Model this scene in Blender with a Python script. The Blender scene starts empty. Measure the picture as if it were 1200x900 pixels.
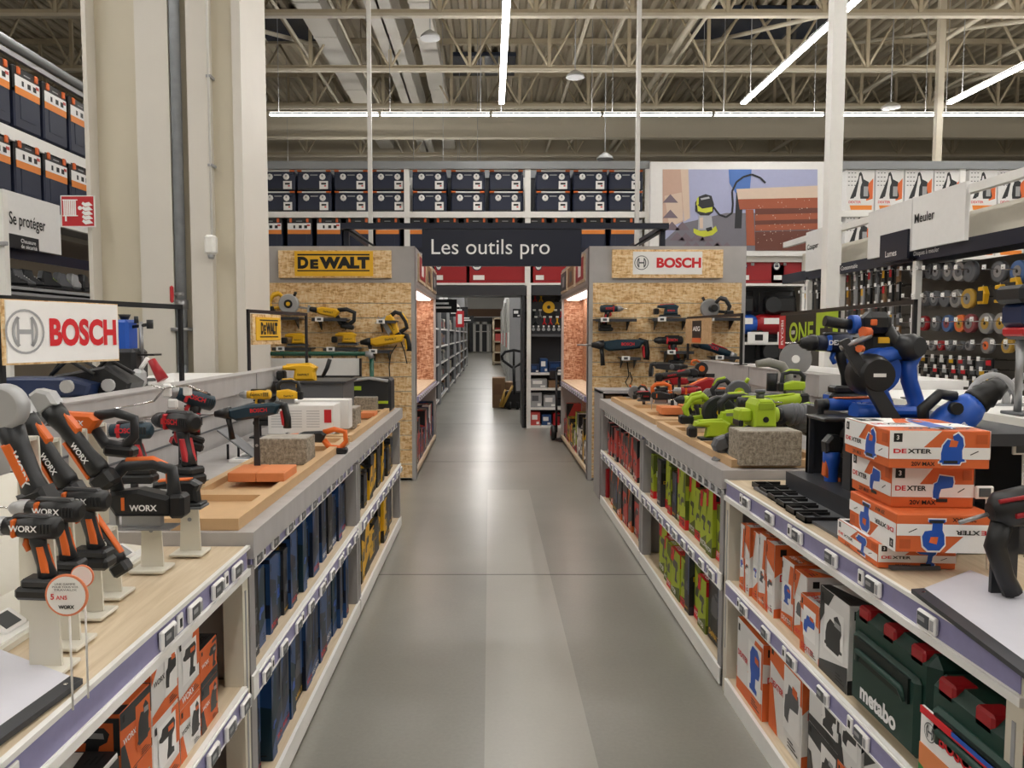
import bpy, bmesh, math, random
from mathutils import Matrix, Vector, Euler
random.seed(7)
R = math.radians; PI = math.pi
C = bpy.context.scene.collection
scene = bpy.context.scene

# ---------------------------------------------------------------- camera, world, exposure
F = 900.0; VX = 574.0; CY = 450.0; H = 1.55
TH = math.atan(58/900)
cam = bpy.data.cameras.new('camera'); cam.sensor_width = 36; cam.lens = 27
cam.shift_x = (600-VX)/1200; cam.clip_start = .05; cam.clip_end = 300
camo = bpy.data.objects.new('camera', cam); C.objects.link(camo)
camo.location = (0, 0, H); camo.rotation_euler = (PI/2-TH, 0, 0)
scene.camera = camo
w = bpy.data.worlds.new('world'); scene.world = w; w.use_nodes = True
w.node_tree.nodes['Background'].inputs[0].default_value = (.75, .8, .9, 1)
w.node_tree.nodes['Background'].inputs[1].default_value = .25
scene.view_settings.view_transform = 'Standard'; scene.view_settings.look = 'None'
scene.view_settings.gamma = 1; scene.view_settings.use_curve_mapping = False
scene.view_settings.exposure = 1.15
LAMP = 22.0           # strength of the strip lamps
UPL = 9.0            # light their top side gives to the roof

def ray(u, v):
    x = (u-VX)/F; y = (CY-v)/F
    return Vector((x, math.cos(TH)+y*math.sin(TH), y*math.cos(TH)-math.sin(TH)))
def at_y(u, v, Y):
    d = ray(u, v); t = Y/d.y; return Vector((d.x*t, Y, H+d.z*t))
def at_z(u, v, z):
    d = ray(u, v); t = (z-H)/d.z; return Vector((d.x*t, d.y*t, z))

# ---------------------------------------------------------------- materials
def srgb(h):
    h = h.lstrip('#'); o = []
    for i in (0, 2, 4):
        c = int(h[i:i+2], 16)/255
        o.append(c/12.92 if c <= .04045 else ((c+.055)/1.055)**2.4)
    return (*o, 1)
MATS = {}
def mat(name, col='#808080', rough=.5, metal=0, emit=0, noise=0, nscale=20, bump=0, spec=.5, stretch=None):
    if name in MATS: return MATS[name]
    m = bpy.data.materials.new(name); m.use_nodes = True
    nt = m.node_tree; b = nt.nodes['Principled BSDF']
    c = srgb(col) if isinstance(col, str) else col
    b.inputs['Base Color'].default_value = c
    b.inputs['Roughness'].default_value = rough; b.inputs['Metallic'].default_value = metal
    b.inputs['Specular IOR Level'].default_value = spec
    if emit:
        b.inputs['Emission Color'].default_value = c; b.inputs['Emission Strength'].default_value = emit
    # every material varies a little
    tc = nt.nodes.new('ShaderNodeTexCoord'); mp = nt.nodes.new('ShaderNodeMapping')
    nt.links.new(tc.outputs['Object'], mp.inputs[0])
    if stretch: mp.inputs['Scale'].default_value = stretch
    n = nt.nodes.new('ShaderNodeTexNoise'); n.inputs['Scale'].default_value = nscale; n.inputs['Detail'].default_value = 4
    nt.links.new(mp.outputs[0], n.inputs['Vector'])
    if not emit:
        mx = nt.nodes.new('ShaderNodeMixRGB'); k = noise or .04
        mx.inputs[1].default_value = (*[x*(1-k) for x in c[:3]], 1); mx.inputs[2].default_value = (*[min(1, x*(1+k)) for x in c[:3]], 1)
        nt.links.new(n.outputs['Fac'], mx.inputs[0]); nt.links.new(mx.outputs[0], b.inputs['Base Color'])
    if bump:
        bp = nt.nodes.new('ShaderNodeBump'); bp.inputs['Strength'].default_value = bump; bp.inputs['Distance'].default_value = .01
        nt.links.new(n.outputs['Fac'], bp.inputs['Height']); nt.links.new(bp.outputs[0], b.inputs['Normal'])
    MATS[name] = m; return m

def ramp(nt, stops):
    r = nt.nodes.new('ShaderNodeValToRGB'); e = r.color_ramp.elements
    while len(e) < len(stops): e.new(.5)
    for i, (p, c) in enumerate(stops): e[i].position = p; e[i].color = srgb(c)
    return r
def osb(name, cols):
    m = bpy.data.materials.new(name); m.use_nodes = True; nt = m.node_tree; b = nt.nodes['Principled BSDF']
    tc = nt.nodes.new('ShaderNodeTexCoord'); outs = []
    for k, (rot, sc) in enumerate(((20, 17), (75, 21), (-35, 24))):
        mp = nt.nodes.new('ShaderNodeMapping'); mp.inputs['Rotation'].default_value = (R(rot), R(rot*.8), R(rot))
        mp.inputs['Scale'].default_value = (1, 3.2, 3.2) if k != 1 else (3.2, 3.2, 1)
        nt.links.new(tc.outputs['Object'], mp.inputs[0])
        v = nt.nodes.new('ShaderNodeTexVoronoi'); v.inputs['Scale'].default_value = sc
        nt.links.new(mp.outputs[0], v.inputs['Vector'])
        s = nt.nodes.new('ShaderNodeSeparateColor'); nt.links.new(v.outputs['Color'], s.inputs[0]); outs.append(s)
    m1 = nt.nodes.new('ShaderNodeMixRGB'); m1.inputs[0].default_value = .5
    nt.links.new(outs[0].outputs[0], m1.inputs[1]); nt.links.new(outs[1].outputs[0], m1.inputs[2])
    m2 = nt.nodes.new('ShaderNodeMixRGB'); m2.inputs[0].default_value = .4
    nt.links.new(m1.outputs[0], m2.inputs[1]); nt.links.new(outs[2].outputs[1], m2.inputs[2])
    r = ramp(nt, cols); nt.links.new(m2.outputs[0], r.inputs[0]); nt.links.new(r.outputs[0], b.inputs['Base Color'])
    b.inputs['Roughness'].default_value = .6; MATS[name] = m; return m
def concrete_floor():
    m = bpy.data.materials.new('polished_concrete'); m.use_nodes = True; nt = m.node_tree; b = nt.nodes['Principled BSDF']
    tc = nt.nodes.new('ShaderNodeTexCoord')
    n1 = nt.nodes.new('ShaderNodeTexNoise'); n1.inputs['Scale'].default_value = .9; n1.inputs['Detail'].default_value = 6
    n2 = nt.nodes.new('ShaderNodeTexNoise'); n2.inputs['Scale'].default_value = 60; n2.inputs['Detail'].default_value = 3
    for n in (n1, n2): nt.links.new(tc.outputs['Object'], n.inputs['Vector'])
    r = ramp(nt, [(.3, '#87857d'), (.5, '#918f87'), (.72, '#9c9a92')]); nt.links.new(n1.outputs['Fac'], r.inputs[0])
    mx = nt.nodes.new('ShaderNodeMixRGB'); mx.blend_type = 'OVERLAY'; mx.inputs[0].default_value = .10
    nt.links.new(r.outputs[0], mx.inputs[1]); nt.links.new(n2.outputs['Fac'], mx.inputs[2])
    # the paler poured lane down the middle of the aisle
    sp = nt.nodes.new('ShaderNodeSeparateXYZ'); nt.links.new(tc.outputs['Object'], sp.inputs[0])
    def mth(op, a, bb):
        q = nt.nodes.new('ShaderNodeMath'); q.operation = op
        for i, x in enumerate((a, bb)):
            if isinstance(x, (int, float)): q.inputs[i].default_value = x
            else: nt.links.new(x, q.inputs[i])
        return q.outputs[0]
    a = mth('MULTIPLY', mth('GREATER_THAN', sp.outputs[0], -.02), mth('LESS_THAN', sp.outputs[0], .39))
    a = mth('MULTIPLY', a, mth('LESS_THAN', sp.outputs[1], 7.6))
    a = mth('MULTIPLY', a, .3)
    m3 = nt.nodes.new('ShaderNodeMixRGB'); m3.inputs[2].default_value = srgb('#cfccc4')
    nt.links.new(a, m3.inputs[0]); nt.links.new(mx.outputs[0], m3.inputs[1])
    nt.links.new(m3.outputs[0], b.inputs['Base Color'])
    rr = nt.nodes.new('ShaderNodeMapRange'); rr.inputs['To Min'].default_value = .285; rr.inputs['To Max'].default_value = .31
    nt.links.new(n1.outputs['Fac'], rr.inputs[0]); nt.links.new(rr.outputs[0], b.inputs['Roughness'])
    return m
def wood(name, c1, c2, scale=3, axis=1, rough=.55):
    m = bpy.data.materials.new(name); m.use_nodes = True; nt = m.node_tree; b = nt.nodes['Principled BSDF']
    tc = nt.nodes.new('ShaderNodeTexCoord'); mp = nt.nodes.new('ShaderNodeMapping')
    s = [14, 14, 14]; s[axis] = 1; mp.inputs['Scale'].default_value = s
    nt.links.new(tc.outputs['Object'], mp.inputs[0])
    n = nt.nodes.new('ShaderNodeTexNoise'); n.inputs['Scale'].default_value = scale; n.inputs['Detail'].default_value = 6; n.inputs['Distortion'].default_value = 1.2
    nt.links.new(mp.outputs[0], n.inputs['Vector'])
    r = ramp(nt, [(.3, c1), (.7, c2)]); nt.links.new(n.outputs['Fac'], r.inputs[0]); nt.links.new(r.outputs[0], b.inputs['Base Color'])
    b.inputs['Roughness'].default_value = rough; MATS[name] = m; return m
def speckle(name, cols, scale):
    m = bpy.data.materials.new(name); m.use_nodes = True; nt = m.node_tree; b = nt.nodes['Principled BSDF']
    tc = nt.nodes.new('ShaderNodeTexCoord'); n = nt.nodes.new('ShaderNodeTexNoise'); n.inputs['Scale'].default_value = scale; n.inputs['Detail'].default_value = 8; n.inputs['Roughness'].default_value = .8
    nt.links.new(tc.outputs['Object'], n.inputs['Vector'])
    r = ramp(nt, cols); nt.links.new(n.outputs['Fac'], r.inputs[0]); nt.links.new(r.outputs[0], b.inputs['Base Color'])
    bp = nt.nodes.new('ShaderNodeBump'); bp.inputs['Strength'].default_value = .6; bp.inputs['Distance'].default_value = .004
    nt.links.new(n.outputs['Fac'], bp.inputs['Height']); nt.links.new(bp.outputs[0], b.inputs['Normal'])
    b.inputs['Roughness'].default_value = .9; MATS[name] = m; return m

FLOOR = concrete_floor()
OSB = osb('osb_board', [(.2, '#c2945f'), (.36, '#dfb880'), (.55, '#eac896'), (.75, '#f2dab0')])
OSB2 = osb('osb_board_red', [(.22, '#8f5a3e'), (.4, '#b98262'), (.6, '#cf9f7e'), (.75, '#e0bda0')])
PINE = wood('pine', '#c9b596', '#dccbb0')
PLY = wood('plywood', '#b8946a', '#cfae85', 2)
PLYX = wood('plywood_cross', '#b8946a', '#cfae85', 2, axis=0)
MDF = mat('mdf_top', '#c9a67c', .6, noise=.08)
LAM = mat('concrete_laminate', '#afacab', .5, noise=.16, nscale=6, stretch=(1, 3, 1))
LAMD = mat('concrete_laminate_dark', '#9b9897', .55, noise=.12, nscale=7)
STONE = speckle('rough_stone', [(.35, '#5d554a'), (.5, '#958b7c'), (.65, '#bdb3a3')], 60)
STONET = speckle('stone_top', [(.3, '#8a847b'), (.6, '#aca69c')], 30)
BRICK = mat('terracotta_brick', '#d98552', .8, noise=.15, nscale=12, bump=.3)
CREAM = mat('cream_metal', '#d6cfbe', .45)
WHITE = mat('white_metal', '#eeede9', .4)
WPAN = mat('white_panel', '#ebeae8', .5)
GREYB = mat('grey_beam', '#8d9092', .45)
POLE = mat('pole_white', '#d2d0cc', .4)
TRUSS = mat('beige_steel', '#b3a78f', .55)
TRUSS2 = mat('beige_steel_pale', '#c4bcaa', .55)
DECK = mat('roof_deck', '#b5ab97', .5, noise=.1)
DUCT = mat('duct_pale', '#c2beb6', .45)
COLM = mat('column_cream', '#d2cab6', .5, noise=.05, nscale=3)
COLM2 = mat('column_pale', '#d8d3ca', .5, noise=.05, nscale=3)
GALV = mat('galvanised', '#9ba0a6', .45, .15, noise=.2, nscale=15)
BLACK = mat('black_metal', '#141519', .4)
NAVY = mat('navy_panel', '#10172b', .35)
DGREY = mat('dark_grey_panel', '#34363b', .45)
MGREY = mat('mid_grey', '#5c5e62', .5)
LGREY = mat('light_grey', '#a2a3a5', .5)
RUB = mat('black_rubber', '#17181a', .42, noise=.1)
RUB2 = mat('charcoal_plastic', '#26282b', .38)
STEEL = mat('brushed_steel', '#9b9c9e', .3, .6, noise=.1)
CHROME = mat('chrome', '#d0d0d0', .15, 1)
ALU = mat('cast_aluminium', '#b4b5b6', .45, .3)
ORANGE = mat('tool_orange', '#e06a22', .45)
CARTOR = mat('carton_orange', '#dd6b34', .55)
RED = mat('signal_red', '#c0242c', .45)
TRED = mat('toolbox_red', '#a0161f', .4)
LREDT = mat('logo_red', '#d5232c', .5)
LIME = mat('lime_plastic', '#a8c32a', .45)
CLIME = mat('carton_lime', '#a9b92f', .55)
LIMED = mat('carton_olive', '#5d6a22', .55)
BLUE = mat('tool_blue', '#1f56b8', .4)
DBLUE = mat('dark_blue', '#182a50', .4)
TEAL = mat('tool_teal', '#12303f', .45)
CNAVY = mat('carton_navy', '#172238', .4)
CBLUE = mat('carton_blue', '#264a7c', .4)
YEL = mat('tool_yellow', '#e6b21c', .45)
YELS = mat('sign_yellow', '#f0bb2c', .5)
GREEN = mat('case_green', '#16382f', .45)
DGREEN = mat('pipe_green', '#0f4a38', .35)
PURPLE = mat('price_rail_violet', '#8f8cb4', .35, noise=.1, nscale=40)
PAPER = mat('white_paper', '#f2f1ef', .6)
CARTW = mat('carton_white', '#e6e5e3', .55)
SCREEN = mat('tag_screen', '#4c5054', .3)
CARD = mat('cardboard', '#8a6a4c', .7)
TEXTW = mat('white_letters', '#f2f2f2', .5)
TEXTK = mat('black_letters', '#121212', .5)
BOXN = mat('toolbox_navy', '#18213a', .5)
BANDO = mat('band_orange', '#ea8a35', .5)
GLASSD = mat('skylight_glass', '#2b3344', .2)
PINK = mat('pale_red', '#c9504a', .5)
SKIN_ = None
LED = mat('lamp_diffuser', (1, .97, .93, 1), emit=LAMP)
LEDUP = mat('lamp_upper_diffuser', (1, .95, .88, 1), emit=UPL)
LEDW = mat('warm_strip', (1, .86, .78, 1), emit=3)

# ---------------------------------------------------------------- mesh builder
_txt = {}
def text_mesh(s, bold):
    k = (s, bold)
    if k in _txt: return _txt[k]
    cu = bpy.data.curves.new('t', 'FONT'); cu.body = s; cu.offset = bold; cu.resolution_u = 4; cu.fill_mode = 'FRONT'
    o = bpy.data.objects.new('t', cu); C.objects.link(o)
    me = bpy.data.meshes.new_from_object(o.evaluated_get(bpy.context.evaluated_depsgraph_get()))
    vs = [v.co.copy() for v in me.vertices]; fs = [tuple(p.vertices) for p in me.polygons]
    bpy.data.objects.remove(o); bpy.data.curves.remove(cu); bpy.data.meshes.remove(me)
    xs = [v.x for v in vs]; ys = [v.y for v in vs]; x0, x1, y0, y1 = min(xs), max(xs), min(ys), max(ys)
    vs = [((v.x-x0)/(x1-x0), (v.y-y0)/(y1-y0)) for v in vs]
    _txt[k] = (vs, fs, (x1-x0)/(y1-y0)); return _txt[k]

class MB:
    def __init__(s): s.v = []; s.f = []; s.m = []; s.s = []; s.mats = []; s.M = Matrix.Identity(4)
    def mi(s, m):
        if m not in s.mats: s.mats.append(m)
        return s.mats.index(m)
    def add(s, vs, fs, m, smooth=False):
        o = len(s.v); s.v += [s.M @ Vector(v) for v in vs]; k = s.mi(m)
        for f in fs: s.f.append([o+i for i in f]); s.m.append(k); s.s.append(smooth)
        return s
    def box(s, x0, x1, y0, y1, z0, z1, m):
        return s.add([(x, y, z) for x in (x0, x1) for y in (y0, y1) for z in (z0, z1)],
              [(0, 1, 3, 2), (4, 6, 7, 5), (0, 4, 5, 1), (2, 3, 7, 6), (0, 2, 6, 4), (1, 5, 7, 3)], m)
    def cbox(s, cx, cy, cz, dx, dy, dz, m): return s.box(cx-dx/2, cx+dx/2, cy-dy/2, cy+dy/2, cz-dz/2, cz+dz/2, m)
    def rbox(s, cx, cy, cz, dx, dy, dz, m, r=.008):
        h = (dx/2, dy/2, dz/2); r = min(r, min(h)*.95); vs = []; fs = []
        idx = {}
        for sx in (-1, 1):
            for sy in (-1, 1):
                for sz in (-1, 1):
                    for a in range(3):
                        p = [sx*(h[0]-r), sy*(h[1]-r), sz*(h[2]-r)]; sg = (sx, sy, sz)
                        p[a] = sg[a]*h[a]; idx[(sx, sy, sz, a)] = len(vs); vs.append((cx+p[0], cy+p[1], cz+p[2]))
        q = lambda *k: idx[k]
        for d in (-1, 1):
            fs.append([q(d, -1, -1, 0), q(d, 1, -1, 0), q(d, 1, 1, 0), q(d, -1, 1, 0)])
            fs.append([q(-1, d, -1, 1), q(1, d, -1, 1), q(1, d, 1, 1), q(-1, d, 1, 1)])
            fs.append([q(-1, -1, d, 2), q(1, -1, d, 2), q(1, 1, d, 2), q(-1, 1, d, 2)])
        for a in (-1, 1):
            for b in (-1, 1):
                fs.append([q(a, b, -1, 0), q(a, b, 1, 0), q(a, b, 1, 1), q(a, b, -1, 1)])
                fs.append([q(a, -1, b, 0), q(a, 1, b, 0), q(a, 1, b, 2), q(a, -1, b, 2)])
                fs.append([q(-1, a, b, 1), q(1, a, b, 1), q(1, a, b, 2), q(-1, a, b, 2)])
                for c in (-1, 1): fs.append([q(a, b, c, 0), q(a, b, c, 1), q(a, b, c, 2)])
        return s.add(vs, fs, m)
    def prism(s, pts, y0, y1, m, bev=0, smooth=False):
        """outline in (x, z), thickness along y, optional chamfer"""
        n = len(pts); A = sum(pts[i][0]*pts[(i+1) % n][1]-pts[(i+1) % n][0]*pts[i][1] for i in range(n))
        if A < 0: pts = pts[::-1]
        def inset(b):
            o = []
            for i in range(n):
                p, c, q = Vector(pts[i-1]), Vector(pts[i]), Vector(pts[(i+1) % n])
                a = (c-p).normalized(); d = (q-c).normalized(); n1 = Vector((-a.y, a.x)); n2 = Vector((-d.y, d.x))
                k = (n1+n2); L = k.length
                if L < 1e-4: o.append(c); continue
                k /= L; o.append(c+k*b/max(.5, k.dot(n1)))
            return o
        rings = []
        if bev:
            i_ = inset(bev); rings = [(i_, y0), (pts, y0+bev), (pts, y1-bev), (i_, y1)]
        else: rings = [(pts, y0), (pts, y1)]
        vs = [(p[0], y, p[1]) for r, y in rings for p in r]; fs = [list(range(n)), list(range((len(rings)-1)*n, len(rings)*n))[::-1]]
        s.add(vs, [], m)
        o = len(s.v)-len(vs); k = s.mi(m)
        for f in fs: s.f.append([o+i for i in f]); s.m.append(k); s.s.append(False)
        for r in range(len(rings)-1):
            for i in range(n):
                j = (i+1) % n; s.f.append([o+r*n+i, o+r*n+j, o+(r+1)*n+j, o+(r+1)*n+i]); s.m.append(k); s.s.append(smooth)
        return s
    def lathe(s, prof, p0, p1, m, n=16, smooth=True):
        """prof = [(t, r)]: t 0..1 along p0-p1 in metres-free units, r radius"""
        p0, p1 = Vector(p0), Vector(p1); ax = (p1-p0); u = ax.normalized().orthogonal().normalized(); w_ = ax.normalized().cross(u)
        vs = []; fs = []
        for t, r in prof:
            c = p0+ax*t
            for i in range(n):
                a = 2*PI*i/n; vs.append(c+u*(r*math.cos(a))+w_*(r*math.sin(a)))
        for k in range(len(prof)-1):
            for i in range(n):
                j = (i+1) % n; fs.append([k*n+i, k*n+j, (k+1)*n+j, (k+1)*n+i])
        s.add(vs, fs, m, smooth)
        o = len(s.v)-len(vs); k = s.mi(m)
        for f in (list(range(n))[::-1], list(range((len(prof)-1)*n, len(prof)*n))):
            s.f.append([o+i for i in f]); s.m.append(k); s.s.append(False)
        return s
    def cyl(s, p0, p1, r, m, r2=None, n=12): return s.lathe([(0, r), (1, r if r2 is None else r2)], p0, p1, m, n)
    def tube(s, pts, r, m, n=8, flat=1.0, smooth=True):
        pts = [Vector(p) for p in pts]; rs = r if isinstance(r, (list, tuple)) else [r]*len(pts)
        d = (pts[1]-pts[0]).normalized(); up = Vector((0, 1, 0))
        if abs(d.dot(up)) > .95: up = Vector((0, 0, 1))
        vs = []; fs = []
        for i, p in enumerate(pts):
            if i == 0: t = pts[1]-p
            elif i == len(pts)-1: t = p-pts[i-1]
            else: t = (pts[i+1]-p).normalized()+(p-pts[i-1]).normalized()
            t.normalize(); a = t.cross(up)
            if a.length < 1e-3: a = t.orthogonal()
            a.normalize(); b = a.cross(t).normalized(); up = b
            for k in range(n):
                g = 2*PI*(k+.5)/n; vs.append(p+a*(rs[i]*math.cos(g))+b*(rs[i]*flat*math.sin(g)))
        for i in range(len(pts)-1):
            for k in range(n):
                j = (k+1) % n; fs.append([i*n+k, i*n+j, (i+1)*n+j, (i+1)*n+k])
        s.add(vs, fs, m, smooth); o = len(s.v)-len(vs); k = s.mi(m)
        for f in (list(range(n))[::-1], list(range((len(pts)-1)*n, len(pts)*n))):
            s.f.append([o+i for i in f]); s.m.append(k); s.s.append(False)
        return s
    def quad(s, a, b, c, d, m): return s.add([a, b, c, d], [(0, 1, 2, 3)], m)
    def poly(s, pts, m): return s.add(pts, [list(range(len(pts)))], m)
    def text(s, t, o, xd, yd, m, h=None, w=None, bold=.02):
        """o = lower left corner; xd, yd unit vectors; h letter height, w total width"""
        vs, fs, asp = text_mesh(t, bold)
        if h is None: h = w/asp
        if w is None: w = h*asp
        o, xd, yd = Vector(o), Vector(xd), Vector(yd)
        return s.add([o+xd*(x*w)+yd*(y*h) for x, y in vs], fs, m)
    def build(s, name, parent=None, loc=None, recalc=True):
        me = bpy.data.meshes.new(name); me.from_pydata([tuple(v) for v in s.v], [], s.f)
        for m in s.mats: me.materials.append(m)
        me.polygons.foreach_set('material_index', s.m); me.polygons.foreach_set('use_smooth', s.s)
        if recalc:
            bm = bmesh.new(); bm.from_mesh(me); bmesh.ops.recalc_face_normals(bm, faces=bm.faces[:]); bm.to_mesh(me); bm.free()
        me.update(); o = bpy.data.objects.new(name, me); C.objects.link(o)
        if parent is not None: o.parent = parent
        if loc is not None: o.location = loc
        return o

def tag(o, label, cat, group=None):
    o['label'] = label; o['category'] = cat
    if group: o['group'] = group
    elif 'group' in o: del o['group']
    return o
def struct(name, mb, loc=None):
    o = mb.build(name, loc=loc); o['kind'] = 'structure'; return o
def thing(name, label, cat, loc=(0, 0, 0), rot=(0, 0, 0), group=None):
    o = bpy.data.objects.new(name, None); C.objects.link(o); o.location = loc; o.rotation_euler = rot; o.empty_display_size = .1
    return tag(o, label, cat, group)
def clone(o, parent=None):
    c = o.copy(); C.objects.link(c)
    if parent is not None: c.parent = parent
    for ch in list(o.children): clone(ch, c)
    return c
ORD = ['first', 'second', 'third', 'fourth', 'fifth', 'sixth', 'seventh', 'eighth', 'ninth', 'tenth', 'eleventh', 'twelfth',
       'thirteenth', 'fourteenth', 'fifteenth', 'sixteenth', 'seventeenth', 'eighteenth', 'nineteenth', 'twentieth', 'twenty-first', 'twenty-second']
PROTO = {}
# ---------------------------------------------------------------- the hall
m = MB(); m.box(-16, 20, -6, 80, -.1, 0, FLOOR); floor = struct('floor', m)
JNT = mat('floor_joint', '#5e5d59', .6)
m = MB()
for Y in (4.88, 9.3, 13.25, 17.6, 22, 26.4, 31): m.box(-10, 16, Y-.004, Y+.004, 0, .0012, JNT)
struct('trim_1', m)
WALLM = mat('wall_beige', '#b9b1a2', .7)
m = MB(); m.box(-16.2, -16, -6, 80, 0, 8.2, WALLM); struct('wall_left', m)
m = MB(); m.box(20, 20.2, -6, 80, 0, 8.2, WALLM); struct('wall_right', m)
m = MB(); m.box(-16, 20, 80, 80.2, 0, 8.2, WALLM); struct('wall_back', m)
m = MB(); m.box(-16, 20, -6.2, -6, 0, 8.2, WALLM); struct('wall_front', m)
# ribbed roof deck, ribs run down the hall
m = MB(); prof = []; x = -16
while x < 20:
    prof += [(x, 8.0), (x+.10, 8.0), (x+.13, 8.13), (x+.24, 8.13)]; x += .27
vs = [(px, y, pz) for y in (-6, 80) for px, pz in prof]; n = len(prof)
m.add(vs, [(i, i+1, n+i+1, n+i) for i in range(n-1)], DECK)
m.box(-16, 20, -6, 80, 8.15, 8.25, DECK); struct('ceiling', m)
# roof trusses across the hall
def truss(Y, k):
    m = MB(); zb, zt = 6.5, 7.88; X0, X1 = -15.9, 19.9
    m.box(X0, X1, Y-.05, Y+.05, zb, zb+.05, TRUSS2); m.box(X0, X1, Y-.012, Y+.012, zb+.05, zb+.12, TRUSS)
    m.box(X0, X1, Y-.06, Y+.06, zt, zt+.11, TRUSS)
    p = 1.5; x = X0+random.uniform(0, .8)
    while x < X1-p:
        m.tube([(x, Y, zb+.06), (x+p/2, Y, zt)], .028, TRUSS, 4); m.tube([(x+p/2, Y, zt), (x+p, Y, zb+.06)], .028, TRUSS, 4)
        m.box(x-.03, x+.03, Y-.03, Y+.03, zb+.06, zt, TRUSS)
        x += p
    struct('trim_%d' % k, m)
k = 2
for Y in (9.9, 12.35, 14.85, 17.25, 19.4, 21.8, 24.2, 26.6, 29, 31.4): truss(Y, k); k += 1
# solid girders further back and the main girders down the hall
for Y, z0, z1 in ((19.0, 6.3, 6.9), (23.0, 6.35, 7.8)):
    m = MB(); m.box(-15.9, 19.9, Y-.1, Y+.1, z0, z0+.03, TRUSS2); m.box(-15.9, 19.9, Y-.015, Y+.015, z0+.03, z1, TRUSS2); m.box(-15.9, 19.9, Y-.1, Y+.1, z1, z1+.03, TRUSS)
    struct('trim_%d' % k, m); k += 1
m = MB()
for X, wd, z0, z1, mt in ((-1.83, .42, 6.9, 7.5, DUCT), ):
    m.box(X-wd/2, X+wd/2, -5.9, 40, z0, z0+.04, mt); m.box(X-.02, X+.02, -5.9, 40, z0, z1, TRUSS); m.box(X-wd/2, X+wd/2, -5.9, 40, z1-.04, z1, mt)
struct('trim_%d' % k, m); k += 1
t = 0
for X, wd, h, desc in ((-3.02, .42, .3, 'pale square ventilation duct under the roof, nearest the cream column'), (-1.17, .34, .28, 'pale square ventilation duct under the roof, right of the steel girder')):
    m = MB(); m.box(X-wd/2, X+wd/2, -5.8, 26, 7.0, 7.0+h, DUCT)
    for j in range(21): m.box(X-wd/2-.012, X+wd/2+.012, -5+j*1.5, -4.96+j*1.5, 6.99, 7.0+h+.012, DUCT)
    tag(m.build('ventilation_duct'), desc, 'duct')
pipes = [(-3.55, .03), (-2.55, .025), (2.3, .035), (1.65, .035), (3.52, .065), (3.62, .03), (5.9, .03), (8.2, .045), (8.35, .03), (9.8, .035)]
for i, (X, r) in enumerate(pipes):
    m = MB(); z = 6.85 if i % 2 else 6.98
    m.cyl((X, -5.9, z), (X, 34, z), r, TRUSS2, n=8)
    for j in range(14): m.box(X-.008, X+.008, -4+j*2.45, -3.98+j*2.45, z, 7.95, TRUSS)
    struct('trim_%d' % k, m); k += 1
# slanted braces under the roof on the right
for (x0, y0, x1, y1) in ((5.5, 12.35, 4.2, 17.25), (9.6, 12.35, 7.0, 17.25), (9.9, 14.85, 11.2, 21), (-4.8, 12.35, -3.5, 17.3)):
    m = MB(); m.tube([(x0, y0, 6.6), (x1, y1, 7.8)], .04, TRUSS2, 6); m.tube([(x0+.12, y0, 6.6), (x1+.12, y1, 7.8)], .02, TRUSS2, 6)
    struct('trim_%d' % k, m); k += 1
for i, (x0, x1, y0, y1) in enumerate(((-6.2, -3.5, 15.7, 17.1), (4.3, 7.0, 15.5, 17.0), (-3.6, -.6, 27, 31), (-.9, .6, 18, 19.4))):
    m = MB(); m.box(x0, x1, y0, y1, 7.9, 7.99, GLASSD)
    for a in range(1, 4): m.box(x0+(x1-x0)*a/4-.03, x0+(x1-x0)*a/4+.03, y0, y1, 7.87, 7.9, TRUSS)
    struct('window_%d' % (i+1), m)

# ---------------------------------------------------------------- strip lamps
def lamp(x0, y0, x1, y1, label, group, wd=.085, z=5.5):
    along_y = abs(y1-y0) > abs(x1-x0); L = max(abs(y1-y0), abs(x1-x0))
    t = thing('strip_lamp', label, 'ceiling light', ((x0+x1)/2, (y0+y1)/2, z), (0, 0, PI/2 if along_y else 0), group)
    key = ('lamp', round(L, 2), wd, z)
    if key in PROTO:
        for ch in PROTO[key].children: clone(ch, t)
        return t
    a = MB(); a.box(-L/2, L/2, -wd/2-.004, wd/2+.004, .0, .03, LGREY); a.box(-L/2-.02, -L/2, -wd/2, wd/2, -.02, .03, LGREY); a.box(L/2, L/2+.02, -wd/2, wd/2, -.02, .03, LGREY)
    a.build('housing', t)
    b = MB(); b.box(-L/2, L/2, -wd/2, wd/2, -.02, 0, LED); b.build('diffuser', t)
    b = MB(); b.box(-L/2, L/2, -wd/2, wd/2, .03, .034, LEDUP); b.build('upper_diffuser', t)
    c = MB()
    for sx in (-.42, .42): c.cyl((sx*L, 0, .055), (sx*L, 0, 8.0-z), .006, LGREY, n=6)
    c.build('hanger', t)
    PROTO[key] = t; return t
G1 = 'strip lamps hung across the hall'
xs = -3.98
for i in range(9):
    L = 2.0; lamp(xs+.03, 14.1, xs+L-.03, 14.1, 'white strip lamp in the crosswise line above the toolbox rack, %s from the column' % ORD[i], G1, wd=.06); xs += L
rows = [(.2, 'centre'), (4.33, 'right'), (7.85, 'far right'), (-4.3, 'left'), (-8.3, 'far left'), (11.8, 'outer right')]
for X, nm in rows:
    for j, (ya, yb) in enumerate(((9.0, 13.4), (4.4, 8.8), (-.2, 4.2), (-4.8, -.4))):
        if X < 0 and j == 0: continue
        lamp(X, ya, X, yb, 'long white strip lamp running down the hall, %s row%s' % (nm, ', %s from the crosswise line' % ORD[j] if j else ', ending by the crosswise line'), 'strip lamps running down the hall')
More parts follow.
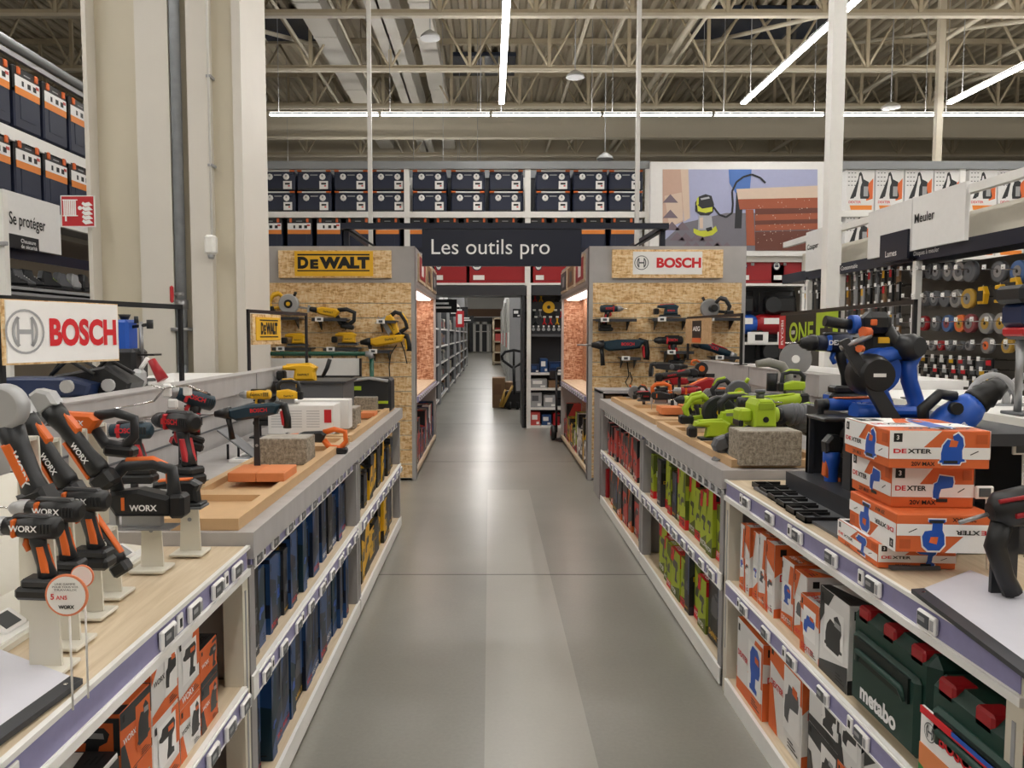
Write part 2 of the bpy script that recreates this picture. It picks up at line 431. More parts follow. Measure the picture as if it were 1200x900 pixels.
for j, (ya, yb) in enumerate(((15.5, 21), (23, 29), (31, 38), (41, 50), (54, 64))):  # hidden lamps, added to brighten the far aisle and its floor
    lamp(-.25, ya, -.25, yb, 'unseen strip lamp added to brighten the far aisle, %s from the rack' % ORD[j], 'unseen lamps added to light the far shop', z=(3.9+.1*j) if j < 3 else 6.2)
    lamp(-5, (ya+yb)/2, -1.5, (ya+yb)/2, 'unseen crosswise strip lamp added to light the far corridor, %s from the rack' % ORD[j], 'unseen lamps added to light the far shop', z=5.0)

def emergency(u, v, Y, label, mt=ALU, ztop=7.9, s=1):
    p = at_y(u, v, Y); t = thing('ceiling_fixture', label, 'ceiling fixture', p)
    a = MB(); a.lathe([(0, .03), (.3, .09), (.7, .15), (1, .16)], (0, 0, .10*s), (0, 0, -.03*s), mt, 16); a.build('reflector', t)
    b = MB(); b.cyl((0, 0, .1*s), (0, 0, ztop-p.z), .01, LGREY, n=6); b.build('cable', t)
emergency(504, 43, 12.4, 'round wire-caged fixture hanging under the pale duct')
emergency(709, 185, 15, 'round grey dish fixture hanging just above the toolbox rack')
emergency(674, 89, 13.5, 'round grey dish fixture hanging right of the centre strip lamp')
emergency(1044, 125, 13.8, 'small pale loudspeaker hanging above the crosswise strip lamp', DUCT, s=.8)

# ---------------------------------------------------------------- cream double column on the left, with pipes
m = MB(); Yc = 6.3
def X_(u): return (u-VX)/F*Yc
def colbox(u0, u1, dy0, dy1, mt): m.box(X_(u0), X_(u1), Yc+dy0, Yc+dy1, 0, 8.0, mt)
colbox(108, 113, 0, .7, COLM2); colbox(113, 167, .14, .7, COLM); colbox(167, 205, .02, .7, COLM2)
colbox(205, 228, .12, .7, COLM); colbox(228, 253, -.02, .7, COLM2); colbox(253, 279, .06, .7, COLM); colbox(279, 289, .0, .7, COLM2)
column = struct('column', m)
m = MB(); X = X_(211.5); m.cyl((X, Yc+.05, 1.3), (X, Yc+.05, 8), .042, GALV, n=14); m.cyl((X, Yc+.05, .1), (X, Yc+.05, 1.3), .04, GALV, n=14)
t = thing('riser_pipe', 'grey galvanised pipe running up the cream column with a red lever valve', 'pipe', (0, 0, 0)); m.build('pipe', t)
zv = at_y(210, 345, 6.3).z
m = MB(); m.cyl((X, Yc+.05, zv-.12), (X, Yc+.05, zv-.04), .055, STEEL); m.cyl((X, Yc+.05, zv-.3), (X, Yc+.05, zv-.27), .09, STEEL); m.cyl((X-.03, Yc, zv), (X+.05, Yc-.04, zv), .015, STEEL); m.build('flange', t)
m = MB(); m.rbox(X-.045, Yc-.03, zv, .03, .03, .14, RED, .012); m.build('valve_lever', t)
m = MB(); X = X_(253); m.cyl((X, Yc-.02, 2.25), (X, Yc-.02, 8), .011, WHITE, n=8)
for z in (2.9, 3.6, 4.4): m.box(X-.02, X+.02, Yc-.03, Yc+.06, z, z+.02, LGREY)
t = thing('sensor', 'white sensor box at the end of a thin conduit on the column', 'sensor', (0, 0, 0)); m.build('conduit', t)
zz = at_y(254, 288, 6.3).z; m = MB(); m.rbox(X, Yc-.05, zz, .09, .09, .16, WHITE, .02); m.lathe([(0, .03), (1, .02)], (X, Yc-.05, zz-.08), (X, Yc-.05, zz-.11), LGREY); m.build('sensor_housing', t)

# fire hose sign, a flag sign on the column
a = at_y(72, 266, 6.25); b = at_y(110.5, 229, 6.25); S = b.x-a.x; Hh = b.z-a.z
t = thing('fire_hose_sign', 'small red fire hose sign with white hose reel and flames on the column edge', 'sign', (a.x, 6.25, a.z))
m = MB(); m.box(0, S, 0, .012, 0, Hh, PAPER); m.box(.008, S-.008, -.001, 0, .008, Hh-.008, RED)
for i in range(7): m.box(S*(.08+i*.055), S*(.12+i*.055), -.003, -.001, Hh*.36, Hh*.86, PAPER)
m.box(S*.06, S*.5, -.004, -.001, Hh*.84, Hh*.87, PAPER); m.box(S*.06, S*.5, -.004, -.001, Hh*.34, Hh*.37, PAPER); m.box(S*.12, S*.17, -.004, -.001, Hh*.18, Hh*.35, PAPER)
m.lathe([(0, S*.06), (1, S*.06)], (S*.57, -.004, Hh*.6), (S*.57, -.001, Hh*.6), PAPER)
for i in range(5):
    zc = Hh*(.12+i*.14); m.poly([(S*.95, -.003, zc), (S*.72, -.003, zc-.01), (S*.62, -.003, zc+.012), (S*.66, -.003, zc+Hh*.12), (S*.72, -.003, zc+.02), (S*.84, -.003, zc+.028)], PAPER)
m.build('sign_plate', t)
# ---------------------------------------------------------------- printed cartons
SIL = {
 'drill': [(.0, .68), (.12, .62), (.18, .6), (.55, .58), (.52, .3), (.45, .12), (.45, 0), (.9, 0), (.9, .14), (.75, .2), (.8, .5), (.95, .6), (1, .8), (.9, .95), (.2, .95), (.12, .8), (0, .76)],
 'grinder': [(0, .3), (.05, .55), (.2, .6), (.3, .8), (.95, .75), (1, .6), (.95, .45), (.4, .4), (.32, .25), (.3, .1), (.02, .15)],
 'saw': [(0, .05), (.1, .05), (.12, .0), (.8, 0), (.85, .08), (1, .1), (1, .16), (.9, .18), (.88, .45), (.95, .6), (.9, .85), (.7, 1), (.5, .9), (.55, .75), (.3, .8), (.12, .6), (.05, .35), (.06, .14), (0, .12)],
 'jigsaw': [(.1, 0), (.75, 0), (.75, .1), (.6, .14), (.62, .35), (.9, .38), (1, .55), (.95, .85), (.75, 1), (.3, 1), (.1, .8), (.12, .5), (.2, .35), (.2, .12), (.1, .1)],
 'sander': [(0, 0), (.8, 0), (.82, .15), (.7, .25), (.8, .45), (1, .5), (1, .7), (.8, .75), (.6, 1), (.25, 1), (.12, .7), (.2, .35), (.02, .2)],
 'vacuum': [(.05, 0), (.22, .02), (.36, .6), (.42, .95), (.5, 1), (.56, .9), (.62, .72), (.85, .62), (.82, .4), (.9, .1), (.85, 0), (.5, 0), (.48, .15), (.5, .45), (.56, .6), (.5, .86), (.45, .84), (.4, .55), (.3, .08)],
}
STY = {
 'worx': dict(base='CARTW', band='CARTOR', dark='TEXTK', txt='WORX', tc='TEXTK', sil=('drill', 'grinder', 'saw'), sc='RUB2'),
 'worx_orange': dict(base='CARTOR', band='RUB2', dark='TEXTK', txt='WORX', tc='TEXTW', sil=('drill', 'grinder', 'saw'), sc='RUB2'),
 'bw': dict(base='CARTW', band='RUB2', dark='TEXTK', txt='', tc='TEXTW', sil=('sander', 'saw', 'grinder'), sc='RUB2'),
 'dexter': dict(base='CARTW', band='CARTOR', dark='TEXTK', txt='DEXTER', tc='LREDT', sil=('jigsaw', 'drill', 'grinder'), sc='BLUE'),
 'dexter_grey': dict(base='CARTW', band='CARTOR', dark='TEXTK', txt='DEXTER', tc='LREDT', sil=('sander', 'saw', 'grinder'), sc='MGREY'),
 'bosch': dict(base='CNAVY', band='CBLUE', dark='TEXTK', txt='BOSCH', tc='LREDT', sil=('drill', 'grinder', 'saw'), sc='TEAL'),
 'navy': dict(base='DBLUE', band='CBLUE', dark='TEXTK', txt='BOSCH', tc='TEXTW', sil=('drill', 'jigsaw', 'saw'), sc='TEAL'),
 'dewalt': dict(base='YEL', band='RUB', dark='TEXTK', txt='DeWALT', tc='TEXTK', sil=('drill', 'grinder', 'saw'), sc='RUB2'),
 'black': dict(base='RUB', band='DGREY', dark='TEXTK', txt='DeWALT', tc='YEL', sil=('drill', 'grinder', 'saw'), sc='MGREY'),
 'ryobi': dict(base='CLIME', band='LIMED', dark='TEXTK', txt='RYOBI', tc='TEXTW', sil=('grinder', 'drill', 'saw'), sc='RUB2'),
 'redbox': dict(base='PINK', band='RUB2', dark='TEXTK', txt='SKIL', tc='TEXTW', sil=('drill', 'jigsaw', 'grinder'), sc='RUB2'),
 'aeg': dict(base='RUB2', band='CARTOR', dark='TEXTK', txt='AEG', tc='TEXTW', sil=('drill', 'jigsaw', 'grinder'), sc='MGREY'),
 'tealbox': dict(base='TEAL', band='CBLUE', dark='TEXTK', txt='makita', tc='TEXTW', sil=('drill', 'grinder', 'saw'), sc='BLUE'),
}
STY['tealbox']['txt'] = ''
def G(n): return globals()[n]
def faceframe(w, d, h, f, e=.0012):
    if f == 'F': return Vector((-w/2, -e, 0)), Vector((1, 0, 0)), Vector((0, 0, 1)), w, h
    if f == 'L': return Vector((-w/2-e, d, 0)), Vector((0, -1, 0)), Vector((0, 0, 1)), d, h
    if f == 'R': return Vector((w/2+e, 0, 0)), Vector((0, 1, 0)), Vector((0, 0, 1)), d, h
    return Vector((-w/2, 0, h+e)), Vector((1, 0, 0)), Vector((0, 1, 0)), w, d
def decal(m, fr, pts, mt, lift=0):
    o, xd, yd, W, Hh = fr; n = xd.cross(yd)*lift
    m.poly([o+n+xd*(a*W)+yd*(b*Hh) for a, b in pts], mt)
def ftext(m, fr, t, a, b, hh, mt, maxw=.9, bold=.02, lift=.001, up=False):
    o, xd, yd, W, Hh = fr; asp = text_mesh(t, bold)[2]; n = xd.cross(yd)*lift
    if up: # text running up the face
        h = min(hh*W, maxw*Hh/asp); m.text(t, o+n+xd*(a*W+h)+yd*(b*Hh), yd, -xd, mt, h=h, bold=bold); return
    h = hh*Hh
    if h*asp > maxw*W: h = maxw*W/asp
    m.text(t, o+n+xd*(a*W)+yd*(b*Hh), xd, yd, mt, h=h, bold=bold)
def paint(m, fr, st, k=0):
    o, xd, yd, W, Hh = fr; S = STY[st]; B, D, T = G(S['band']), G(S['dark']), G(S['tc']); sc = G(S['sc'])
    tall = Hh > W*1.15
    if k % 3 == 0: decal(m, fr, [(0, 0), (1, 0), (1, .22), (0, .16)], B); decal(m, fr, [(.45, .4), (1, .4), (1, .95), (.72, .95)], B)
    elif k % 3 == 1: decal(m, fr, [(0, .55), (.5, 1), (0, 1)], B); decal(m, fr, [(0, 0), (1, 0), (1, .3), (0, .12)], B)
    else: decal(m, fr, [(0, .75), (1, .62), (1, 1), (0, 1)], B); decal(m, fr, [(.0, 0), (.3, 0), (.12, .5), (0, .5)], B)
    s = SIL[S['sil'][k % 3]]; w_ = .62 if tall else .42; h_ = w_*W/Hh if tall else .6
    x0, y0 = (.2, .34) if tall else (.5, .24)
    bg = [(x0-.03, y0-.04), (x0+w_+.03, y0-.04), (x0+w_+.03, y0+h_+.04), (x0-.03, y0+h_+.04)]
    decal(m, fr, bg, PAPER if S['base'] in ('CARTW', ) else G(S['base']), .0004)
    decal(m, fr, [(x0+a*w_, y0+b*h_) for a, b in s], sc, .0008)
    decal(m, fr, [(x0+w_*.55, y0+h_*.7), (x0+w_*.9, y0+h_*.68), (x0+w_*.88, y0+h_*.82), (x0+w_*.55, y0+h_*.84)], B if B is not sc else LGREY, .0012)
    decal(m, fr, [(.06, .84), (.06+.07*min(1, Hh/W*1.4), .84), (.06+.07*min(1, Hh/W*1.4), .94), (.06, .94)], D, .0008)
    if S['txt']:
        if tall: ftext(m, fr, S['txt'], .1, .06, .1, T if k % 3 else (TEXTW if T is not TEXTW else TEXTK), .8)
        else: ftext(m, fr, S['txt'], .06, .5, .2, T, .4)
    if st == 'ryobi':
        decal(m, fr, [(.0, .72), (.35, .72), (.35, 1), (.0, 1)] if k % 2 else [(0, 0), (1, 0), (1, .17), (0, .17)], LREDT, .0006)
    if st in ('bosch', 'navy', 'black'): decal(m, fr, [(.78, .3), (.96, .3), (.96, .9), (.78, .9)], G(('TEXTK', 'MGREY', 'CBLUE')[k % 3]), .0005)
    for j in range(3):
        decal(m, fr, [(.62, .06+j*.035), (.92-.07*j, .06+j*.035), (.92-.07*j, .075+j*.035), (.62, .075+j*.035)], D, .0010)
def carton(w, d, h, st, k=0, faces='FLRT'):
    key = ('carton', round(w, 2), round(d, 2), round(h, 2), st, k)
    if key in PROTO: return key
    m = MB(); S = STY[st]; m.rbox(0, d/2, h/2, w, d, h, G(S['base']), .002)
    m.box(-w/2+.002, w/2-.002, d/2-.0006, d/2+.0006, h, h+.0008, G(S['dark']))
    for i, f in enumerate(faces): paint(m, faceframe(w, d, h, f), st, k+i)
    PROTO[key] = m; return key
def put_mesh(key, name, label, cat, loc, rz=0, group=None, rot=None, scale=None):
    p = PROTO[key]
    if isinstance(p, MB): p = PROTO[key] = p.build(name); o = p
    else: o = p.copy(); o.name = name; C.objects.link(o)
    o.location = loc; o.rotation_euler = rot or (0, 0, rz); o.scale = scale or (1, 1, 1)
    return tag(o, label, cat, group)

# ---------------------------------------------------------------- the tall toolbox rack across the hall
YR = 12.7
def RX(u): return (u-VX)/F*YR
def RZ(v): return at_y(600, v, YR).z
def rack(name_label, u0, u1, posts, beams, depth=.75, top=True):
    t = thing('storage_rack', name_label, 'shelving rack', (0, 0, 0))
    X0, X1 = RX(u0), RX(u1)
    for u in posts:
        for dy in (0, depth-.06):
            m = MB(); X = RX(u); m.box(X-.045, X+.045, YR+dy, YR+dy+.06, 0 if not (512 < u < 614) else 2.3, RZ(198), WHITE); m.build('upright', t)
    for v0, v1 in beams:
        m = MB(); m.box(X0, X1, YR-.01, YR+.05, RZ(v1), RZ(v0), WHITE); m.box(X0, X1, YR+.05, YR+depth, RZ(v0)-.04, RZ(v0)-.01, LGREY); m.build('shelf', t)
    m = MB(); m.box(X0, X1, YR-.02, YR+.06, RZ(198), RZ(189), GREYB); m.box(X0, X1, YR+.7, YR+.76, RZ(198), RZ(189), GREYB); m.build('top_beam', t)
    m = MB(); m.box(X0, X1, YR+depth, YR+depth+.02, 2.35, RZ(192), DGREY); m.build('added_backing', t)  # solid dark sheet added to hide the far lamps and darken the gaps
    return t
rack('tall white shelving rack of toolboxes behind the hanging sign', 200, 758, (200, 478, 618, 757), ((248, 255), (297, 303), (331.5, 334)))
rack('tall white shelving rack of vacuum cleaner cartons right of the billboard', 972, 1300, (975, 1120, 1260), ((247, 254), (300, 304)))
# navy toolboxes with two latches
def toolbox_low():
    W, D, Hh = .56, .45, .335; t = bpy.data.objects.new('toolbox', None); C.objects.link(t)
    m = MB(); m.rbox(0, D/2, Hh*.42, W, D, Hh*.8, BOXN, .02); m.box(-W/2+.03, W/2-.03, -.004, .01, .02, .04, RUB); m.build('body', t)
    m = MB(); m.rbox(0, D/2, Hh*.86, W*.98, D*.98, Hh*.24, BOXN, .02); m.box(-.06, .06, -.006, .02, Hh*.74, Hh*.79, LGREY); ld = m.build('lid', t)
    m = MB(); m.rbox(0, .0, Hh-.014, .40, .03, .022, PAPER, .004); m.rbox(-.235, .0, Hh-.012, .075, .04, .026, ORANGE, .004); m.rbox(.235, .0, Hh-.012, .075, .04, .026, ORANGE, .004); m.build('handle', ld)
    for x in (-.13, .14):
        m = MB(); m.lathe([(0, .052), (.7, .052), (1, .04)], (x, .01, Hh*.68), (x, -.02, Hh*.68), PAPER, 8, False); m.box(x-.012, x+.012, -.024, -.018, Hh*.66, Hh*.76, LGREY); m.build('latch', ld)
    m = MB(); m.box(.09, .23, -.012, -.002, .03, .16, PAPER); m.box(.12, .2, -.014, -.012, .1, .13, RUB); m.box(.17, .2, -.015, -.012, .07, .09, LREDT); m.build('carton_label', t)
    return t
def rolling_chest():
    W, D, Hh = .42, .42, .6; t = bpy.data.objects.new('tool_trolley', None); C.objects.link(t)
    m = MB(); m.rbox(0, D/2, .2, W, D, .4, BOXN, .015); m.rbox(0, D/2, .47, W, D, .27, RUB, .015); m.box(-.12, .12, -.004, .01, .1, .34, BOXN); m.build('body', t)
    m = MB(); m.box(-W*.46, W*.46, -.006, .005, .33, .4, BANDO); m.build('orange_band', t)
    m = MB(); m.box(-W*.46, W*.46, -.007, .005, .4, .51, PAPER)
    for i, x in enumerate((-.08, .02, .11)): m.box(x-.015-.01*(i > 0), x+.015+.01*(i > 0), -.009, -.006, .425, .475, TEXTK)
    m.box(.13, .18, -.009, -.006, .46, .49, PINK); m.build('printed_band', t)
    for x in (-.14, .14):
        m = MB(); m.rbox(x, -.004, .56, .04, .03, .07, CARTOR, .006); m.build('latch', t)
    m = MB(); m.rbox(0, .2, .59, .22, .05, .03, RUB, .008); m.box(-.05, .05, -.004, .01, .54, .55, LGREY); m.build('handle', t)
    for x in (-.2, .2):
        m = MB(); m.cyl((x-.02, D-.05, .06), (x+.02, D-.05, .06), .06, RUB); m.build('wheel', t)
    return t
TBX = toolbox_low(); CHEST = rolling_chest(); used = set()
def place(proto, label, cat, loc, rz=0, group=None, scale=None):
    o = proto if id(proto) not in used else clone(proto); used.add(id(proto))
    o.location = loc; o.rotation_euler = (0, 0, rz)
    if scale: o.scale = scale
    return tag(o, label, cat, group)
cols = [299-43*2, 299-43, 299-2, 328, 370, 413, 457, 504, 548.5, 593, 647.5, 690.5, 732]
nm = ['hidden'] + ['']*20
for i, u in enumerate(cols):
    if i < 2: continue
    for r, (v, rn) in enumerate(((223, 'upper'), (247.8, 'lower'))):
        place(TBX, 'navy toolbox, %s layer of the top rack shelf, %s from the cream column' % (rn, ORD[i-2]), 'toolbox', (RX(u), YR+.06, RZ(v)), 0, 'navy toolboxes on the top shelf of the rack')
u = 284; i = 0
while u < 750:
    if not (472 < u < 483 or 612 < u < 624):
        place(CHEST, 'black and navy tool trolley with orange band on the second shelf, %s from the column' % ORD[i], 'tool trolley', (RX(u), YR+.04, RZ(297)), 0, 'tool trolleys on the second shelf of the rack', scale=(.98, 1, .97)); i += 1
    u += 34.2
# red metal toolboxes
def red_box():
    t = bpy.data.objects.new('metal_toolbox', None); C.objects.link(t); W, D, Hh = .9, .4, .38
    m = MB(); m.rbox(0, D/2, Hh*.42, W, D, Hh*.84, TRED, .008); m.box(-W/2+.03, W/2-.03, -.004, 0, .05, .055, RUB); m.build('body', t)
    m = MB(); m.rbox(0, D/2, Hh*.9, W*1.01, D*1.01, Hh*.2, TRED, .01); m.build('lid', t)
    m = MB(); m.cyl((-.33, -.001, .3), (-.33, -.006, .3), .08, DBLUE, n=20); m.cyl((-.33, -.006, .3), (-.33, -.007, .3), .065, PAPER, n=20); m.box(-.37, -.29, -.009, -.007, .28, .31, DBLUE); m.build('round_sticker', t)
    m = MB(); m.box(-.39, -.21, -.005, 0, .06, .14, PAPER); m.build('white_sticker', t)
    m = MB()
    for x in (-.15, .3): m.rbox(x, -.005, .33, .06, .02, .05, STEEL, .004)
    m.build('clasp', t)
    return t
RB = red_box()
for i, u in enumerate((297, 364, 435, 528, 583, 648, 706, 850, 890, 926)):
    sc = {528: .6, 890: .9, 926: .75, 583: 1.05, 648: .75, 850: .6}.get(u, .95)
    place(RB, 'red metal toolbox on the shelf over the walkway, %s from the left' % ORD[i] if u < 800 else 'red metal toolbox on the shelf under the billboard, %s from its left' % ORD[i-7], 'toolbox', (RX(u), YR+.05, RZ(331.8)), 0, 'red metal toolboxes on the third shelf', (sc*.98, 1, .95))
# shelving under the billboard
t = thing('display_shelving', 'white shelving bay under the billboard holding compressors', 'shelving rack', (0, 0, 0))
for u in (765, 868, 941):
    m = MB(); m.box(RX(u)-.04, RX(u)+.04, YR, YR+.08, 0, RZ(190 if u != 941 else 300), WHITE); m.build('upright', t)
for v0, v1 in ((300, 307), (332, 335), (401, 404), (455, 458)):
    m = MB(); m.box(RX(758), RX(945), YR-.01, YR+.05, RZ(v1), RZ(v0), WHITE); m.box(RX(758), RX(945), YR+.05, YR+.6, RZ(v0)-.03, RZ(v0), LGREY); m.build('shelf', t)
m = MB(); m.box(RX(758), RX(945), YR+.6, YR+.62, 0, 3, MGREY); m.build('back_panel', t)
m = MB()
for u in (887, 922): m.box(RX(u)-.17, RX(u)+.17, YR-.03, YR-.02, RZ(402), RZ(389), PAPER); m.box(RX(u)-.05, RX(u)+.08, YR-.032, YR-.03, RZ(399), RZ(392), TEXTK)
m.build('price_card', t)
# dexter vacuum cartons
m = MB(); W, D, Hh = .46, .4, .66; m.rbox(0, D/2, Hh/2, W, D, Hh, CARTW, .003); fr = faceframe(W, D, Hh, 'F')
decal(m, fr, [(.72, .62), (.95, .8), (.95, .3), (.72, .25)], CARTOR); decal(m, fr, [(.18, .03), (.93, .03), (.93, .14), (.14, .14)], BANDO, .001)
decal(m, fr, [(.1+a*.82, .3+b*.66) for a, b in SIL['vacuum']], RUB2, .001); decal(m, fr, [(.62, .36), (.78, .36), (.78, .6), (.62, .6)], LGREY, .002)
ftext(m, fr, 'DEXTER', .1, .19, .06, LREDT, .5)
for j in range(4):
    for q in range(3): decal(m, fr, [(.06+q*.11, .92-j*.1), (.12+q*.11, .92-j*.1), (.12+q*.11, .94-j*.1), (.06+q*.11, .94-j*.1)], MGREY, .001)
PROTO['vac'] = m
for r, (v, rn) in enumerate(((247, 'top'), (300, 'second'))):
    for i in range(8):
        u = 1003+i*34 if i < 4 else 1009+i*34
        put_mesh('vac', 'carton', 'white vacuum cleaner carton with orange corner on the %s shelf, %s from the billboard' % (rn, ORD[i]), 'carton', (RX(u), YR+.03, RZ(v)), group='vacuum cleaner cartons right of the billboard')
# dark header and bays round the walkway
t = thing('walkway_portal', 'dark header and grey side panels framing the walkway under the rack', 'portal', (0, 0, 0))
m = MB(); m.box(RX(440), RX(664), YR-.02, YR+.8, RZ(346), RZ(335), DGREY); m.build('header', t)
m = MB(); m.box(RX(612), RX(617), YR, YR+.8, 0, RZ(346), DGREY); m.build('side_panel', t)
t = thing('end_bay', 'white shelving bay with black tool board right of the walkway', 'shelving rack', (0, 0, 0))
m = MB(); m.box(RX(617), RX(622), YR-.03, YR+.05, 0, RZ(333), WHITE); m.build('upright', t)
m = MB(); m.box(RX(622), RX(740), YR+.3, YR+.32, 0, RZ(335), DGREY); m.text('équipement d\'atelier', (RX(624), YR+.29, RZ(339)), (1, 0, 0), (0, 0, 1), TEXTW, w=.5, bold=.0); m.build('back_panel', t)
for v in (393, 438, 456, 479, 500):
    m = MB(); m.box(RX(621), RX(740), YR, YR+.3, RZ(v)-.02, RZ(v)+.02, WHITE if v > 400 else MGREY); m.build('shelf', t)
def smallbox(name, label, cat, u0, u1, v0, v1, Y, mt, D=.25, mt2=None, group=None, trim=None):
    a = at_y(u0, v1, Y); b = at_y(u1, v0, Y); m = MB()
    m.rbox((b.x-a.x)/2, D/2, (b.z-a.z)/2, b.x-a.x, D, b.z-a.z, mt, .006)
    if mt2:
        Wd, Hh = b.x-a.x, b.z-a.z
        m.box(Wd*.12, Wd*.7, -.004, 0, Hh*.45, Hh*.8, mt2); m.box(Wd*.6, Wd*.9, -.005, 0, Hh*.12, Hh*.3, trim or PAPER)
    o = m.build(name, loc=a); return tag(o, label, cat, group)
for i, (u0, u1, v0, v1, mt, mt2, lb) in enumerate((
    (622, 632, 427, 437, DBLUE, CBLUE, 'dark blue pack on the upper shelf of the bay right of the walkway'), (633, 642, 420, 437, CBLUE, PAPER, 'blue pack topped with a white bag beside the walkway bay upright'),
    (643, 660, 424, 437, DBLUE, CBLUE, 'wide blue pack at the right of the upper bay shelf'), (622, 641, 444, 455, LGREY, PAPER, 'grey carton pair on the second bay shelf right of the walkway'),
    (643, 655, 446, 455, CARD, None, 'brown carton on the second bay shelf'), (622, 635, 460, 478, LGREY, MGREY, 'large grey carton on the third bay shelf by the upright'),
    (637, 652, 463, 478, LGREY, PAPER, 'grey carton in the middle of the third bay shelf'), (622, 633, 483, 499, PINK, PAPER, 'red carton on the lowest bay shelf right of the walkway'),
    (635, 646, 486, 499, CBLUE, PAPER, 'blue and white carton on the lowest bay shelf'), (648, 656, 484, 499, TRED, None, 'dark red carton on the lowest bay shelf'))):
    smallbox('carton', lb, 'carton', u0, u1, v0, v1, YR+.03, mt, .24, mt2)
random.seed(3)
hang = [('hose_reel', 'yellow round hose reel hanging on the black tool board', 643, 360, 6, YEL), ]
p = at_y(643, 360, YR+.2); m = MB(); m.lathe([(0, .1), (.3, .06), (.7, .06), (1, .1)], (0, .08, 0), (0, -.02, 0), YEL, 20); m.cyl((0, -.02, 0), (0, -.03, 0), .03, RUB); tag(m.build('hose_reel', loc=p), 'yellow round hose reel hanging on the black tool board', 'hose reel')
cnt = 0
for (v, us) in ((350, (627, 634, 652, 658)), (369, (626, 633, 651, 658)), (377, (628, 638, 645, 653)), (386, (625, 631, 637, 643, 649, 655))):
    for j, u in enumerate(us):
        p = at_y(u, v, YR+.28); m = MB(); mt = (RED, YEL, RUB, STEEL, RUB2, LREDT)[(j+cnt) % 6]
        if v == 386: m.lathe([(0, .028), (1, .028)], (0, 0, 0), (0, -.02, 0), ALU); m.rbox(0, -.01, .05, .03, .015, .03, PAPER, .003)
        else: m.tube([(-.03, 0, -.05), (0, 0, 0), (0, 0, .06)], [.012, .014, .02], mt, 6); m.tube([(.03, 0, -.05), (0, 0, 0)], .012, mt, 6); m.rbox(0, -.01, .08, .05, .02, .03, PAPER, .003)
        m.box(-.004, .004, -.0, .025, -.004, .004, STEEL)
        tag(m.build('hand_tool', loc=p), 'small hand tool hanging on the black board, %s in the %s row of the bay' % (ORD[j], ORD[(350, 369, 377, 386).index(v)]), 'hand tool', 'hand tools on the black board')
    cnt += 2

# compressors / generators under the billboard
def machine(u, v, label, c, k):
    p = at_y(u, v, YR+.2); t = thing('air_compressor', label, 'compressor', p)
    m = MB(); m.lathe([(0, .02), (.06, .13), (.2, .17), (.8, .17), (.94, .13), (1, .02)], (-.42, 0, .3), (.42, 0, .3), c, 20); m.build('tank', t)
    m = MB(); m.rbox(.05, -.02, .62, .5, .24, .3, RUB, .05); m.lathe([(0, .1), (1, .13)], (-.1, -.1, .62), (-.1, -.18, .62), RUB2, 14); m.tube([(-.3, 0, .5), (-.28, 0, .85), (.3, 0, .85), (.34, 0, .5)], .018, RUB); m.build('motor', t)
    m = MB(); m.box(-.25, .25, -.176, -.172, .3, .4, PAPER); m.text('PROMO', (-.2, -.178, .32), (1, 0, 0), (0, 0, 1), LREDT, h=.06) if 0 else None; m.build('sticker', t)
    for x in (-.3, .3):
        m = MB(); m.cyl((x, -.1, .1), (x, -.14, .1), .1, RUB, n=14); m.build('wheel', t)
    m = MB(); m.box(-.34, .34, -.02, .02, .08, .16, RUB); m.build('foot', t)
machine(908, 401, 'red air compressor with black motor under the billboard', TRED, 0)
machine(860, 401, 'blue air compressor partly behind the wood display wall', BLUE, 1)
machine(905, 455, 'black air compressor on the low shelf under the billboard', RUB, 2)
machine(296, 401, 'black air compressor between the column and the left display wall', RUB2, 3)

# billboard: a workshop photograph
YB = 12.61
def b3(u, v, l=0): p = at_y(u, v, YB); return (p.x, YB-.03-l, p.z)
t = thing('billboard', 'large white billboard with a photo of a workshop vacuum cleaner and bench', 'billboard', (0, 0, 0))
a = b3(761, 300); c = b3(969, 190)
m = MB(); m.box(a[0], c[0], YB-.03, YB+.09, a[2], c[2], WPAN); m.build('frame', t)
m = MB()
ART = {n: mat('print_'+n, c_, .5) for n, c_ in dict(wall='#a9aed0', floor='#77757f', tile='#786a75', wood='#c9a896', bench='#a5573b', benchd='#6b3a2e', cloth='#4f78c0', skin='#c9b6a8', vac='#c9cf3c', vacd='#23252b', steel='#aeb0b8', plank='#d9c3b0').items()}
def art(pts, mt, l): m.poly([b3(u, v, .001*l+.002) for u, v in pts], ART[mt])
art([(776, 199), (957, 199), (957, 294), (776, 294)], 'wall', 0)
art([(776, 284), (800, 262), (850, 250), (957, 250), (957, 294), (776, 294)], 'floor', 1)
art([(776, 199), (800, 199), (800, 260), (776, 270)], 'wood', 2); art([(797, 199), (806, 199), (808, 256), (801, 260)], 'plank', 3)
art([(778, 230), (798, 226), (800, 258), (784, 268)], 'plank', 4)
for (x, y) in ((776, 228), (776, 246), (778, 260), (784, 272), (796, 283), (808, 272), (820, 283), (832, 283), (790, 260), (776, 290)):
    art([(x, y+10), (x+9, y), (x+18, y+10)], 'tile', 5); 
    art([(x+10, y+11), (x+19, y+1), (x+28, y+11)], 'tile', 5) if y > 265 else None
art([(853, 199), (880, 199), (878, 222), (862, 228), (854, 215)], 'cloth', 3); art([(862, 226), (870, 226), (868, 268), (860, 268)], 'vacd', 4)
art([(862, 222), (957, 218), (957, 232), (864, 234)], 'plank', 5); art([(864, 234), (957, 232), (957, 244), (866, 246)], 'bench', 5)
for pts in (((873, 246), (882, 246), (884, 288), (874, 288)), ((884, 252), (957, 250), (957, 257), (884, 259)), ((884, 264), (957, 262), (957, 269), (884, 271))): art(pts, 'bench', 6)
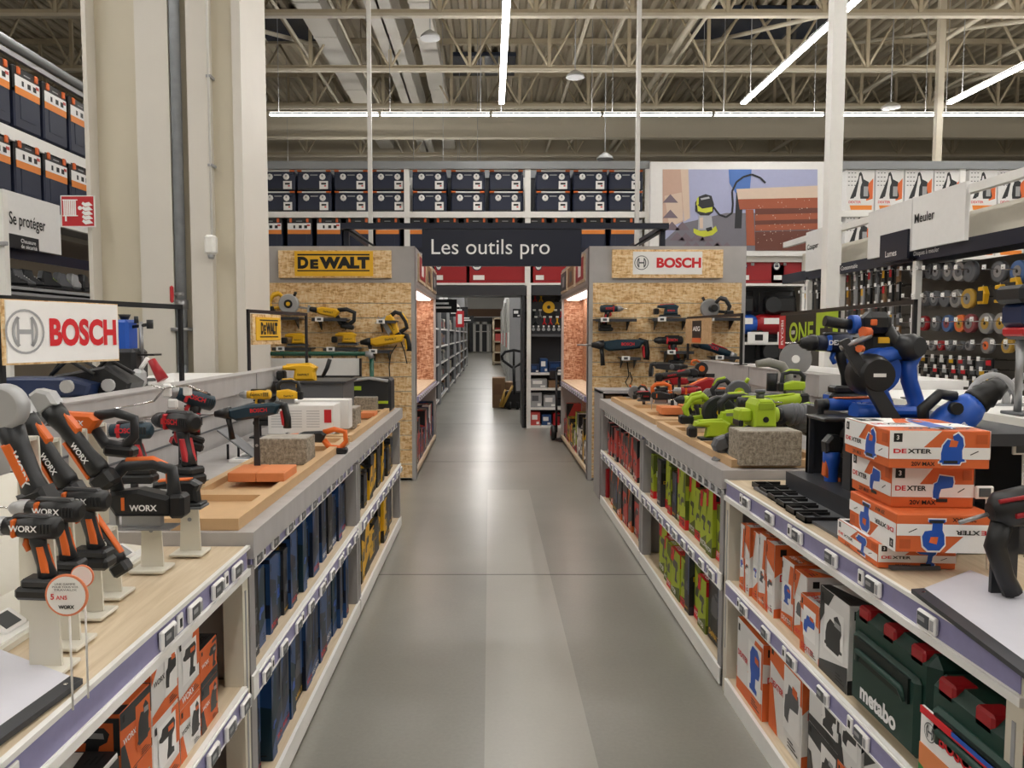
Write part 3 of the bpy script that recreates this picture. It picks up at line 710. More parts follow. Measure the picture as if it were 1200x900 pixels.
for pts in (((884, 245), (957, 244), (957, 250), (884, 252)), ((884, 259), (957, 257), (957, 262), (884, 264)), ((884, 272), (957, 270), (957, 294), (884, 294))): art(pts, 'benchd', 6)
rr = random.Random(5)
for i in range(70):
    x, y = rr.uniform(884, 950), rr.uniform(222, 285); s = rr.uniform(.3, .8); art([(x, y), (x+s, y+s), (x, y+2*s), (x-s, y+s)], 'plank', 8)
art([(814, 238), (818, 231), (826, 228), (833, 230), (836, 240), (835, 249), (830, 253), (820, 253), (814, 248)], 'vacd', 7); art([(816, 240), (822, 245), (834, 243), (834, 248), (826, 250), (817, 248)], 'vac', 8); art([(820, 233), (830, 231), (831, 233), (821, 235)], 'steel', 8); art([(816, 233), (818, 231), (818, 240), (815, 241)], 'vac', 9)
art([(818, 253), (833, 253), (835, 270), (817, 270)], 'steel', 8); art([(819, 256), (823, 255), (823, 268), (819, 268)], 'plank', 9); art([(812, 268), (820, 271), (832, 270), (838, 265), (840, 271), (834, 276), (824, 278), (816, 276), (812, 273)], 'vac', 9); art([(826, 268), (833, 266), (834, 270), (828, 272)], 'vacd', 10)
pp = [(835, 243), (842, 252), (850, 255), (857, 250), (858, 240), (857, 225), (862, 214), (870, 208), (880, 205), (890, 209), (896, 215)]
for i in range(len(pp)-1):
    (x0, y0), (x1, y1) = pp[i], pp[i+1]; L = math.hypot(x1-x0, y1-y0); nx, ny = -(y1-y0)/L*1.1, (x1-x0)/L*1.1
    art([(x0+nx, y0+ny), (x1+nx, y1+ny), (x1-nx, y1-ny), (x0-nx, y0-ny)], 'vacd', 10)
m.build('printed_photo', t, recalc=False)

# ---------------------------------------------------------------- wood-panelled display rooms either side of the walkway
YP = 8.1
def logo_ring(m, cx, z, y, r, mt, xd=Vector((1, 0, 0))):
    yv = Vector((0, 0, 1)); c = Vector((cx, y, z)) if not isinstance(cx, Vector) else cx; nrm = xd.cross(yv)
    def ringp(r0, r1):
        n = 28
        for i in range(n):
            a, b = 2*PI*i/n, 2*PI*(i+1)/n
            m.poly([c+xd*(rr_*math.cos(g))+yv*(rr_*math.sin(g)) for rr_, g in ((r0, a), (r1, a), (r1, b), (r0, b))], mt)
    ringp(r*.9, r)
    for s in (-1, 1):  # armature sides
        pts = []
        for g in range(-6, 7): pts.append((s*.66*math.cos(g*PI/30*1.5), .68*math.sin(g*PI/30*1.5)*1.25))
        inn = [(x-s*.14, z_*.86) for x, z_ in pts[::-1]]
        for i in range(12):
            A, B = pts[i], pts[i+1]; D, E = inn[12-i], inn[11-i]
            m.poly([c+xd*(p[0]*r)+yv*(p[1]*r) for p in (A, B, E, D)], mt)
        m.poly([c+xd*(p[0]*r)+yv*(p[1]*r) for p in ((s*.3, -.62), (s*.42, -.62), (s*.42, .62), (s*.3, .62))], mt)
    m.poly([c+xd*(p[0]*r)+yv*(p[1]*r) for p in ((-.3, -.1), (.3, -.1), (.3, .1), (-.3, .1))], mt)
def room(side, X0, X1, label, signx, brand):
    """X0 outer edge, X1 aisle edge"""
    t = thing('display_room', label, 'display wall', (0, 0, 0)); s = 1 if side == 'R' else -1
    lo, hi = min(X0, X1), max(X0, X1); Zt = 2.47; YE = 11.2
    m = MB(); m.box(lo, hi, YP+.03, YP+.1, 0, Zt, LAMD)            # core wall and frame
    m.box(lo, hi, YP-.01, YP+.03, 2.09, Zt, LAM); m.box(lo, lo+.04, YP-.012, YP+.03, 0, 2.09, LAM); m.box(hi-.04, hi, YP-.012, YP+.03, 0, 2.09, LAM)
    m.build('front_frame', t)
    m = MB(); z = 2.09; n = 0
    while z > .12:
        z0 = max(.02, z-.155)
        if n == 0: z0 = z-.215
        m.box(lo+.04, hi-.04, YP-.008, YP+.03, z0+.007, z, OSB); m.box(lo+.04, hi-.04, YP, YP+.03, z0, z0+.007, LGREY); z = z0; n += 1
    m.build('slatted_board', t)
    # side alcove wall facing the aisle
    xi = X1+s*.30
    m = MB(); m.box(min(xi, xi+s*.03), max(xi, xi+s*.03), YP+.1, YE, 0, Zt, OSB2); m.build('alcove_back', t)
    for y0, y1 in ((YP+.03, YP+.16), (YE-.07, YE)):
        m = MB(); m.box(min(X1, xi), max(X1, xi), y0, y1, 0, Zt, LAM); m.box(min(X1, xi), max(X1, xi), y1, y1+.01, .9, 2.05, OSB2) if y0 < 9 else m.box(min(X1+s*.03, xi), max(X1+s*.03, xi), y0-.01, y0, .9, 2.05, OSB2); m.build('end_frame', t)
    m = MB(); m.box(min(X1, xi), max(X1, xi), YP+.16, YE-.07, 2.05, 2.09, LAMD); m.box(min(X1, X1+s*.02), max(X1, X1+s*.02), YP+.16, YE-.07, 2.09, Zt, LAM); m.build('header', t)
    m = MB(); m.box(min(X1, xi)+.06, max(X1, xi)-.06, YP+.3, YE-.2, 2.035, 2.05, LEDW); m.build('light_strip', t)
    m = MB(); m.box(min(X1, xi), max(X1, xi), YP+.16, YE-.07, .86, .9, PINE); m.build('shelf', t)
    m = MB(); m.box(X1-s*.015, X1, YP+.16, YE-.07, .82, .88, PURPLE)
    for i in range(12): m.box(X1-s*.022, X1-s*.015, YP+.25+i*.22, YP+.33+i*.22, .83, .875, PAPER); m.box(X1-s*.024, X1-s*.022, YP+.26+i*.22, YP+.32+i*.22, .84, .865, SCREEN)
    m.build('price_rail', t)
    m = MB(); m.box(min(X1, xi), max(X1, xi), YP+.16, YE-.07, .05, .09, PINE); m.build('lower_shelf', t)
    m = MB(); m.box(min(xi+s*.03, X0), max(xi+s*.03, X0), YE-.05, YE, 0, Zt, LAM); m.box(min(X0, X0-s*.03), max(X0, X0-s*.03), YP+.1, YE, 0, Zt, LAM); m.build('back_wall', t)
    # pictures set in the aisle header
    for i in range(3):
        y0 = YP+.3+i*.95; fr_ = MB(); fr_.box(X1-s*.02, X1, y0, y0+.8, 2.13, 2.43, PINE); fr_.box(X1-s*.024, X1-s*.02, y0+.04, y0+.76, 2.16, 2.40, (TRED, CARD, DGREY)[i])
        fr_.box(X1-s*.026, X1-s*.024, y0+.25, y0+.5, 2.2, 2.34, (PAPER, RUB, LGREY)[i]); tag(fr_.build('framed_picture'), 'framed picture on the aisle header of the %s display room, %s from the front' % ('left' if s < 0 else 'right', ORD[i]), 'picture')
    return t
room('L', -2.45, -.785, 'left grey display room with wood strand board wall under the yellow sign', 0, 'D')
room('R', 2.68, 1.04, 'right grey display room with wood strand board wall under the white sign', 0, 'B')
def px_box(m, u0, u1, v0, v1, Y, y0, y1, mt):
    a = at_y(u0, v1, Y); b = at_y(u1, v0, Y); m.box(a.x, b.x, y0, y1, a.z, b.z, mt); return a, b
t = thing('brand_sign', 'yellow tool brand sign with black letters on a wood strand board', 'sign', (0, 0, 0))
m = MB(); px_box(m, 328, 459, 294, 326, YP, YP-.05, YP-.011, OSB); m.build('backing_board', t)
m = MB(); px_box(m, 347, 438, 295, 324, YP, YP-.056, YP-.05, YELS); a, b = px_box(m, 350, 434, 298.2, 300, YP, YP-.058, YP-.056, TEXTK); px_box(m, 350, 434, 317, 318.4, YP, YP-.058, YP-.056, TEXTK)
def dewalt(m, x0, x1, z0, z1, y):
    Hc = z1-z0; W = x1-x0; zs = Hc*.78
    m.text('D', (x0, y, z0), (1, 0, 0), (0, 0, 1), TEXTK, h=Hc, w=W*.15, bold=.065)
    m.text('E', (x0+W*.175, y, z0), (1, 0, 0), (0, 0, 1), TEXTK, h=zs, w=W*.115, bold=.065)
    m.text('WALT', (x0+W*.305, y, z0), (1, 0, 0), (0, 0, 1), TEXTK, h=Hc, w=W*.70, bold=.07)
p0 = at_y(350.5, 315.5, YP); p1 = at_y(433.5, 301.5, YP); dewalt(m, p0.x, p1.x, p0.z, p1.z, YP-.058); m.build('printed_sign', t)
t = thing('brand_sign', 'white tool brand sign with grey ring emblem and red letters on a wood strand board', 'sign', (0, 0, 0))
m = MB(); px_box(m, 716.5, 846, 293, 326, YP, YP-.05, YP-.011, OSB); m.build('backing_board', t)
m = MB(); px_box(m, 740.5, 821.5, 295.5, 322, YP, YP-.056, YP-.05, PAPER); c0 = at_y(750.5, 308.5, YP); logo_ring(m, c0.x, c0.z, YP-.058, .074, MGREY)
p0 = at_y(768, 314.5, YP); p1 = at_y(820, 302.5, YP); m.text('BOSCH', (p0.x, YP-.058, p0.z), (1, 0, 0), (0, 0, 1), LREDT, h=p1.z-p0.z, w=p1.x-p0.x, bold=.045); m.build('printed_sign', t)

# hanging sign over the aisle with its black frame standing on the two rooms
YS = 8.0
t = thing('aisle_sign', 'long dark navy hanging sign reading Les outils pro between the display rooms', 'sign', (0, 0, 0))
m = MB(); a, b = px_box(m, 495, 681, 264, 312, YS, YS-.03, YS+.03, NAVY); m.build('panel', t)
m = MB(); p0 = at_y(506, 299.6, YS); p1 = at_y(644, 280, YS)
m.text('Les outils pro', (p0.x, YS-.032, at_y(506, 304, YS).z), (1, 0, 0), (0, 0, 1), TEXTW, w=p1.x-p0.x, bold=.0); m.build('lettering', t)
zt = at_y(600, 262, YS).z; zb = at_y(600, 268.5, YS).z; xl = at_y(400, 265, YS).x; xr = at_y(783, 265, YS).x
m = MB()
m.box(xl, xr, YS-.04, YS+.03, zb, zt, NAVY)
m.box(xl, xr, YS+2.2, YS+2.26, zb, zt, NAVY)
for x in (xl, xr-.055):
    m.box(x, x+.055, YS+.03, YS+2.2, zb, zt, NAVY); m.box(x, x+.055, YS+.12, YS+.17, 2.47, zb, NAVY); m.box(x, x+.055, YS+2.2, YS+2.25, 2.47, zb, NAVY)
m.build('frame', t)
m = MB()
for x in (xl+.03, xr-.03): m.tube([(x, YS, zb+.02), (x+(.3 if x < 0 else -.3), YS+.2, 2.47)], .012, BLACK, 6)
m.build('brace', t)
for nm_, u, v1, Y, lb in (('support_pole', 434.5, 289, 8.5, 'thin pale pole rising from the left display room to the roof'), ('support_pole', 746, 289, 8.5, 'thin pale pole rising from the right display room to the roof')):
    p = at_y(u, 280, Y); m = MB(); m.box(-.022, .022, -.022, .022, 2.47, 8.0, POLE); m.box(-.06, .06, -.06, .06, 2.47, 2.49, LGREY)
    tag(m.build(nm_, loc=(p.x, Y, 0)), lb, 'pole')
def at_x(u, v, X):
    d = ray(u, v); t = X/d.x; return Vector((X, d.y*t, H+d.z*t))
# ---------------------------------------------------------------- the far shop seen through the walkway
GOODS = [mat('goods_%d' % i, c) for i, c in enumerate(('#3a3d40', '#6d6f70', '#a9a8a2', '#7c5a40', '#8c2f2b', '#2c4c7a', '#c9c4b4', '#1e2022', '#b08b3c', '#54664f'))]
def far_unit(X, s, y0, y1, hgt, label, cols_, levels=5):
    """shelving unit along the aisle; s = +1 faces +x"""
    t = thing('shelving_unit', label, 'shelving', (0, 0, 0)); D = .6
    m = MB(); m.box(min(X, X-s*D), max(X, X-s*D), y0, y0+.03, 0, hgt, MGREY); m.box(min(X-s*D, X-s*(D-.02)), max(X-s*D, X-s*(D-.02)), y0, y1, 0, hgt, DGREY); m.build('side_panel', t)
    for y in (y0, y1-.04):
        m = MB(); m.box(X-.03, X+.03, y, y+.05, 0, hgt, LGREY); m.build('post', t)
    for k in range(levels):
        z = .1+k*(hgt-.3)/levels; m = MB(); m.box(min(X, X-s*D), max(X, X-s*D), y0, y1, z, z+.03, LGREY); m.box(X-.005, X+.005, y0, y1, z-.01, z+.03, PAPER); m.build('shelf', t)
    m = MB(); m.box(min(X, X-s*.05), max(X, X-s*.05), y0, y1, hgt, hgt+.35, cols_); m.build('header', t)
    return t
rr = random.Random(11)
ys = [13.7, 17.2, 20.8, 24.6, 28.6, 33, 38]
for i in range(6):
    far_unit(-1.12, 1, ys[i], ys[i+1]-.25, 2.25, 'grey shelving unit of dark goods left of the far aisle, %s beyond the rack' % ORD[i], (DGREY, WPAN, DGREY, WPAN, WPAN, WPAN)[i])
    if i >= 2:
        m = MB()
        for k in range(5):
            z = .13+k*1.95/5; y = ys[i]+.1
            while y < ys[i+1]-.6:
                w_ = rr.uniform(.25, .5); h_ = rr.uniform(.15, .3); m.rbox(-1.32, y+w_/2, z+h_/2, .3, w_*.9, h_, GOODS[rr.choice((0, 1, 2, 7, 7, 0, 3, 6))], .01); y += w_+.02
        o = m.build('packed_goods'); tag(o, 'blurred packed goods filling the %s far shelving unit left of the aisle' % ORD[i], 'goods'); o['kind'] = 'stuff'; continue
    for k in range(5):
        z = .13+k*1.95/5; y = ys[i]+.1; n = 0
        while y < ys[i+1]-.8:
            w_ = rr.uniform(.4, .7); h_ = rr.uniform(.18, .3); m = MB(); m.rbox(0, 0, h_/2, .3, w_*.9, h_, GOODS[rr.choice((0, 1, 2, 7, 7, 0, 3, 6))], .01); m.box(.15, .153, -w_*.3, w_*.3, h_*.2, h_*.7, GOODS[rr.choice((1, 2, 4, 5, 6))])
            o = m.build('carton', loc=(-1.32, y+w_/2, z)); tag(o, 'dark carton, %s along the %s shelf up, %s far left unit' % (ORD[n], ORD[k], ORD[i]), 'carton', 'cartons of the far left units'); y += w_+.02; n += 1
for i, (y0, y1) in enumerate(((17.5, 22), (24, 30), (32, 38))):
    m = MB(); m.box(-1.9, -1.8, y0, y1, 2.7, 4.2, (WPAN, LGREY, WPAN)[i]); m.box(-1.8, -1.2, y0, y1, 2.62, 2.7, GREYB)
    for q in range(4): m.box(-1.78, -1.2, y0+q*(y1-y0)/4, y0+q*(y1-y0)/4+.06, 2.7, 4.2, LGREY)
    tag(m.build('overhead_rack'), 'pale overhead rack above the left far shelving, %s beyond the walkway' % ORD[i], 'rack')
for i, (u, v, Y, lb) in enumerate(((520, 358, 15.2, 'black hanging aisle sign nearest the walkway on the left'), (537, 365, 21, 'black hanging aisle sign, second on the left of the far aisle'), (547, 374, 29, 'small black hanging aisle sign, third on the left'))):
    p = at_y(u, v, Y); m = MB(); m.box(-.26, .26, -.02, .02, -.14, .12, BLACK); m.box(-.2, .1, -.024, -.02, .02, .06, PAPER); m.box(-.2, .15, -.024, -.02, -.06, -.02, PAPER); m.box(-.005, .005, -.005, .005, .12, 6.0, LGREY); tag(m.build('aisle_sign', loc=p), lb, 'sign')
p = at_y(539, 374, 19); m = MB(); m.box(-.1, .1, -.01, .01, -.2, .2, RED); m.box(-.05, .05, -.014, -.01, -.12, .12, PAPER); m.box(-.005, .005, -.005, .005, .2, 6.1, LGREY); tag(m.build('fire_sign', loc=p), 'small red sign with white mark above the left far shelving', 'sign')
# right side of the far aisle: a shelf of red goods, tall pale panel wall with hanging stock
t = thing('end_shelf', 'beige wooden end shelf with red boxes far down the aisle', 'shelving', (0, 0, 0))
Yf = 39; 
def fx(u): return (u-VX)/F*Yf
def fz(v): return at_y(600, v, Yf).z
m = MB(); m.box(fx(577), fx(579.5), Yf, Yf+1, 0, fz(372), PINE); m.box(fx(591), fx(594), Yf, Yf+1, 0, fz(372), PINE); m.box(fx(578), fx(593), Yf+.9, Yf+1, 0, fz(372), CARD); m.build('frame', t)
for v in (374, 388, 401.5, 414, 426):
    m = MB(); m.box(fx(577), fx(594), Yf, Yf+1, fz(v), fz(v)+.08, PINE); m.build('shelf', t)
for i, (v0, v1, mt) in enumerate(((384, 388, TRED), (391, 401, PINK), (404, 414, CARD))): smallbox('carton', 'reddish carton row on the far end shelf, %s from its top' % ORD[i], 'carton', 580.5, 590.5, v0, v1, Yf+.1, mt, .5, None)
t = thing('panel_rack', 'tall pale rack of hanging stock right of the far aisle', 'shelving', (0, 0, 0))
m = MB(); m.box(.62, .7, 17.6, 34, 0, 3.0, WPAN); m.build('side_panel', t)
for i in range(6):
    y = 17.8+i*2.7; m = MB(); m.box(.45, .62, y, y+.9, .3, 2.5, GOODS[2]); m.box(.44, .45, y+.1, y+.8, 1.2, 1.6, PINK if i % 2 else PAPER); m.box(.44, .45, y+.2, y+.7, .6, .9, LGREY); m.build('hanging_stock', t)
smallbox('wall_sign', 'dark sign with white drawing on the panel right of the far aisle', 'sign', 601, 610, 362, 372, 17.1, BLACK, .02, PAPER)
m = MB(); m.box(.45, .78, 17.3, 17.36, 0, 2.7, LGREY); tag(m.build('room_divider'), 'pale grey divider panel behind the pallet jack', 'divider')
t = thing('shop_front', 'white framed glass door at the very end of the far aisle', 'door', (0, 0, 0)); Yf = 70
def gx(u): return (u-VX)/F*Yf
def gz(v): return at_y(600, v, Yf).z
m = MB(); m.box(gx(545), gx(600), Yf, Yf+.2, gz(372), gz(346), WPAN); m.box(gx(545), gx(600), Yf-.05, Yf+.2, gz(371), gz(362), GOODS[3]); m.build('header', t)
m = MB(); m.box(gx(550), gx(600), Yf, Yf+.1, 0, gz(372), DGREY)
for u in (556, 563.5, 572, 575.5, 577): m.box(gx(u)-.12, gx(u)+.12, Yf-.08, Yf, 0, gz(377), WHITE)
m.box(gx(556), gx(577), Yf-.08, Yf, gz(380), gz(377), WHITE); m.box(gx(556), gx(577), Yf-.06, Yf, gz(389), gz(388), WHITE); m.build('door_frame', t)

# cardboard boxes, pallet jack and hand truck near the walkway
for i, (u0, u1, v0, v1, Y) in enumerate(((577, 592, 443, 478.5, 16.2), (592, 601, 448, 478, 16.3))):
    smallbox('cardboard_box', ('large brown cardboard box on the floor left of the pallet jack', 'narrow brown cardboard box right behind the pallet jack handle')[i], 'box', u0, u1, v0, v1, Y, CARD, .5, GOODS[3], trim=PAPER if i == 0 else TRED)
P0 = at_z(602, 480, 0)
t = thing('pallet_jack', 'black pallet jack with loop handle standing in the walkway', 'pallet jack', P0, (0, 0, 0))
sc_ = P0.y/F
m = MB(); m.tube([(x*sc_, 0, z*sc_) for x, z in ((-13, 58), (-14, 63), (-10, 68), (0, 70), (10, 68), (14, 63), (12, 57), (2, 50), (-2, 50), (-13, 58))], .03, BLACK, 8); m.tube([(0, 0, 69*sc_), (0, 0, 50*sc_)], .025, BLACK); m.build('loop_handle', t)
m = MB(); m.tube([(0, 0, 52*sc_), (1*sc_, 0, 18*sc_)], .035, BLACK); m.rbox(5*sc_, 0, 42*sc_, .12, .05, .32, LGREY, .01); m.build('steering_pole', t)
m = MB(); m.rbox(0, .1, 12*sc_, .36, .25, .36, RUB, .03); m.tube([(-.16, .1, .4), (-.28, 0, .06)], .035, GOODS[8]); m.tube([(-.02, .0, .5), (-.24, -.05, .06)], .03, GOODS[8]); m.build('pump', t)
for x in (-.2, .2):
    m = MB(); m.box(x-.08, x+.08, .1, 1.25, .05, .11, BLACK); m.build('fork', t)
for x in (-.08, .08):
    m = MB(); m.cyl((x-.03, .02, .09), (x+.03, .02, .09), .09, RUB); m.build('wheel', t)
P0 = at_z(652, 516, 0); t = thing('hand_truck', 'black upright hand truck with rubber wheels beside the right display room', 'hand truck', P0)
m = MB()
for x in (-.0, .28): m.tube([(x, 0, .12), (x, .05, 1.0)], .018, BLACK)
m.tube([(0, .05, 1.0), (.02, .06, 1.06), (.26, .06, 1.06), (.28, .05, 1.0)], .018, BLACK)
for z in (.35, .6, .82): m.box(-.0, .28, .0+z*.05, .02+z*.05, z, z+.03, BLACK)
m.box(-.1, .0, .05, .07, .9, 1.02, BLACK); m.build('frame', t)
m = MB(); m.box(-.03, .31, -.2, .0, .03, .04, BLACK); m.build('toe_plate', t)
for x in (-.04, .32):
    m = MB(); m.lathe([(0, .09), (.2, .11), (.8, .11), (1, .09)], (x-.04, .03, .11), (x+.04, .03, .11), RUB, 16); m.cyl((x-.045, .03, .11), (x+.045, .03, .11), .05, TRED); m.build('wheel', t)

# ---------------------------------------------------------------- left tall rack of tool trolleys with the "Se proteger" sign
XL = -4.8
t = thing('storage_rack', 'tall white rack of tool trolleys behind the cream column on the left', 'shelving rack', (0, 0, 0))
def lz(v, u=0): return at_x(u, v, XL).z
for Y in (6.2, 9.6):
    m = MB(); m.box(XL-.08, XL, Y, Y+.08, 0, 4.45, WHITE); m.build('upright', t)
for z in (3.62, 2.88):
    m = MB(); m.box(XL-.04, XL+.02, 5.2, 12.4, z-.13, z, WHITE); m.box(XL-.7, XL-.04, 5.2, 12.4, z-.05, z-.02, LGREY); m.build('shelf', t)
m = MB(); m.cyl((XL, 5.2, 4.46), (XL, 12.4, 4.46), .05, GREYB); m.box(XL-.03, XL+.02, 5.2, 12.4, 4.33, 4.38, LGREY); m.build('top_rail', t)
m = MB(); m.box(XL-.9, XL-.85, 5.2, 12.4, 0, 2.8, mat('back_board_brown', '#8b7f6e')); m.box(XL-.5, XL+.02, 5.2, 12.4, 1.95, 1.98, LGREY); m.box(XL-.5, XL+.02, 5.2, 12.4, .9, .95, LGREY); m.build('lower_bay', t)
m = MB(); m.box(XL, XL+.03, 7.5, 12.4, 2.31, 2.42, NAVY); m.build('black_fascia', t)
for r, z in enumerate((3.64, 2.9)):
    for i in range(7):
        Y = 6.57+i*.515-.03*r
        place(CHEST, 'orange-banded tool trolley, %s shelf of the left tall rack, %s from the frame edge' % (('top', 'lower')[r], ORD[max(0, i-1)]) if 1 <= i < 6 else 'orange-banded tool trolley, %s shelf of the left tall rack, %s' % (('top', 'lower')[r], 'beyond the frame edge' if i < 1 else 'behind the column'), 'tool trolley', (XL+.02, Y, z), PI/2, 'tool trolleys on the left tall rack', scale=(1.08, 1, 1.03))
# sign panel
t = thing('department_sign', 'white panel reading Se protéger on the left shelf', 'sign', (0, 0, 0))
a = at_x(6, 293, XL+.1); b = at_x(72, 298, XL+.1); zt = at_x(6, 222, XL+.1).z
m = MB(); m.box(XL+.06, XL+.1, a.y, b.y, 2.42, zt, WPAN); m.build('panel', t)
p0 = at_x(12, 266, XL+.11); p1 = at_x(54, 268, XL+.11)
m = MB(); m.text('Se protéger', (XL+.104, p0.y, at_x(9, 269, XL).z), (0, 1, 0), (0, 0, 1), TEXTK, w=p1.y-p0.y, h=.165, bold=.012); m.build('lettering', t)
m = MB(); q0 = at_x(8, 291, XL+.1); q1 = at_x(43.5, 291, XL+.1); m.box(XL+.1, XL+.12, q0.y, q1.y, 2.40, at_x(8, 273, XL+.1).z, BLACK)
m.text('Chaussure', (XL+.124, at_x(22, 285, XL+.1).y, 2.465), (0, 1, 0), (0, 0, 1), TEXTW, h=.04, w=.25, bold=.01); m.text('de sécurité', (XL+.124, at_x(22, 285, XL+.1).y, 2.412), (0, 1, 0), (0, 0, 1), TEXTW, h=.04, w=.27, bold=.01); m.build('subtitle_plate', t)
p = at_y(7, 260, 5.9); m = MB(); m.box(-.055, .0, -.03, .03, 0, 2.62, WHITE); m.rbox(-.03, -.04, at_y(0, 286, 5.9).z, .12, .03, .03, LGREY, .005); tag(m.build('upright_post', loc=(p.x, 5.9, 0)), 'white slotted post at the left frame edge below the toolboxes', 'post')
# safety shoes on the shelf
def shoe(u, v, label, c1, c2, k):
    p = at_x(u, v, XL-.1); t = thing('safety_shoe', label, 'shoe', p, (0, 0, R(60+k*7))); 
    m = MB(); m.prism([(-.15, 0), (.15, 0), (.16, .03), (-.15, .03)], -.05, .05, RUB, .01); m.build('sole', t)
    m = MB(); m.prism([(-.14, .03), (.155, .03), (.15, .07), (.1, .09), (.02, .13), (0, .19), (-.12, .2), (-.15, .12)], -.045, .045, c1, .018); m.build('upper', t)
    m = MB(); [m.tube([(.0+i*.025, -.035, .14-i*.015), (.0+i*.025, .035, .14-i*.015)], .006, c2, 5) for i in range(4)]; m.build('laces', t)
for i, (u, c1, c2, lb) in enumerate(((14, RUB2, LGREY, 'dark work boot at the left end of the shoe shelf'), (24, MGREY, PAPER, 'grey work shoe, second from the left on the shoe shelf'), (36, RUB2, PAPER, 'black safety shoe beside the grey one'), (58, RUB2, LIME, 'low black safety shoe with lime laces in the middle of the shelf'), (74, MGREY, LIME, 'grey safety shoe with lime laces'), (88, LGREY, RED, 'pale grey safety shoe with red laces'), (99, RUB, LGREY, 'tall black boot nearest the column'))):
    shoe(u, 336+u*.06, lb, c1, c2, i)
m = MB(); m.box(XL-.55, XL+.05, 6, 12.4, at_x(50, 339, XL).z-.03, at_x(50, 339, XL).z, LGREY); tag(m.build('shoe_shelf'), 'grey shelf carrying the row of safety shoes', 'shelf')

# ---------------------------------------------------------------- right: grinding and cutting wall
XR = 3.56
t = thing('display_gondola', 'long gondola of cutting discs and bits on the right with black header strip', 'display shelving', (0, 0, 0))
BK = mat('gondola_back', '#5b564f', .6)
m = MB(); m.box(XR+.05, XR+.1, 3.2, 8.75, 0, 2.1, BK); m.build('back_panel', t)
for z in (2.12,):
    m = MB(); m.box(XR-.25, XR, 3.2, 8.75, z, z+.1, NAVY); m.build('header_strip', t)
def gy(u): return (XR-.25)*F/(u-VX)
for u, w_ in ((941, .05), (978, .03), (1064, .05)):
    m = MB(); Y = gy(u)-.02; m.box(XR-.25, XR-.2, Y-.05, Y, 0, 2.15, WHITE); m.build('upright', t)
m = MB(); m.box(XR-.27, XR-.22, 3.2, 8.7, 2.52, 2.58, WHITE); m.build('top_rail', t)
CREAMB = mat('cream_board', '#e2dccd')
m = MB(); m.box(XR-.05, XR-.02, 3.2, 8.7, 2.22, 2.45, CREAMB); m.build('cream_board', t)
for z in (.35, .75, 1.1):
    m = MB(); m.box(XR-.4, XR+.05, 3.2, 8.7, z, z+.03, WHITE); m.build('shelf', t)
xs_ = XR-.28
def dept(u0, u1, zb, zt, txt, label, tu0, tu1, sub=None):
    Y0, Y1 = xs_*F/(u1-VX), xs_*F/(u0-VX); t = thing('department_sign', label, 'sign', (0, 0, 0))
    m = MB(); m.box(xs_-.01, xs_+.02, Y0, Y1, zb, zt, WPAN); m.build('panel', t)
    if txt:
        a = xs_*F/(tu0-VX); b = xs_*F/(tu1-VX); m = MB()
        m.text(txt, (xs_-.014, a, zb+.2), (0, -1, 0), (0, 0, 1), TEXTK, h=.07, w=a-b, bold=.012); m.build('lettering', t)
    if sub:
        m = MB(); Y2, Y3 = xs_*F/(sub[1]-VX), xs_*F/(sub[0]-VX); m.box(xs_-.03, xs_-.011, Y2, Y3, 2.14, 2.37, NAVY); m.text(sub[2], (xs_-.034, Y3-.1, 2.18), (0, -1, 0), (0, 0, 1), TEXTW, h=.05, bold=.01); m.build('subtitle_plate', t)
dept(942, 980, 2.2, 2.6, 'Couper', 'white panel reading Couper at the far end of the right gondola', 944, 957)
dept(1014, 1064, 2.2, 2.6, None, 'blank white panel with small navy plate between Couper and Meuler', 0, 0, (1031, 1063, 'Lames'))
dept(1065, 1126, 2.2, 2.6, 'Meuler', 'white panel reading Meuler over the grinding discs', 1068, 1091)
m = MB()
m.text('Disques à meuler', (XR-.254, gy(1067), 2.15), (0, -1, 0), (0, 0, 1), TEXTW, h=.045, bold=.01); m.text('Consommable', (XR-.254, gy(983), 2.15), (0, -1, 0), (0, 0, 1), TEXTW, h=.04, bold=.01); m.build('header_lettering', t)
# discs on hooks
DK = {'g': STEEL, 'd': MGREY, 'r': TRED, 'o': CARTOR, 'y': mat('disc_yellow', '#b8923a', .4), 'b': mat('disc_blue', '#4a6a9c', .4), 's': STEEL, 'm': mat('disc_red', '#8d4448', .4)}
def disc(u, v, r, c1, c2, label):
    r *= .85
    p = at_x(u, v, XR-.16); t = thing('cutting_disc', label, 'cutting disc', p)
    m = MB(); m.lathe([(0, r*.96), (.5, r), (1, r*.96)], (-.006, 0, 0), (.03, 0, 0), c1, 24); m.build('disc', t)
    m = MB(); m.lathe([(0, r*.55), (1, r*.55)], (-.008, 0, 0), (-.005, 0, 0), c2, 20); m.lathe([(0, r*.15), (1, r*.15)], (-.010, 0, 0), (-.008, 0, 0), RUB, 10); m.build('paper_label', t)
    m = MB(); m.tube([(.2, 0, r*.2), (-.09, 0, r*.2), (-.1, 0, r*.2+.015)], .005, CHROME, 6); m.box(-.1, -.095, -.018, .018, r*.2, r*.2+.03, PAPER); m.build('hook', t)
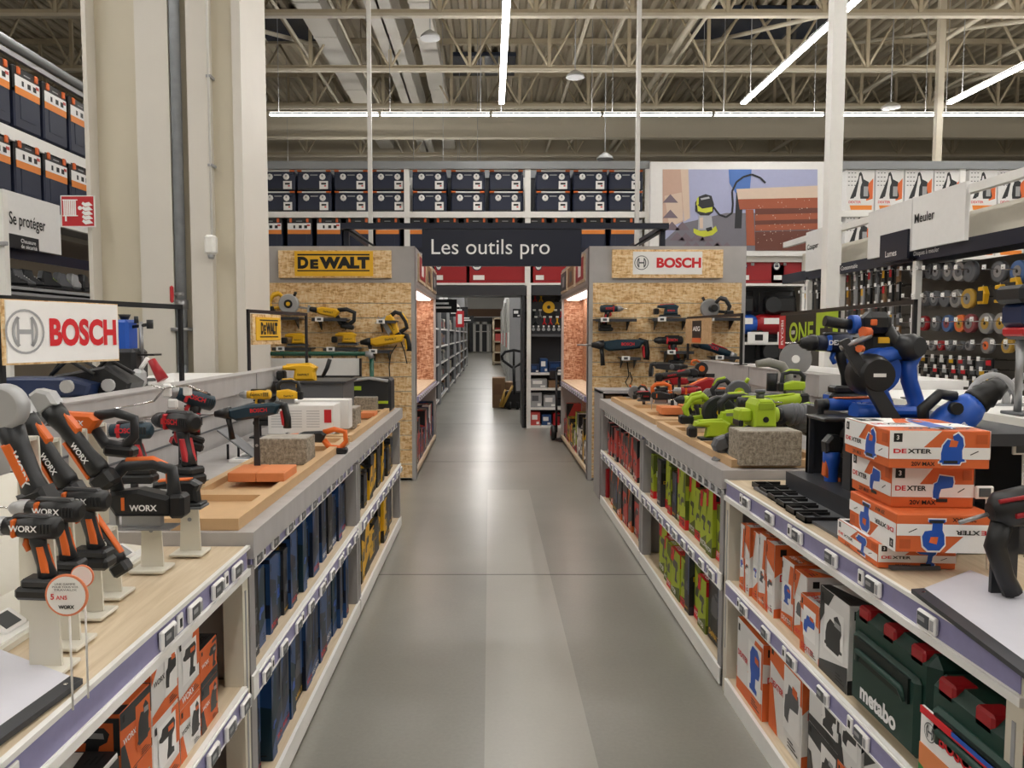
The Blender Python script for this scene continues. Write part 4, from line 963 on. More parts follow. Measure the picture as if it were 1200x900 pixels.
rowsd = [
 (318, 'top', [(1070, .06, 'd', 's'), (1079, .07, 'd', 's'), (1089, .07, 'd', 'd'), (1097, .08, 'd', 's'), (1111, .085, 'd', 's'), (1124, .085, 's', 'd'), (1136, .09, 'd', 'd'), (1170, .085, 'd', 's'), (1193, .085, 'b', 's')]),
 (350, 'second', [(1072, .06, 'd', 's'), (1084, .07, 'd', 's'), (1095, .07, 'd', 's'), (1107, .075, 'd', 'd'), (1120, .08, 's', 'd'), (1134, .085, 'y', 's')]),
 (379, 'third', [(1070, .06, 's', 'd'), (1082, .07, 'r', 's'), (1096, .07, 'd', 's'), (1110, .075, 'b', 'm'), (1125, .075, 'o', 'y'), (1136, .08, 'm', 's'), (1155, .085, 's', 'y'), (1173, .085, 's', 'y'), (1192, .085, 's', 's')]),
 (405, 'fourth', [(1072, .04, 's', 'd'), (1082, .045, 'd', 's'), (1092, .045, 's', 'd'), (1102, .045, 'r', 's'), (1112, .05, 'd', 's'), (1125, .04, 'd', 'd'), (1135, .04, 's', 'd'), (1156, .065, 's', 'o'), (1180, .06, 'y', 's'), (1196, .06, 's', 'd')]),
]
CN = {'g': 'grey', 'd': 'dark grey', 'r': 'dark red', 'o': 'orange', 'y': 'yellow', 'b': 'blue', 's': 'silver', 'm': 'red'}
for v, rn, ds in rowsd:
    for i, (u, r, a, b) in enumerate(ds):
        disc(u, v, r, DK[a], DK[b], '%s disc with %s centre, %s from the post, %s row under Meuler' % (CN[a], CN[b], ORD[i], rn))
for i, (u, v) in enumerate(((1152, 346), (1172, 344), (1190, 336))):
    p = at_x(u, v, XR-.2); m = MB(); m.prism([(-.035, -.06), (.03, -.06), (.045, .01), (.02, .06), (-.03, .055)], -.02, .02, YEL, .006); m.box(-.03, .03, -.024, -.02, -.04, .03, RUB); m.box(-.005, .005, -.0, .3, .06, .07, CHROME)
    o = m.build('blister_pack', loc=p); o.rotation_euler.z = -PI/2; tag(o, 'yellow blister pack among the discs, %s from the left' % ORD[i], 'blister pack')
# packs on hooks: left bays and lowest rows
rr = random.Random(4)
def pack(u, v, w_, h_, mt, label, group=None):
    p = at_x(u, v, XR-.14); m = MB(); m.rbox(0, 0, 0, .02, w_, h_, mt, .004); m.box(-.013, -.01, -w_*.35, w_*.35, h_*.1, h_*.4, rr.choice((PAPER, LGREY, LREDT, YEL, MGREY))); m.tube([(.18, 0, h_*.4), (-.07, 0, h_*.4), (-.08, 0, h_*.4+.012)], .004, CHROME, 5)
    m.box(-.085, -.08, -.015, .015, h_*.4-.005, h_*.4+.025, PAPER); tag(m.build('blister_pack', loc=p), label, 'blister pack', group)
for r, v in enumerate((424, 436, 448)):
    for i in range(9):
        pack(1072+i*11+r*3, v+(i*.8), .07, .12, rr.choice((RUB, RUB2, RUB, YEL if i > 5 else RUB, MGREY)), 'small dark pack, %s low hook row under the discs, %s from the post' % (ORD[r], ORD[i]), 'small packs under the discs')
for r, (v, hh) in enumerate(((334, .16), (352, .16), (367, .10), (381, .1), (396, .1))):
    for i in range(9):
        u = 986+i*8.4; pack(u, v-i*.9, .05, hh*(1.3 if r < 2 else 1), rr.choice((RUB2, CARD, LGREY, STEEL, MGREY, RUB, GOODS[3])), 'narrow blister pack left of Meuler, %s hook row, %s from the white pole' % (ORD[r], ORD[i]), 'narrow packs under the blank panel')
for r, v in enumerate((338, 352)):
    for i in range(4):
        pack(945+i*7, v, .05, .2, rr.choice((RUB2, RUB, MGREY)), 'dark pack under Couper, %s row, %s from the end' % (('upper', 'lower')[r], ORD[i]), 'dark packs under Couper')
m = MB(); m.box(-.052, .052, -.052, .052, 0, 8.0, WHITE); o = m.build('support_post', loc=(at_y(975, 250, 6.3).x, 6.3, 0)); tag(o, 'tall white square post rising to the roof behind the lime sign', 'post')
for nm_, u, Y in (('support_post', 1145, 12), ):
    m = MB(); m.box(-.05, .05, -.05, .05, 4.4, 7.95, TRUSS2); tag(m.build('support_post', loc=(at_y(u, 100, Y).x, Y+1, 0)), 'beige post above the vacuum carton rack', 'post')
# ---------------------------------------------------------------- counters
def tagmesh():
    m = MB(); m.rbox(0, 0, 0, .075, .012, .042, PAPER, .004); m.box(-.03, .016, -.0075, -.006, -.014, .016, SCREEN); m.box(-.026, .0, -.0082, -.0075, -.002, .008, LGREY); m.box(.021, .033, -.0075, -.006, -.012, .012, LGREY)
    return m
PT = tagmesh().build('price_tag'); PT_used = [False]
def m2():
    m = MB(); m.rbox(0, 0, 0, .03, .006, .042, PAPER, .002); m.box(-.006, .006, -.004, -.003, -.01, .01, TEXTK); return m
PN = m2().build('number_tag'); PN_used = [False]
def child_copy(o, flag, parent, loc, rz):
    c = o if not flag[0] else o.copy()
    if flag[0]: C.objects.link(c)
    flag[0] = True; c.parent = parent; c.location = loc; c.rotation_euler = (0, 0, rz); return c
def rail(t, s, xf, y0, y1, z, step=.22, start=.05, hh=.05, skip=None, edge=PINE):
    """price rail whose top is at z on the aisle face xf"""
    m = MB(); a, b = sorted((xf, xf-s*.012)); m.box(a, b, y0, y1, z-hh, z, PURPLE); a, b = sorted((xf+s*.002, xf-s*.012)); m.box(a, b, y0, y1, z, z+.006, PAPER); m.box(a, b, y0, y1, z-hh-.006, z-hh, PAPER); t = m.build('price_rail', t)
    y = y0+start; i = 0
    while y < y1-.04:
        if not skip or not skip(y):
            child_copy(PT, PT_used, t, (xf+s*.008, y, z-hh/2), PI/2*s)
            if i % 2 == 0 and step > .15 and y+.07 < y1: child_copy(PN, PN_used, t, (xf+s*.004, y+.075, z-hh/2), PI/2*s)
        y += step; i += 1
def counter(s, y0, y1, levels, mt, label, depth=.85, top=None, posts=(1, 1), tagstep=.2, topstep=.2, xf=None, topskip=None, low=None):
    """s=-1 left side, +1 right side; aisle face at s*xf"""
    t = thing('display_counter', label, 'counter', (0, 0, 0)); X = s*xf; fs = -s   # fs: direction the face looks
    Xb = X+s*depth
    def bx(m, xa, xb, ya, yb, za, zb, mm): m.box(min(xa, xb), max(xa, xb), ya, yb, za, zb, mm)
    pm = CREAM if mt is PINE else LAMD; pw = .05
    for i, y in enumerate((y0, y1-pw)):
        if not posts[i]: continue
        m = MB(); bx(m, X-s*.002, X+s*.055, y, y+pw, 0, levels[0]-.03, pm)
        if mt is PINE: m.box(min(X-s*.004, X-s*.002), max(X-s*.004, X-s*.002), y+.02, y+.03, .2, .8, LGREY)
        m.build('post', t)
        m = MB(); bx(m, Xb-s*.05, Xb, y, y+pw, 0, levels[0]-.03, pm); m.build('post', t)
    m = MB(); bx(m, Xb-s*.02, Xb, y0, y1, .02, levels[0]-.03, DGREY); m.build('back_panel', t)
    if mt is not PINE:
        m = MB(); bx(m, X+s*.03, Xb, y0, y0+.018, .05, levels[0]-.03, LAMD); m.build('side_panel', t)
    for k, z in enumerate(levels):
        if k == 0 and top is None:
            m = MB(); bx(m, X, Xb, y0, y1, z-.03, z, PINE); m.build('top_board', t)
            rail(t, fs, X-s*.004, y0+.01, y1-.01, z-.008, topstep, hh=.055, skip=topskip)
            m = MB(); bx(m, X-s*.012, X, y0, y1, z-.006, z+.004, WHITE); bx(m, X-s*.012, X, y0, y1, z-.085, z-.066, WHITE); m.build('edge_trim', t)
        elif k == 0: pass
        else:
            m = MB(); bx(m, X+s*.004, Xb, y0, y1, z-.025, z, PINE); bx(m, X-s*.01, X+s*.004, y0+.05*(mt is PINE), y1-.05*(mt is PINE), z-.07, z+.003, WHITE); m.build('shelf', t)
            if z > .2: rail(t, fs, X-s*.012, y0+.05, y1-.05, z-.008, tagstep, hh=.05)
    return t
XLF, XRF = .72, 1.02
cl1 = counter(-1, .35, 2.235, (.925, .52, .1), PINE, 'near left counter with pine top and cream posts holding orange and white cartons', xf=XLF, depth=.72, tagstep=.13, topstep=.155, topskip=lambda y: 1.15 < y < 1.55 or y < 1.0)
cl2 = counter(-1, 2.25, 4.13, (.88, .52, .09), LAM, 'grey left counter holding dark blue cartons and cases', xf=XLF, top=1, depth=.69, posts=(1, 1), tagstep=.2)
cl3 = counter(-1, 4.15, 6.1, (.88, .52, .09), LAM, 'far grey left counter holding yellow and black cases', xf=XLF, top=1, depth=.69, tagstep=.25)
cr1 = counter(1, 1.42, 3.27, (.925, .5, .07), PINE, 'near right counter with pine top and cream posts holding orange and white cartons', xf=XRF, tagstep=.24, topstep=.25, topskip=lambda y: y < 1.5)
cr0 = counter(1, .35, 1.4, (.925, .5, .07), PINE, 'nearest right pine counter under the white sheet with green cases', xf=XRF, tagstep=.5, topstep=.55, posts=(1, 0))
cr2 = counter(1, 3.3, 5.1, (.88, .5, .08), LAM, 'grey right counter full of lime green cartons', xf=XRF, top=1, depth=.85, tagstep=.17)
cr3 = counter(1, 5.12, 6.95, (.88, .5, .08), LAM, 'far grey right counter of red and black cartons', xf=XRF, top=1, depth=.85, tagstep=.2)
# under-top rails of the grey counters
for t, s, y0, y1, st in ((cl2, 1, 2.32, 4.08, .19), (cl3, 1, 4.2, 6.05, .2), (cr2, -1, 3.32, 5.05, .105), (cr3, -1, 5.15, 6.9, .105)):
    X = -XLF if s > 0 else XRF
    rail(t, s, X-s*.015, y0, y1, .876, st, hh=.05)
# continuous concrete-look worktops
def worktop(s, xf, y0, y1, joints, label, xb=1.42):
    m = MB(); a, b = sorted((s*(xf-.02), s*xb))
    ys_ = [y0]+list(joints)+[y1]
    for i in range(len(ys_)-1): m.box(a, b, ys_[i]+(.002 if i else 0), ys_[i+1], .885, .965, LAM)
    o = m.build('worktop'); return tag(o, label, 'worktop')
worktop(-1, XLF, 2.24, 6.13, (4.1,), 'long grey concrete-look worktop of the left counters')
worktop(1, XRF, 3.28, 6.98, (), 'long grey concrete-look worktop of the right counters', 1.9)
# raised rear ledges
def ledge(s, label, y0, y1, x0, x1, mt, topm, zt=1.255, zb=1.12):
    t = thing('raised_ledge', label, 'counter ledge', (0, 0, 0)); q = lambda m, xa, xb, ya, yb, za, zb_, mm: m.box(min(s*xa, s*xb), max(s*xa, s*xb), ya, yb, za, zb_, mm)
    m = MB(); q(m, x0, x1, y0, y1, zb, zt-.008, mt); y = y0+1.2
    while y < y1: q(m, x0-.002, x0, y-.002, y+.002, zb, zt-.008, MGREY); y += 1.2
    m.build('beam', t)
    m = MB(); q(m, x0-.004, x1, y0, y1, zt-.008, zt, topm); m.build('ledge_top', t)
    m = MB(); q(m, x0+.02, x0+.06, y0, y1, .02, zb, mt); q(m, x0+.012, x0+.02, y0, y1, 1.13, 1.137, MGREY); q(m, x0+.012, x0+.02, y0, y1, 1.05, 1.057, MGREY); m.build('rear_wall', t)
    return t
ledge(-1, 'grey raised ledge along the back of the left counters', 2.3, 6.16, 1.43, 1.53, LAM, LAM, 1.32, 1.21)
ledge(1, 'grey raised ledge behind the far right counters', 4.4, 7.0, 1.89, 2.02, LAM, LAM, 1.32, 1.19)
# white raised display behind the near left and near right counters
t = thing('white_ledge', 'white stepped ledge behind the near right counter', 'counter ledge', (0, 0, 0))
m = MB(); m.box(2.0, 2.75, 1.2, 4.38, 1.2, 1.235, WPAN); m.box(1.985, 2.0, 1.2, 4.38, 1.195, 1.237, WHITE); m.build('ledge_top', t)
m = MB(); m.box(1.99, 2.02, 1.2, 4.38, .02, 1.195, BLACK); m.box(2.7, 2.75, 1.2, 4.38, .02, 1.2, WPAN); m.build('rear_wall', t)
m = MB(); m.box(1.95, 1.99, 1.2, 4.38, 1.05, 1.13, MGREY); m.box(1.93, 1.99, 1.2, 4.38, .985, 1.05, WPAN); m.build('strip', t)
t = thing('white_ledge', 'white shelf behind the left ledge carrying the blue bench machine', 'counter ledge', (0, 0, 0))
m = MB(); m.box(-2.4, -1.54, 1.5, 5.8, 1.22, 1.26, WPAN); m.build('ledge_top', t); m = MB(); m.box(-2.38, -1.56, 1.5, 5.8, .02, 1.22, WPAN); m.build('cabinet', t)
t = thing('white_ledge', 'white ledge behind the grey ledge of the far right counters', 'counter ledge', (0, 0, 0))
m = MB(); m.box(2.03, 2.75, 4.4, 7.0, 1.25, 1.285, WPAN); m.build('ledge_top', t); m = MB(); m.box(2.04, 2.72, 4.4, 7.0, .02, 1.25, WPAN); m.build('cabinet', t)
# small grey shelving unit in front of the right display room
t = thing('small_shelving', 'small grey shelving unit between the far right counter and display room', 'shelving', (0, 0, 0))
m = MB(); m.box(1.03, 1.06, 7.15, 7.55, 0, 1.02, LAMD); m.box(1.9, 1.94, 7.15, 7.55, 0, 1.02, LAMD); m.box(1.03, 1.94, 7.15, 7.55, 1.0, 1.03, LAM); m.build('frame', t)
m = MB(); m.box(1.06, 1.9, 7.5, 7.53, .05, 1.0, DGREY); m.build('back_panel', t)
for z in (.08, .35, .58, .8):
    m = MB(); m.box(1.06, 1.9, 7.16, 7.5, z-.02, z, LAM); m.build('shelf', t)
for i, z in enumerate((.08, .35, .58, .8)):
    m = MB(); m.rbox(0, .12, .09, .16, .24, .18, (TRED, CLIME, RUB2, CARD)[i], .004); m.box(-.06, .04, -.002, .001, .04, .12, (PAPER, RUB2, CLIME, PAPER)[i])
    tag(m.build('carton', loc=(1.17, 7.2, z)), ('red', 'lime green', 'black and lime', 'brown')[i]+' carton in the small grey shelving unit, '+('lowest', 'second', 'third', 'top')[i]+' shelf', 'carton')
m = MB(); m.rbox(0, 0, .17, .14, .3, .34, TRED, .01); m.box(-.071, -.069, -.1, .1, .1, .2, PAPER); tag(m.build('carton', loc=(1.12, 7.0, 0.0)), 'red carton standing on the floor at the end of the far right counter', 'carton')

# cartons on the shelves
def row(s, z, y, specs, shelf, adj, xin=.02, group=None):
    """specs: (width along aisle, [heights], depth, style, k[, gap])"""
    XF = -XLF if s > 0 else XRF; n = 0
    for sp in specs:
        w_, hs, d, st, k = sp[:5]; gap = sp[5] if len(sp) > 5 else .008; inn = sp[6] if len(sp) > 6 else xin
        zz = z; 
        for j, h in enumerate(hs):
            st_ = st[j] if isinstance(st, (list, tuple)) else st
            key = carton(w_, d, h, st_, k+j)
            desc = {'worx': 'orange-white carton', 'worx_orange': 'orange carton', 'bw': 'white carton with dark pictures', 'dexter': 'orange-white carton', 'dexter_grey': 'orange-white carton', 'bosch': 'navy carton', 'navy': 'dark blue carton', 'dewalt': 'yellow carton', 'black': 'black carton', 'ryobi': 'lime carton', 'redbox': 'red carton', 'aeg': 'black carton with orange band', 'tealbox': 'teal carton'}[st_]
            pos = '%s from the near end, %s' % (ORD[n], shelf)
            lay = '' if len(hs) == 1 else (', %s one' % ('bottom', 'top')[j])
            put_mesh(key, 'carton', '%s, %s%s' % (desc, pos, lay), 'carton', (XF-s*inn, y+w_/2, zz+.001), s*PI/2, group)
            zz += h+.001
        y += w_+gap; n += 1
# left near unit, middle shelf
row(1, .52, 1.02, [(.17, [.16], .3, 'redbox', 0), (.14, [.21], .3, 'bw', 1, .01), (.13, [.20], .3, 'bw', 0, .01), (.14, [.13, .14], .25, ('worx_orange', 'worx_orange'), 1, .004), (.14, [.17, .16], .3, ('worx', 'worx'), 0, .004),
     (.13, [.13, .17], .24, ('worx', 'worx'), 2, .004), (.12, [.12, .1], .2, ('worx_orange', 'worx_orange'), 2)], 'near left upper shelf', '', group='cartons in the near left counter')
row(1, .10, .9, [(.3, [.26], .3, 'bw', 0), (.3, [.2], .3, 'worx', 1), (.2, [.25], .3, 'worx_orange', 0), (.2, [.2], .3, 'bw', 2), (.18, [.16], .3, 'worx', 0)], 'near left lowest shelf', '', group='cartons in the near left counter')
rr = random.Random(8)
def many(s, z, y0, y1, styles, hr, wr, shelf, group, dr=(.25, .35), tall=None, ins=(.02, .05)):
    y = y0; specs = []
    while True:
        w_ = round(rr.choice(wr), 2)
        if y+w_ > y1: break
        h = round(rr.choice(hr), 2); st = rr.choice(styles); g = rr.choice((.006, .01, .012, .05 if rr.random() < .25 else .01))
        specs.append((w_, [h], round(rr.choice(dr), 2), st, rr.randrange(3), g, rr.uniform(*ins))); y += w_+g
    row(s, z, y0, specs, shelf, '', group=group)
many(1, .52, 2.34, 4.05, ['bosch', 'bosch', 'black', 'black', 'bosch', 'tealbox', 'navy'], (.24, .28, .31, .26), (.06, .09, .11, .08), 'blue left upper shelf', 'blue cartons in the left counter')
many(1, .09, 2.34, 4.0, ['navy', 'bosch', 'bosch', 'tealbox', 'black', 'bosch'], (.33, .36, .3, .34), (.07, .1, .14, .06), 'blue left lowest shelf', 'blue cartons in the left counter')
many(1, .52, 4.25, 6.0, ['dewalt', 'black', 'black', 'dewalt'], (.2, .26, .3, .24), (.1, .13, .09), 'far left upper shelf', 'yellow and black cartons in the far left counter')
many(1, .09, 4.25, 6.0, ['black', 'dewalt', 'black', 'dewalt'], (.22, .3, .35, .26), (.12, .15, .2), 'far left lowest shelf', 'yellow and black cartons in the far left counter')
# right
many(-1, .5, 3.42, 5.0, ['ryobi', 'ryobi', 'ryobi', 'ryobi', 'ryobi', 'ryobi', 'ryobi', 'black'], (.26, .3, .28, .32), (.07, .09, .1, .12), 'lime right upper shelf', 'lime cartons in the right counter', tall=1)
many(-1, .08, 3.36, 4.95, ['ryobi', 'ryobi', 'ryobi', 'ryobi', 'ryobi', 'ryobi', 'ryobi', 'black'], (.3, .36, .26, .38), (.09, .14, .1, .2), 'lime right lowest shelf', 'lime cartons in the right counter')
many(-1, .5, 5.25, 6.85, ['redbox', 'redbox', 'redbox', 'aeg', 'redbox'], (.26, .3, .28), (.08, .1, .12), 'far right upper shelf', 'red cartons in the far right counter')
many(-1, .08, 5.25, 6.8, ['aeg', 'redbox', 'aeg', 'black', 'redbox'], (.22, .3, .33), (.12, .15, .2), 'far right lowest shelf', 'red cartons in the far right counter')
# near right: listed from the near end
row(-1, .5, 2.175, [(.19, [.265], .24, 'bw', 1, .008, .02), (.14, [.19], .22, 'dexter', 2, .03, .02), (.10, [.23], .33, 'dexter_grey', 1, .01, .05), (.11, [.24], .33, 'dexter', 0, .02, .05), (.08, [.275], .33, 'dexter_grey', 2, .01, .03), (.07, [.28], .33, 'dexter_grey', 0, .01, .03), (.06, [.27], .3, 'dexter', 1, .01, .03), (.055, [.28], .3, 'dexter_grey', 2, .01, .02), (.05, [.27], .3, 'dexter', 0, .01, .02)], 'near right upper shelf', '', group='cartons in the near right counter')
row(-1, .07, 1.5, [(.2, [.32], .25, 'dexter_grey', 1, .03, .03), (.14, [.3], .3, 'dexter', 2, .03, .02), (.2, [.17, .16], .2, ('bw', 'bw'), 0, .02, .04), (.14, [.19, .17], .24, ('dexter_grey', 'bw'), 1, .02, .04), (.22, [.19, .16], .24, ('bw', 'bw'), 2, .03, .05), (.3, [.34], .32, 'dexter_grey', 2, .02, .04), (.3, [.3], .3, 'dexter', 0)], 'near right lowest shelf', '', group='cartons in the near right counter')

# green plastic cases on the near right middle shelf
def case(y0, y1, xin, h, d, label, txt, tcol, panel=None):
    w_ = y1-y0; t = thing('tool_case', label, 'tool case', (XRF+xin, (y0+y1)/2, .502), (0, 0, -PI/2))
    m = MB(); m.rbox(0, d/2, h/2, w_, d, h, GREEN, .025); m.rbox(0, -.001, h*.42, w_*.82, .03, h*.7, GREEN, .012); m.build('shell', t)
    m = MB(); m.box(-w_*.34, w_*.34, -.022, -.014, h*.52, h*.74, mat('recess_shade', '#081612', .5)) ; m.build('recess_shade_plate', t)  # shade of the handle recess put into a darker green plate
    m = MB(); m.tube([(-w_*.3, -.018, h*.52), (-w_*.27, -.026, h*.62), (w_*.27, -.026, h*.62), (w_*.3, -.018, h*.52)], .009, GREEN, 8); m.build('handle', t)
    for x in (-w_*.33, 0, w_*.33):
        m = MB(); m.rbox(x, .03, h-.018, .06, .06, .045, TRED, .006); m.build('latch', t)
    if panel is None:
        m = MB(); m.text(txt, (-w_*.26, -.0175, h*.16), (1, 0, 0), (0, 0, 1), tcol, w=w_*.46, bold=.04); m.build('lettering', t)
    else:
        m = MB(); a, b = w_*-.46, w_*.46; m.box(a, b, -.022, -.016, .02, h*.72, PAPER); m.box(a, b, -.024, -.022, h*.02+.02, h*.4, BRICK); m.poly([(a, -.0245, h*.22), (a+w_*.42, -.0245, h*.12), (a+w_*.42, -.0245, .03), (a, -.0245, .03)], mat('print_green', '#3d8a4a', .5))
        m.poly([(a+w_*.35, -.026, h*.1), (b, -.026, h*.1), (b, -.026, h*.35), (a+w_*.5, -.026, h*.3)], GREEN); m.box(a, b, -.025, -.022, h*.66, h*.72, LREDT); m.box(a+w_*.3, b, -.0255, -.022, h*.68, h*.72, BLUE)
        logo_ring(m, a+.04, h*.55, -.0245, .022, MGREY); m.text('BOSCH', (a+.075, -.0245, h*.51), (1, 0, 0), (0, 0, 1), LREDT, h=.032, bold=.03); m.build('printed_sleeve', t)
case(1.755, 2.16, .02, .285, .26, 'dark green hard tool case with red latches and white metabo lettering', 'metabo', TEXTW)
case(1.34, 1.74, .0, .27, .26, 'dark green hard tool case with a printed paper sleeve at the frame corner', '', None, panel=1)

# white sheets at both near corners
def sheet(a, b, c, d, th, label, edge):
    t = thing('info_panel', label, 'panel', (0, 0, 0)); a, b, c, d = map(Vector, (a, b, c, d)); dz = Vector((0, 0, -th))
    m = MB(); m.add([a, b, c, d, a+dz, b+dz, c+dz, d+dz], [(0, 1, 2, 3), (4, 5, 6, 7), (0, 1, 5, 4), (1, 2, 6, 5), (2, 3, 7, 6), (3, 0, 4, 7)], mat('sheet_lilac_white', '#cfcfd8', .35)); m.build('sheet', t)
    m = MB(); e = (b-a).normalized(); n = edge; m.add([a, b, b+n, a+n, a+dz, b+dz, b+n+dz, a+n+dz], [(0, 1, 2, 3), (4, 5, 6, 7), (0, 1, 5, 4), (1, 2, 6, 5), (2, 3, 7, 6), (3, 0, 4, 7)], DGREY); m.cyl(tuple(b+n*.5-e*.03), tuple(b+n*.5-e*.03+Vector((0, 0, .002))), .004, CHROME, n=8); m.build('dark_edge', t)
zs = .94
a = at_z(-60, 893, zs); b = at_z(82, 792, zs)
sheet((a.x, a.y, zs), (b.x, b.y, zs), tuple(at_z(-10, 757, zs)), tuple(at_z(-160, 757, zs)), .01, 'white sheet with dark edge lying on the near left pine counter', (at_z(97, 795, zs)-at_z(82, 792, zs)))
a = at_z(1083, 689, zs); b = at_z(1230, 795, zs)
sheet((b.x, b.y, zs), (a.x, a.y, zs), tuple(at_z(1137, 668, zs)), tuple(at_z(1300, 730, zs)), .01, 'white sheet with dark edge lying on the near right counter', (at_z(1068, 690, zs)-at_z(1083, 689, zs)))

# wooden trays for trying the tools
def tray(x0, x1, y0, y1, z, label, cuts):
    t = thing('wooden_tray', label, 'tray', (x0, y0, z)); W, L = x1-x0, y1-y0
    m = MB(); m.box(0, W, 0, L, 0, .012, MDF); m.build('base_board', t)
    m = MB(); f = .035
    for q in ((0, f, 0, L), (W-f, W, 0, L), (f, W-f, 0, f), (f, W-f, L-f, L)): m.box(*q, .012, .036, MDF)
    for c in cuts: m.box(f, W-f, c, c+.09, .012, .034, MDF)
    m.build('rim', t); return t
tray(-1.06, -.75, 2.26, 4.08, .966, 'near wooden tray on the left worktop with bricks in it', (.35, .75, 1.5))
tray(-1.10, -.75, 4.15, 6.02, .966, 'far wooden tray on the left worktop holding pierced blocks', (.5, 1.0, 1.4))
tray(1.07, 1.4, 4.95, 6.75, .966, 'far wooden tray on the right worktop with terracotta bricks', (.5, 1.0))
tray(1.06, 1.5, 3.34, 4.85, .966, 'near wooden tray on the right worktop under the lime tools', (.6, 1.2))
def brick(u, v, z, w_, d, h, mt, label, name='brick', holes=0, rz=0, top=None, cat='brick'):
    p = at_z(u, v, z); m = MB(); m.rbox(0, d/2, h/2, w_, d, h, mt, .003)
    if top: m.box(-w_/2+.004, w_/2-.004, .004, d-.004, h, h+.0015, top)
    if holes:
        for i in range(holes): m.lathe([(0, .018), (1, .018)], (w_*.18, -.001, h*(.28+.44*i)), (w_*.18, .004, h*(.28+.44*i)), TEXTK, 12)  # flat black discs paint in the dark of the holes
    o = m.build(name, loc=p); o.rotation_euler.z = rz; return tag(o, label, cat)
brick(331, 545, .98, .215, .16, .115, STONE, 'large rough stone block with pale top on the left worktop', 'stone_block', top=STONET, cat='block')
brick(283, 565, 1.0, .105, .19, .035, BRICK, 'orange brick on the left tray in front of the stone block, left one'); brick(316.5, 565, 1.0, .105, .19, .035, BRICK, 'orange brick on the left tray in front of the stone block, right one')
brick(404, 503, .98, .13, .2, .125, STONE, 'pierced grey block with two holes on the far left tray', 'stone_block', 2, top=STONET, cat='block')
brick(427, 482, .99, .17, .15, .1, STONE, 'small grey block in front of the green case', 'stone_block', top=STONET, cat='block')
brick(430, 490, .99, .1, .15, .035, BRICK, 'orange brick on the far left tray beneath the small grey block')
brick(788, 486, .99, .15, .18, .05, BRICK, 'orange brick on the far right tray, left one'); brick(811, 483, .99, .12, .18, .045, BRICK, 'orange brick on the far right tray, right one')
brick(903, 546, .98, .27, .16, .15, STONE, 'large rough stone block on the right worktop under a lime sander', 'stone_block', top=STONET, cat='block')
brick(818, 507, .98, .1, .1, .04, PINE, 'small pale wood offcut on the near right tray', 'wood_block', cat='block')
# ---------------------------------------------------------------- power tools (side view lies in the xz plane, nose towards +x)
BR = {
 'worx': dict(a=RUB, b=RUB2, c=ORANGE, m=ALU, t='WORX', tc=TEXTW), 'bosch': dict(a=TEAL, b=RUB, c=RED, m=STEEL, t='BOSCH', tc=LREDT),
 'boschred': dict(a=RUB, b=RUB2, c=RED, m=RUB2, t='BOSCH', tc=LREDT),
 'dewalt': dict(a=YEL, b=RUB, c=YEL, m=ALU, t='DeWALT', tc=TEXTK), 'ryobi': dict(a=LIME, b=RUB2, c=LIME, m=RUB2, t='', tc=TEXTW),
 'ryobig': dict(a=RUB2, b=LIME, c=LIME, m=MGREY, t='', tc=TEXTW), 'dexterd': dict(a=mat('dark_navy_plastic', '#15203a', .4), b=RUB, c=BLUE, m=RUB, t='DEXTER', tc=TEXTW), 'dexter': dict(a=BLUE, b=RUB, c=CARTOR, m=RUB2, t='DEXTER', tc=TEXTW),
 'red': dict(a=TRED, b=RUB, c=ORANGE, m=STEEL, t='', tc=TEXTW), 'aeg': dict(a=RUB2, b=ORANGE, c=ORANGE, m=STEEL, t='', tc=TEXTW), 'black': dict(a=RUB2, b=RUB, c=MGREY, m=STEEL, t='', tc=TEXTW),
}
def side_text(m, t, x, z, w_, y, mt, ang=0):
    if not t: return
    c, s = math.cos(ang), math.sin(ang)
    m.text(t, (x, -y, z), (c, 0, s), (-s, 0, c), mt, w=w_, bold=.03)
    m.text(t, (x+w_*c, y, z+w_*s), (-c, 0, -s), (-s, 0, c), mt, w=w_, bold=.03)
def k_drill(B, P):
    m = MB(); m.lathe([(0, .018), (.06, .030), (.45, .033), (.62, .031), (.8, .026), (1, .024)], (-.095, 0, .03), (.055, 0, .03), B['a'], 18)
    m.rbox(-.02, 0, .058, .1, .03, .014, B['b'], .005)
    for i in range(4): m.box(-.085+i*.009, -.081+i*.009, -.0325, .0325, .02, .045, RUB2)
    side_text(m, B['t'], -.05, .024, .075, .0345, B['tc']); P(m, 'body')
    m = MB(); m.rbox(.018, 0, .03, .012, .064, .05, B['c'], .004); P(m, 'collar')
    m = MB(); m.lathe([(0, .024), (.1, .026), (.5, .025), (.55, .020), (.8, .018), (1, .009)], (.052, 0, .03), (.105, 0, .03), B['m'], 16); m.cyl((.1, 0, .03), (.15, 0, .03), .003, CHROME, n=6); P(m, 'chuck')
    m = MB(); m.tube([(-.03, 0, .02), (-.035, 0, -.02), (-.05, 0, -.07), (-.06, 0, -.105)], [.024, .021, .020, .026], B['b'], 10, .85); m.tube([(-.005, 0, -.0), (.0, 0, -.018), (-.01, 0, -.035)], .008, B['c'], 6); P(m, 'grip')
    m = MB(); m.prism([(-.052, -.02), (-.038, -.02), (-.052, -.09), (-.072, -.09)], -.0215, .0215, B['c'], .003); P(m, 'grip_inlay')
    m = MB(); m.rbox(-.05, 0, -.118, .10, .06, .026, B['b'], .007); m.rbox(-.045, 0, -.145, .12, .068, .034, RUB, .009); m.box(.0, .0155, -.02, .02, -.157, -.135, B['c']); P(m, 'battery')
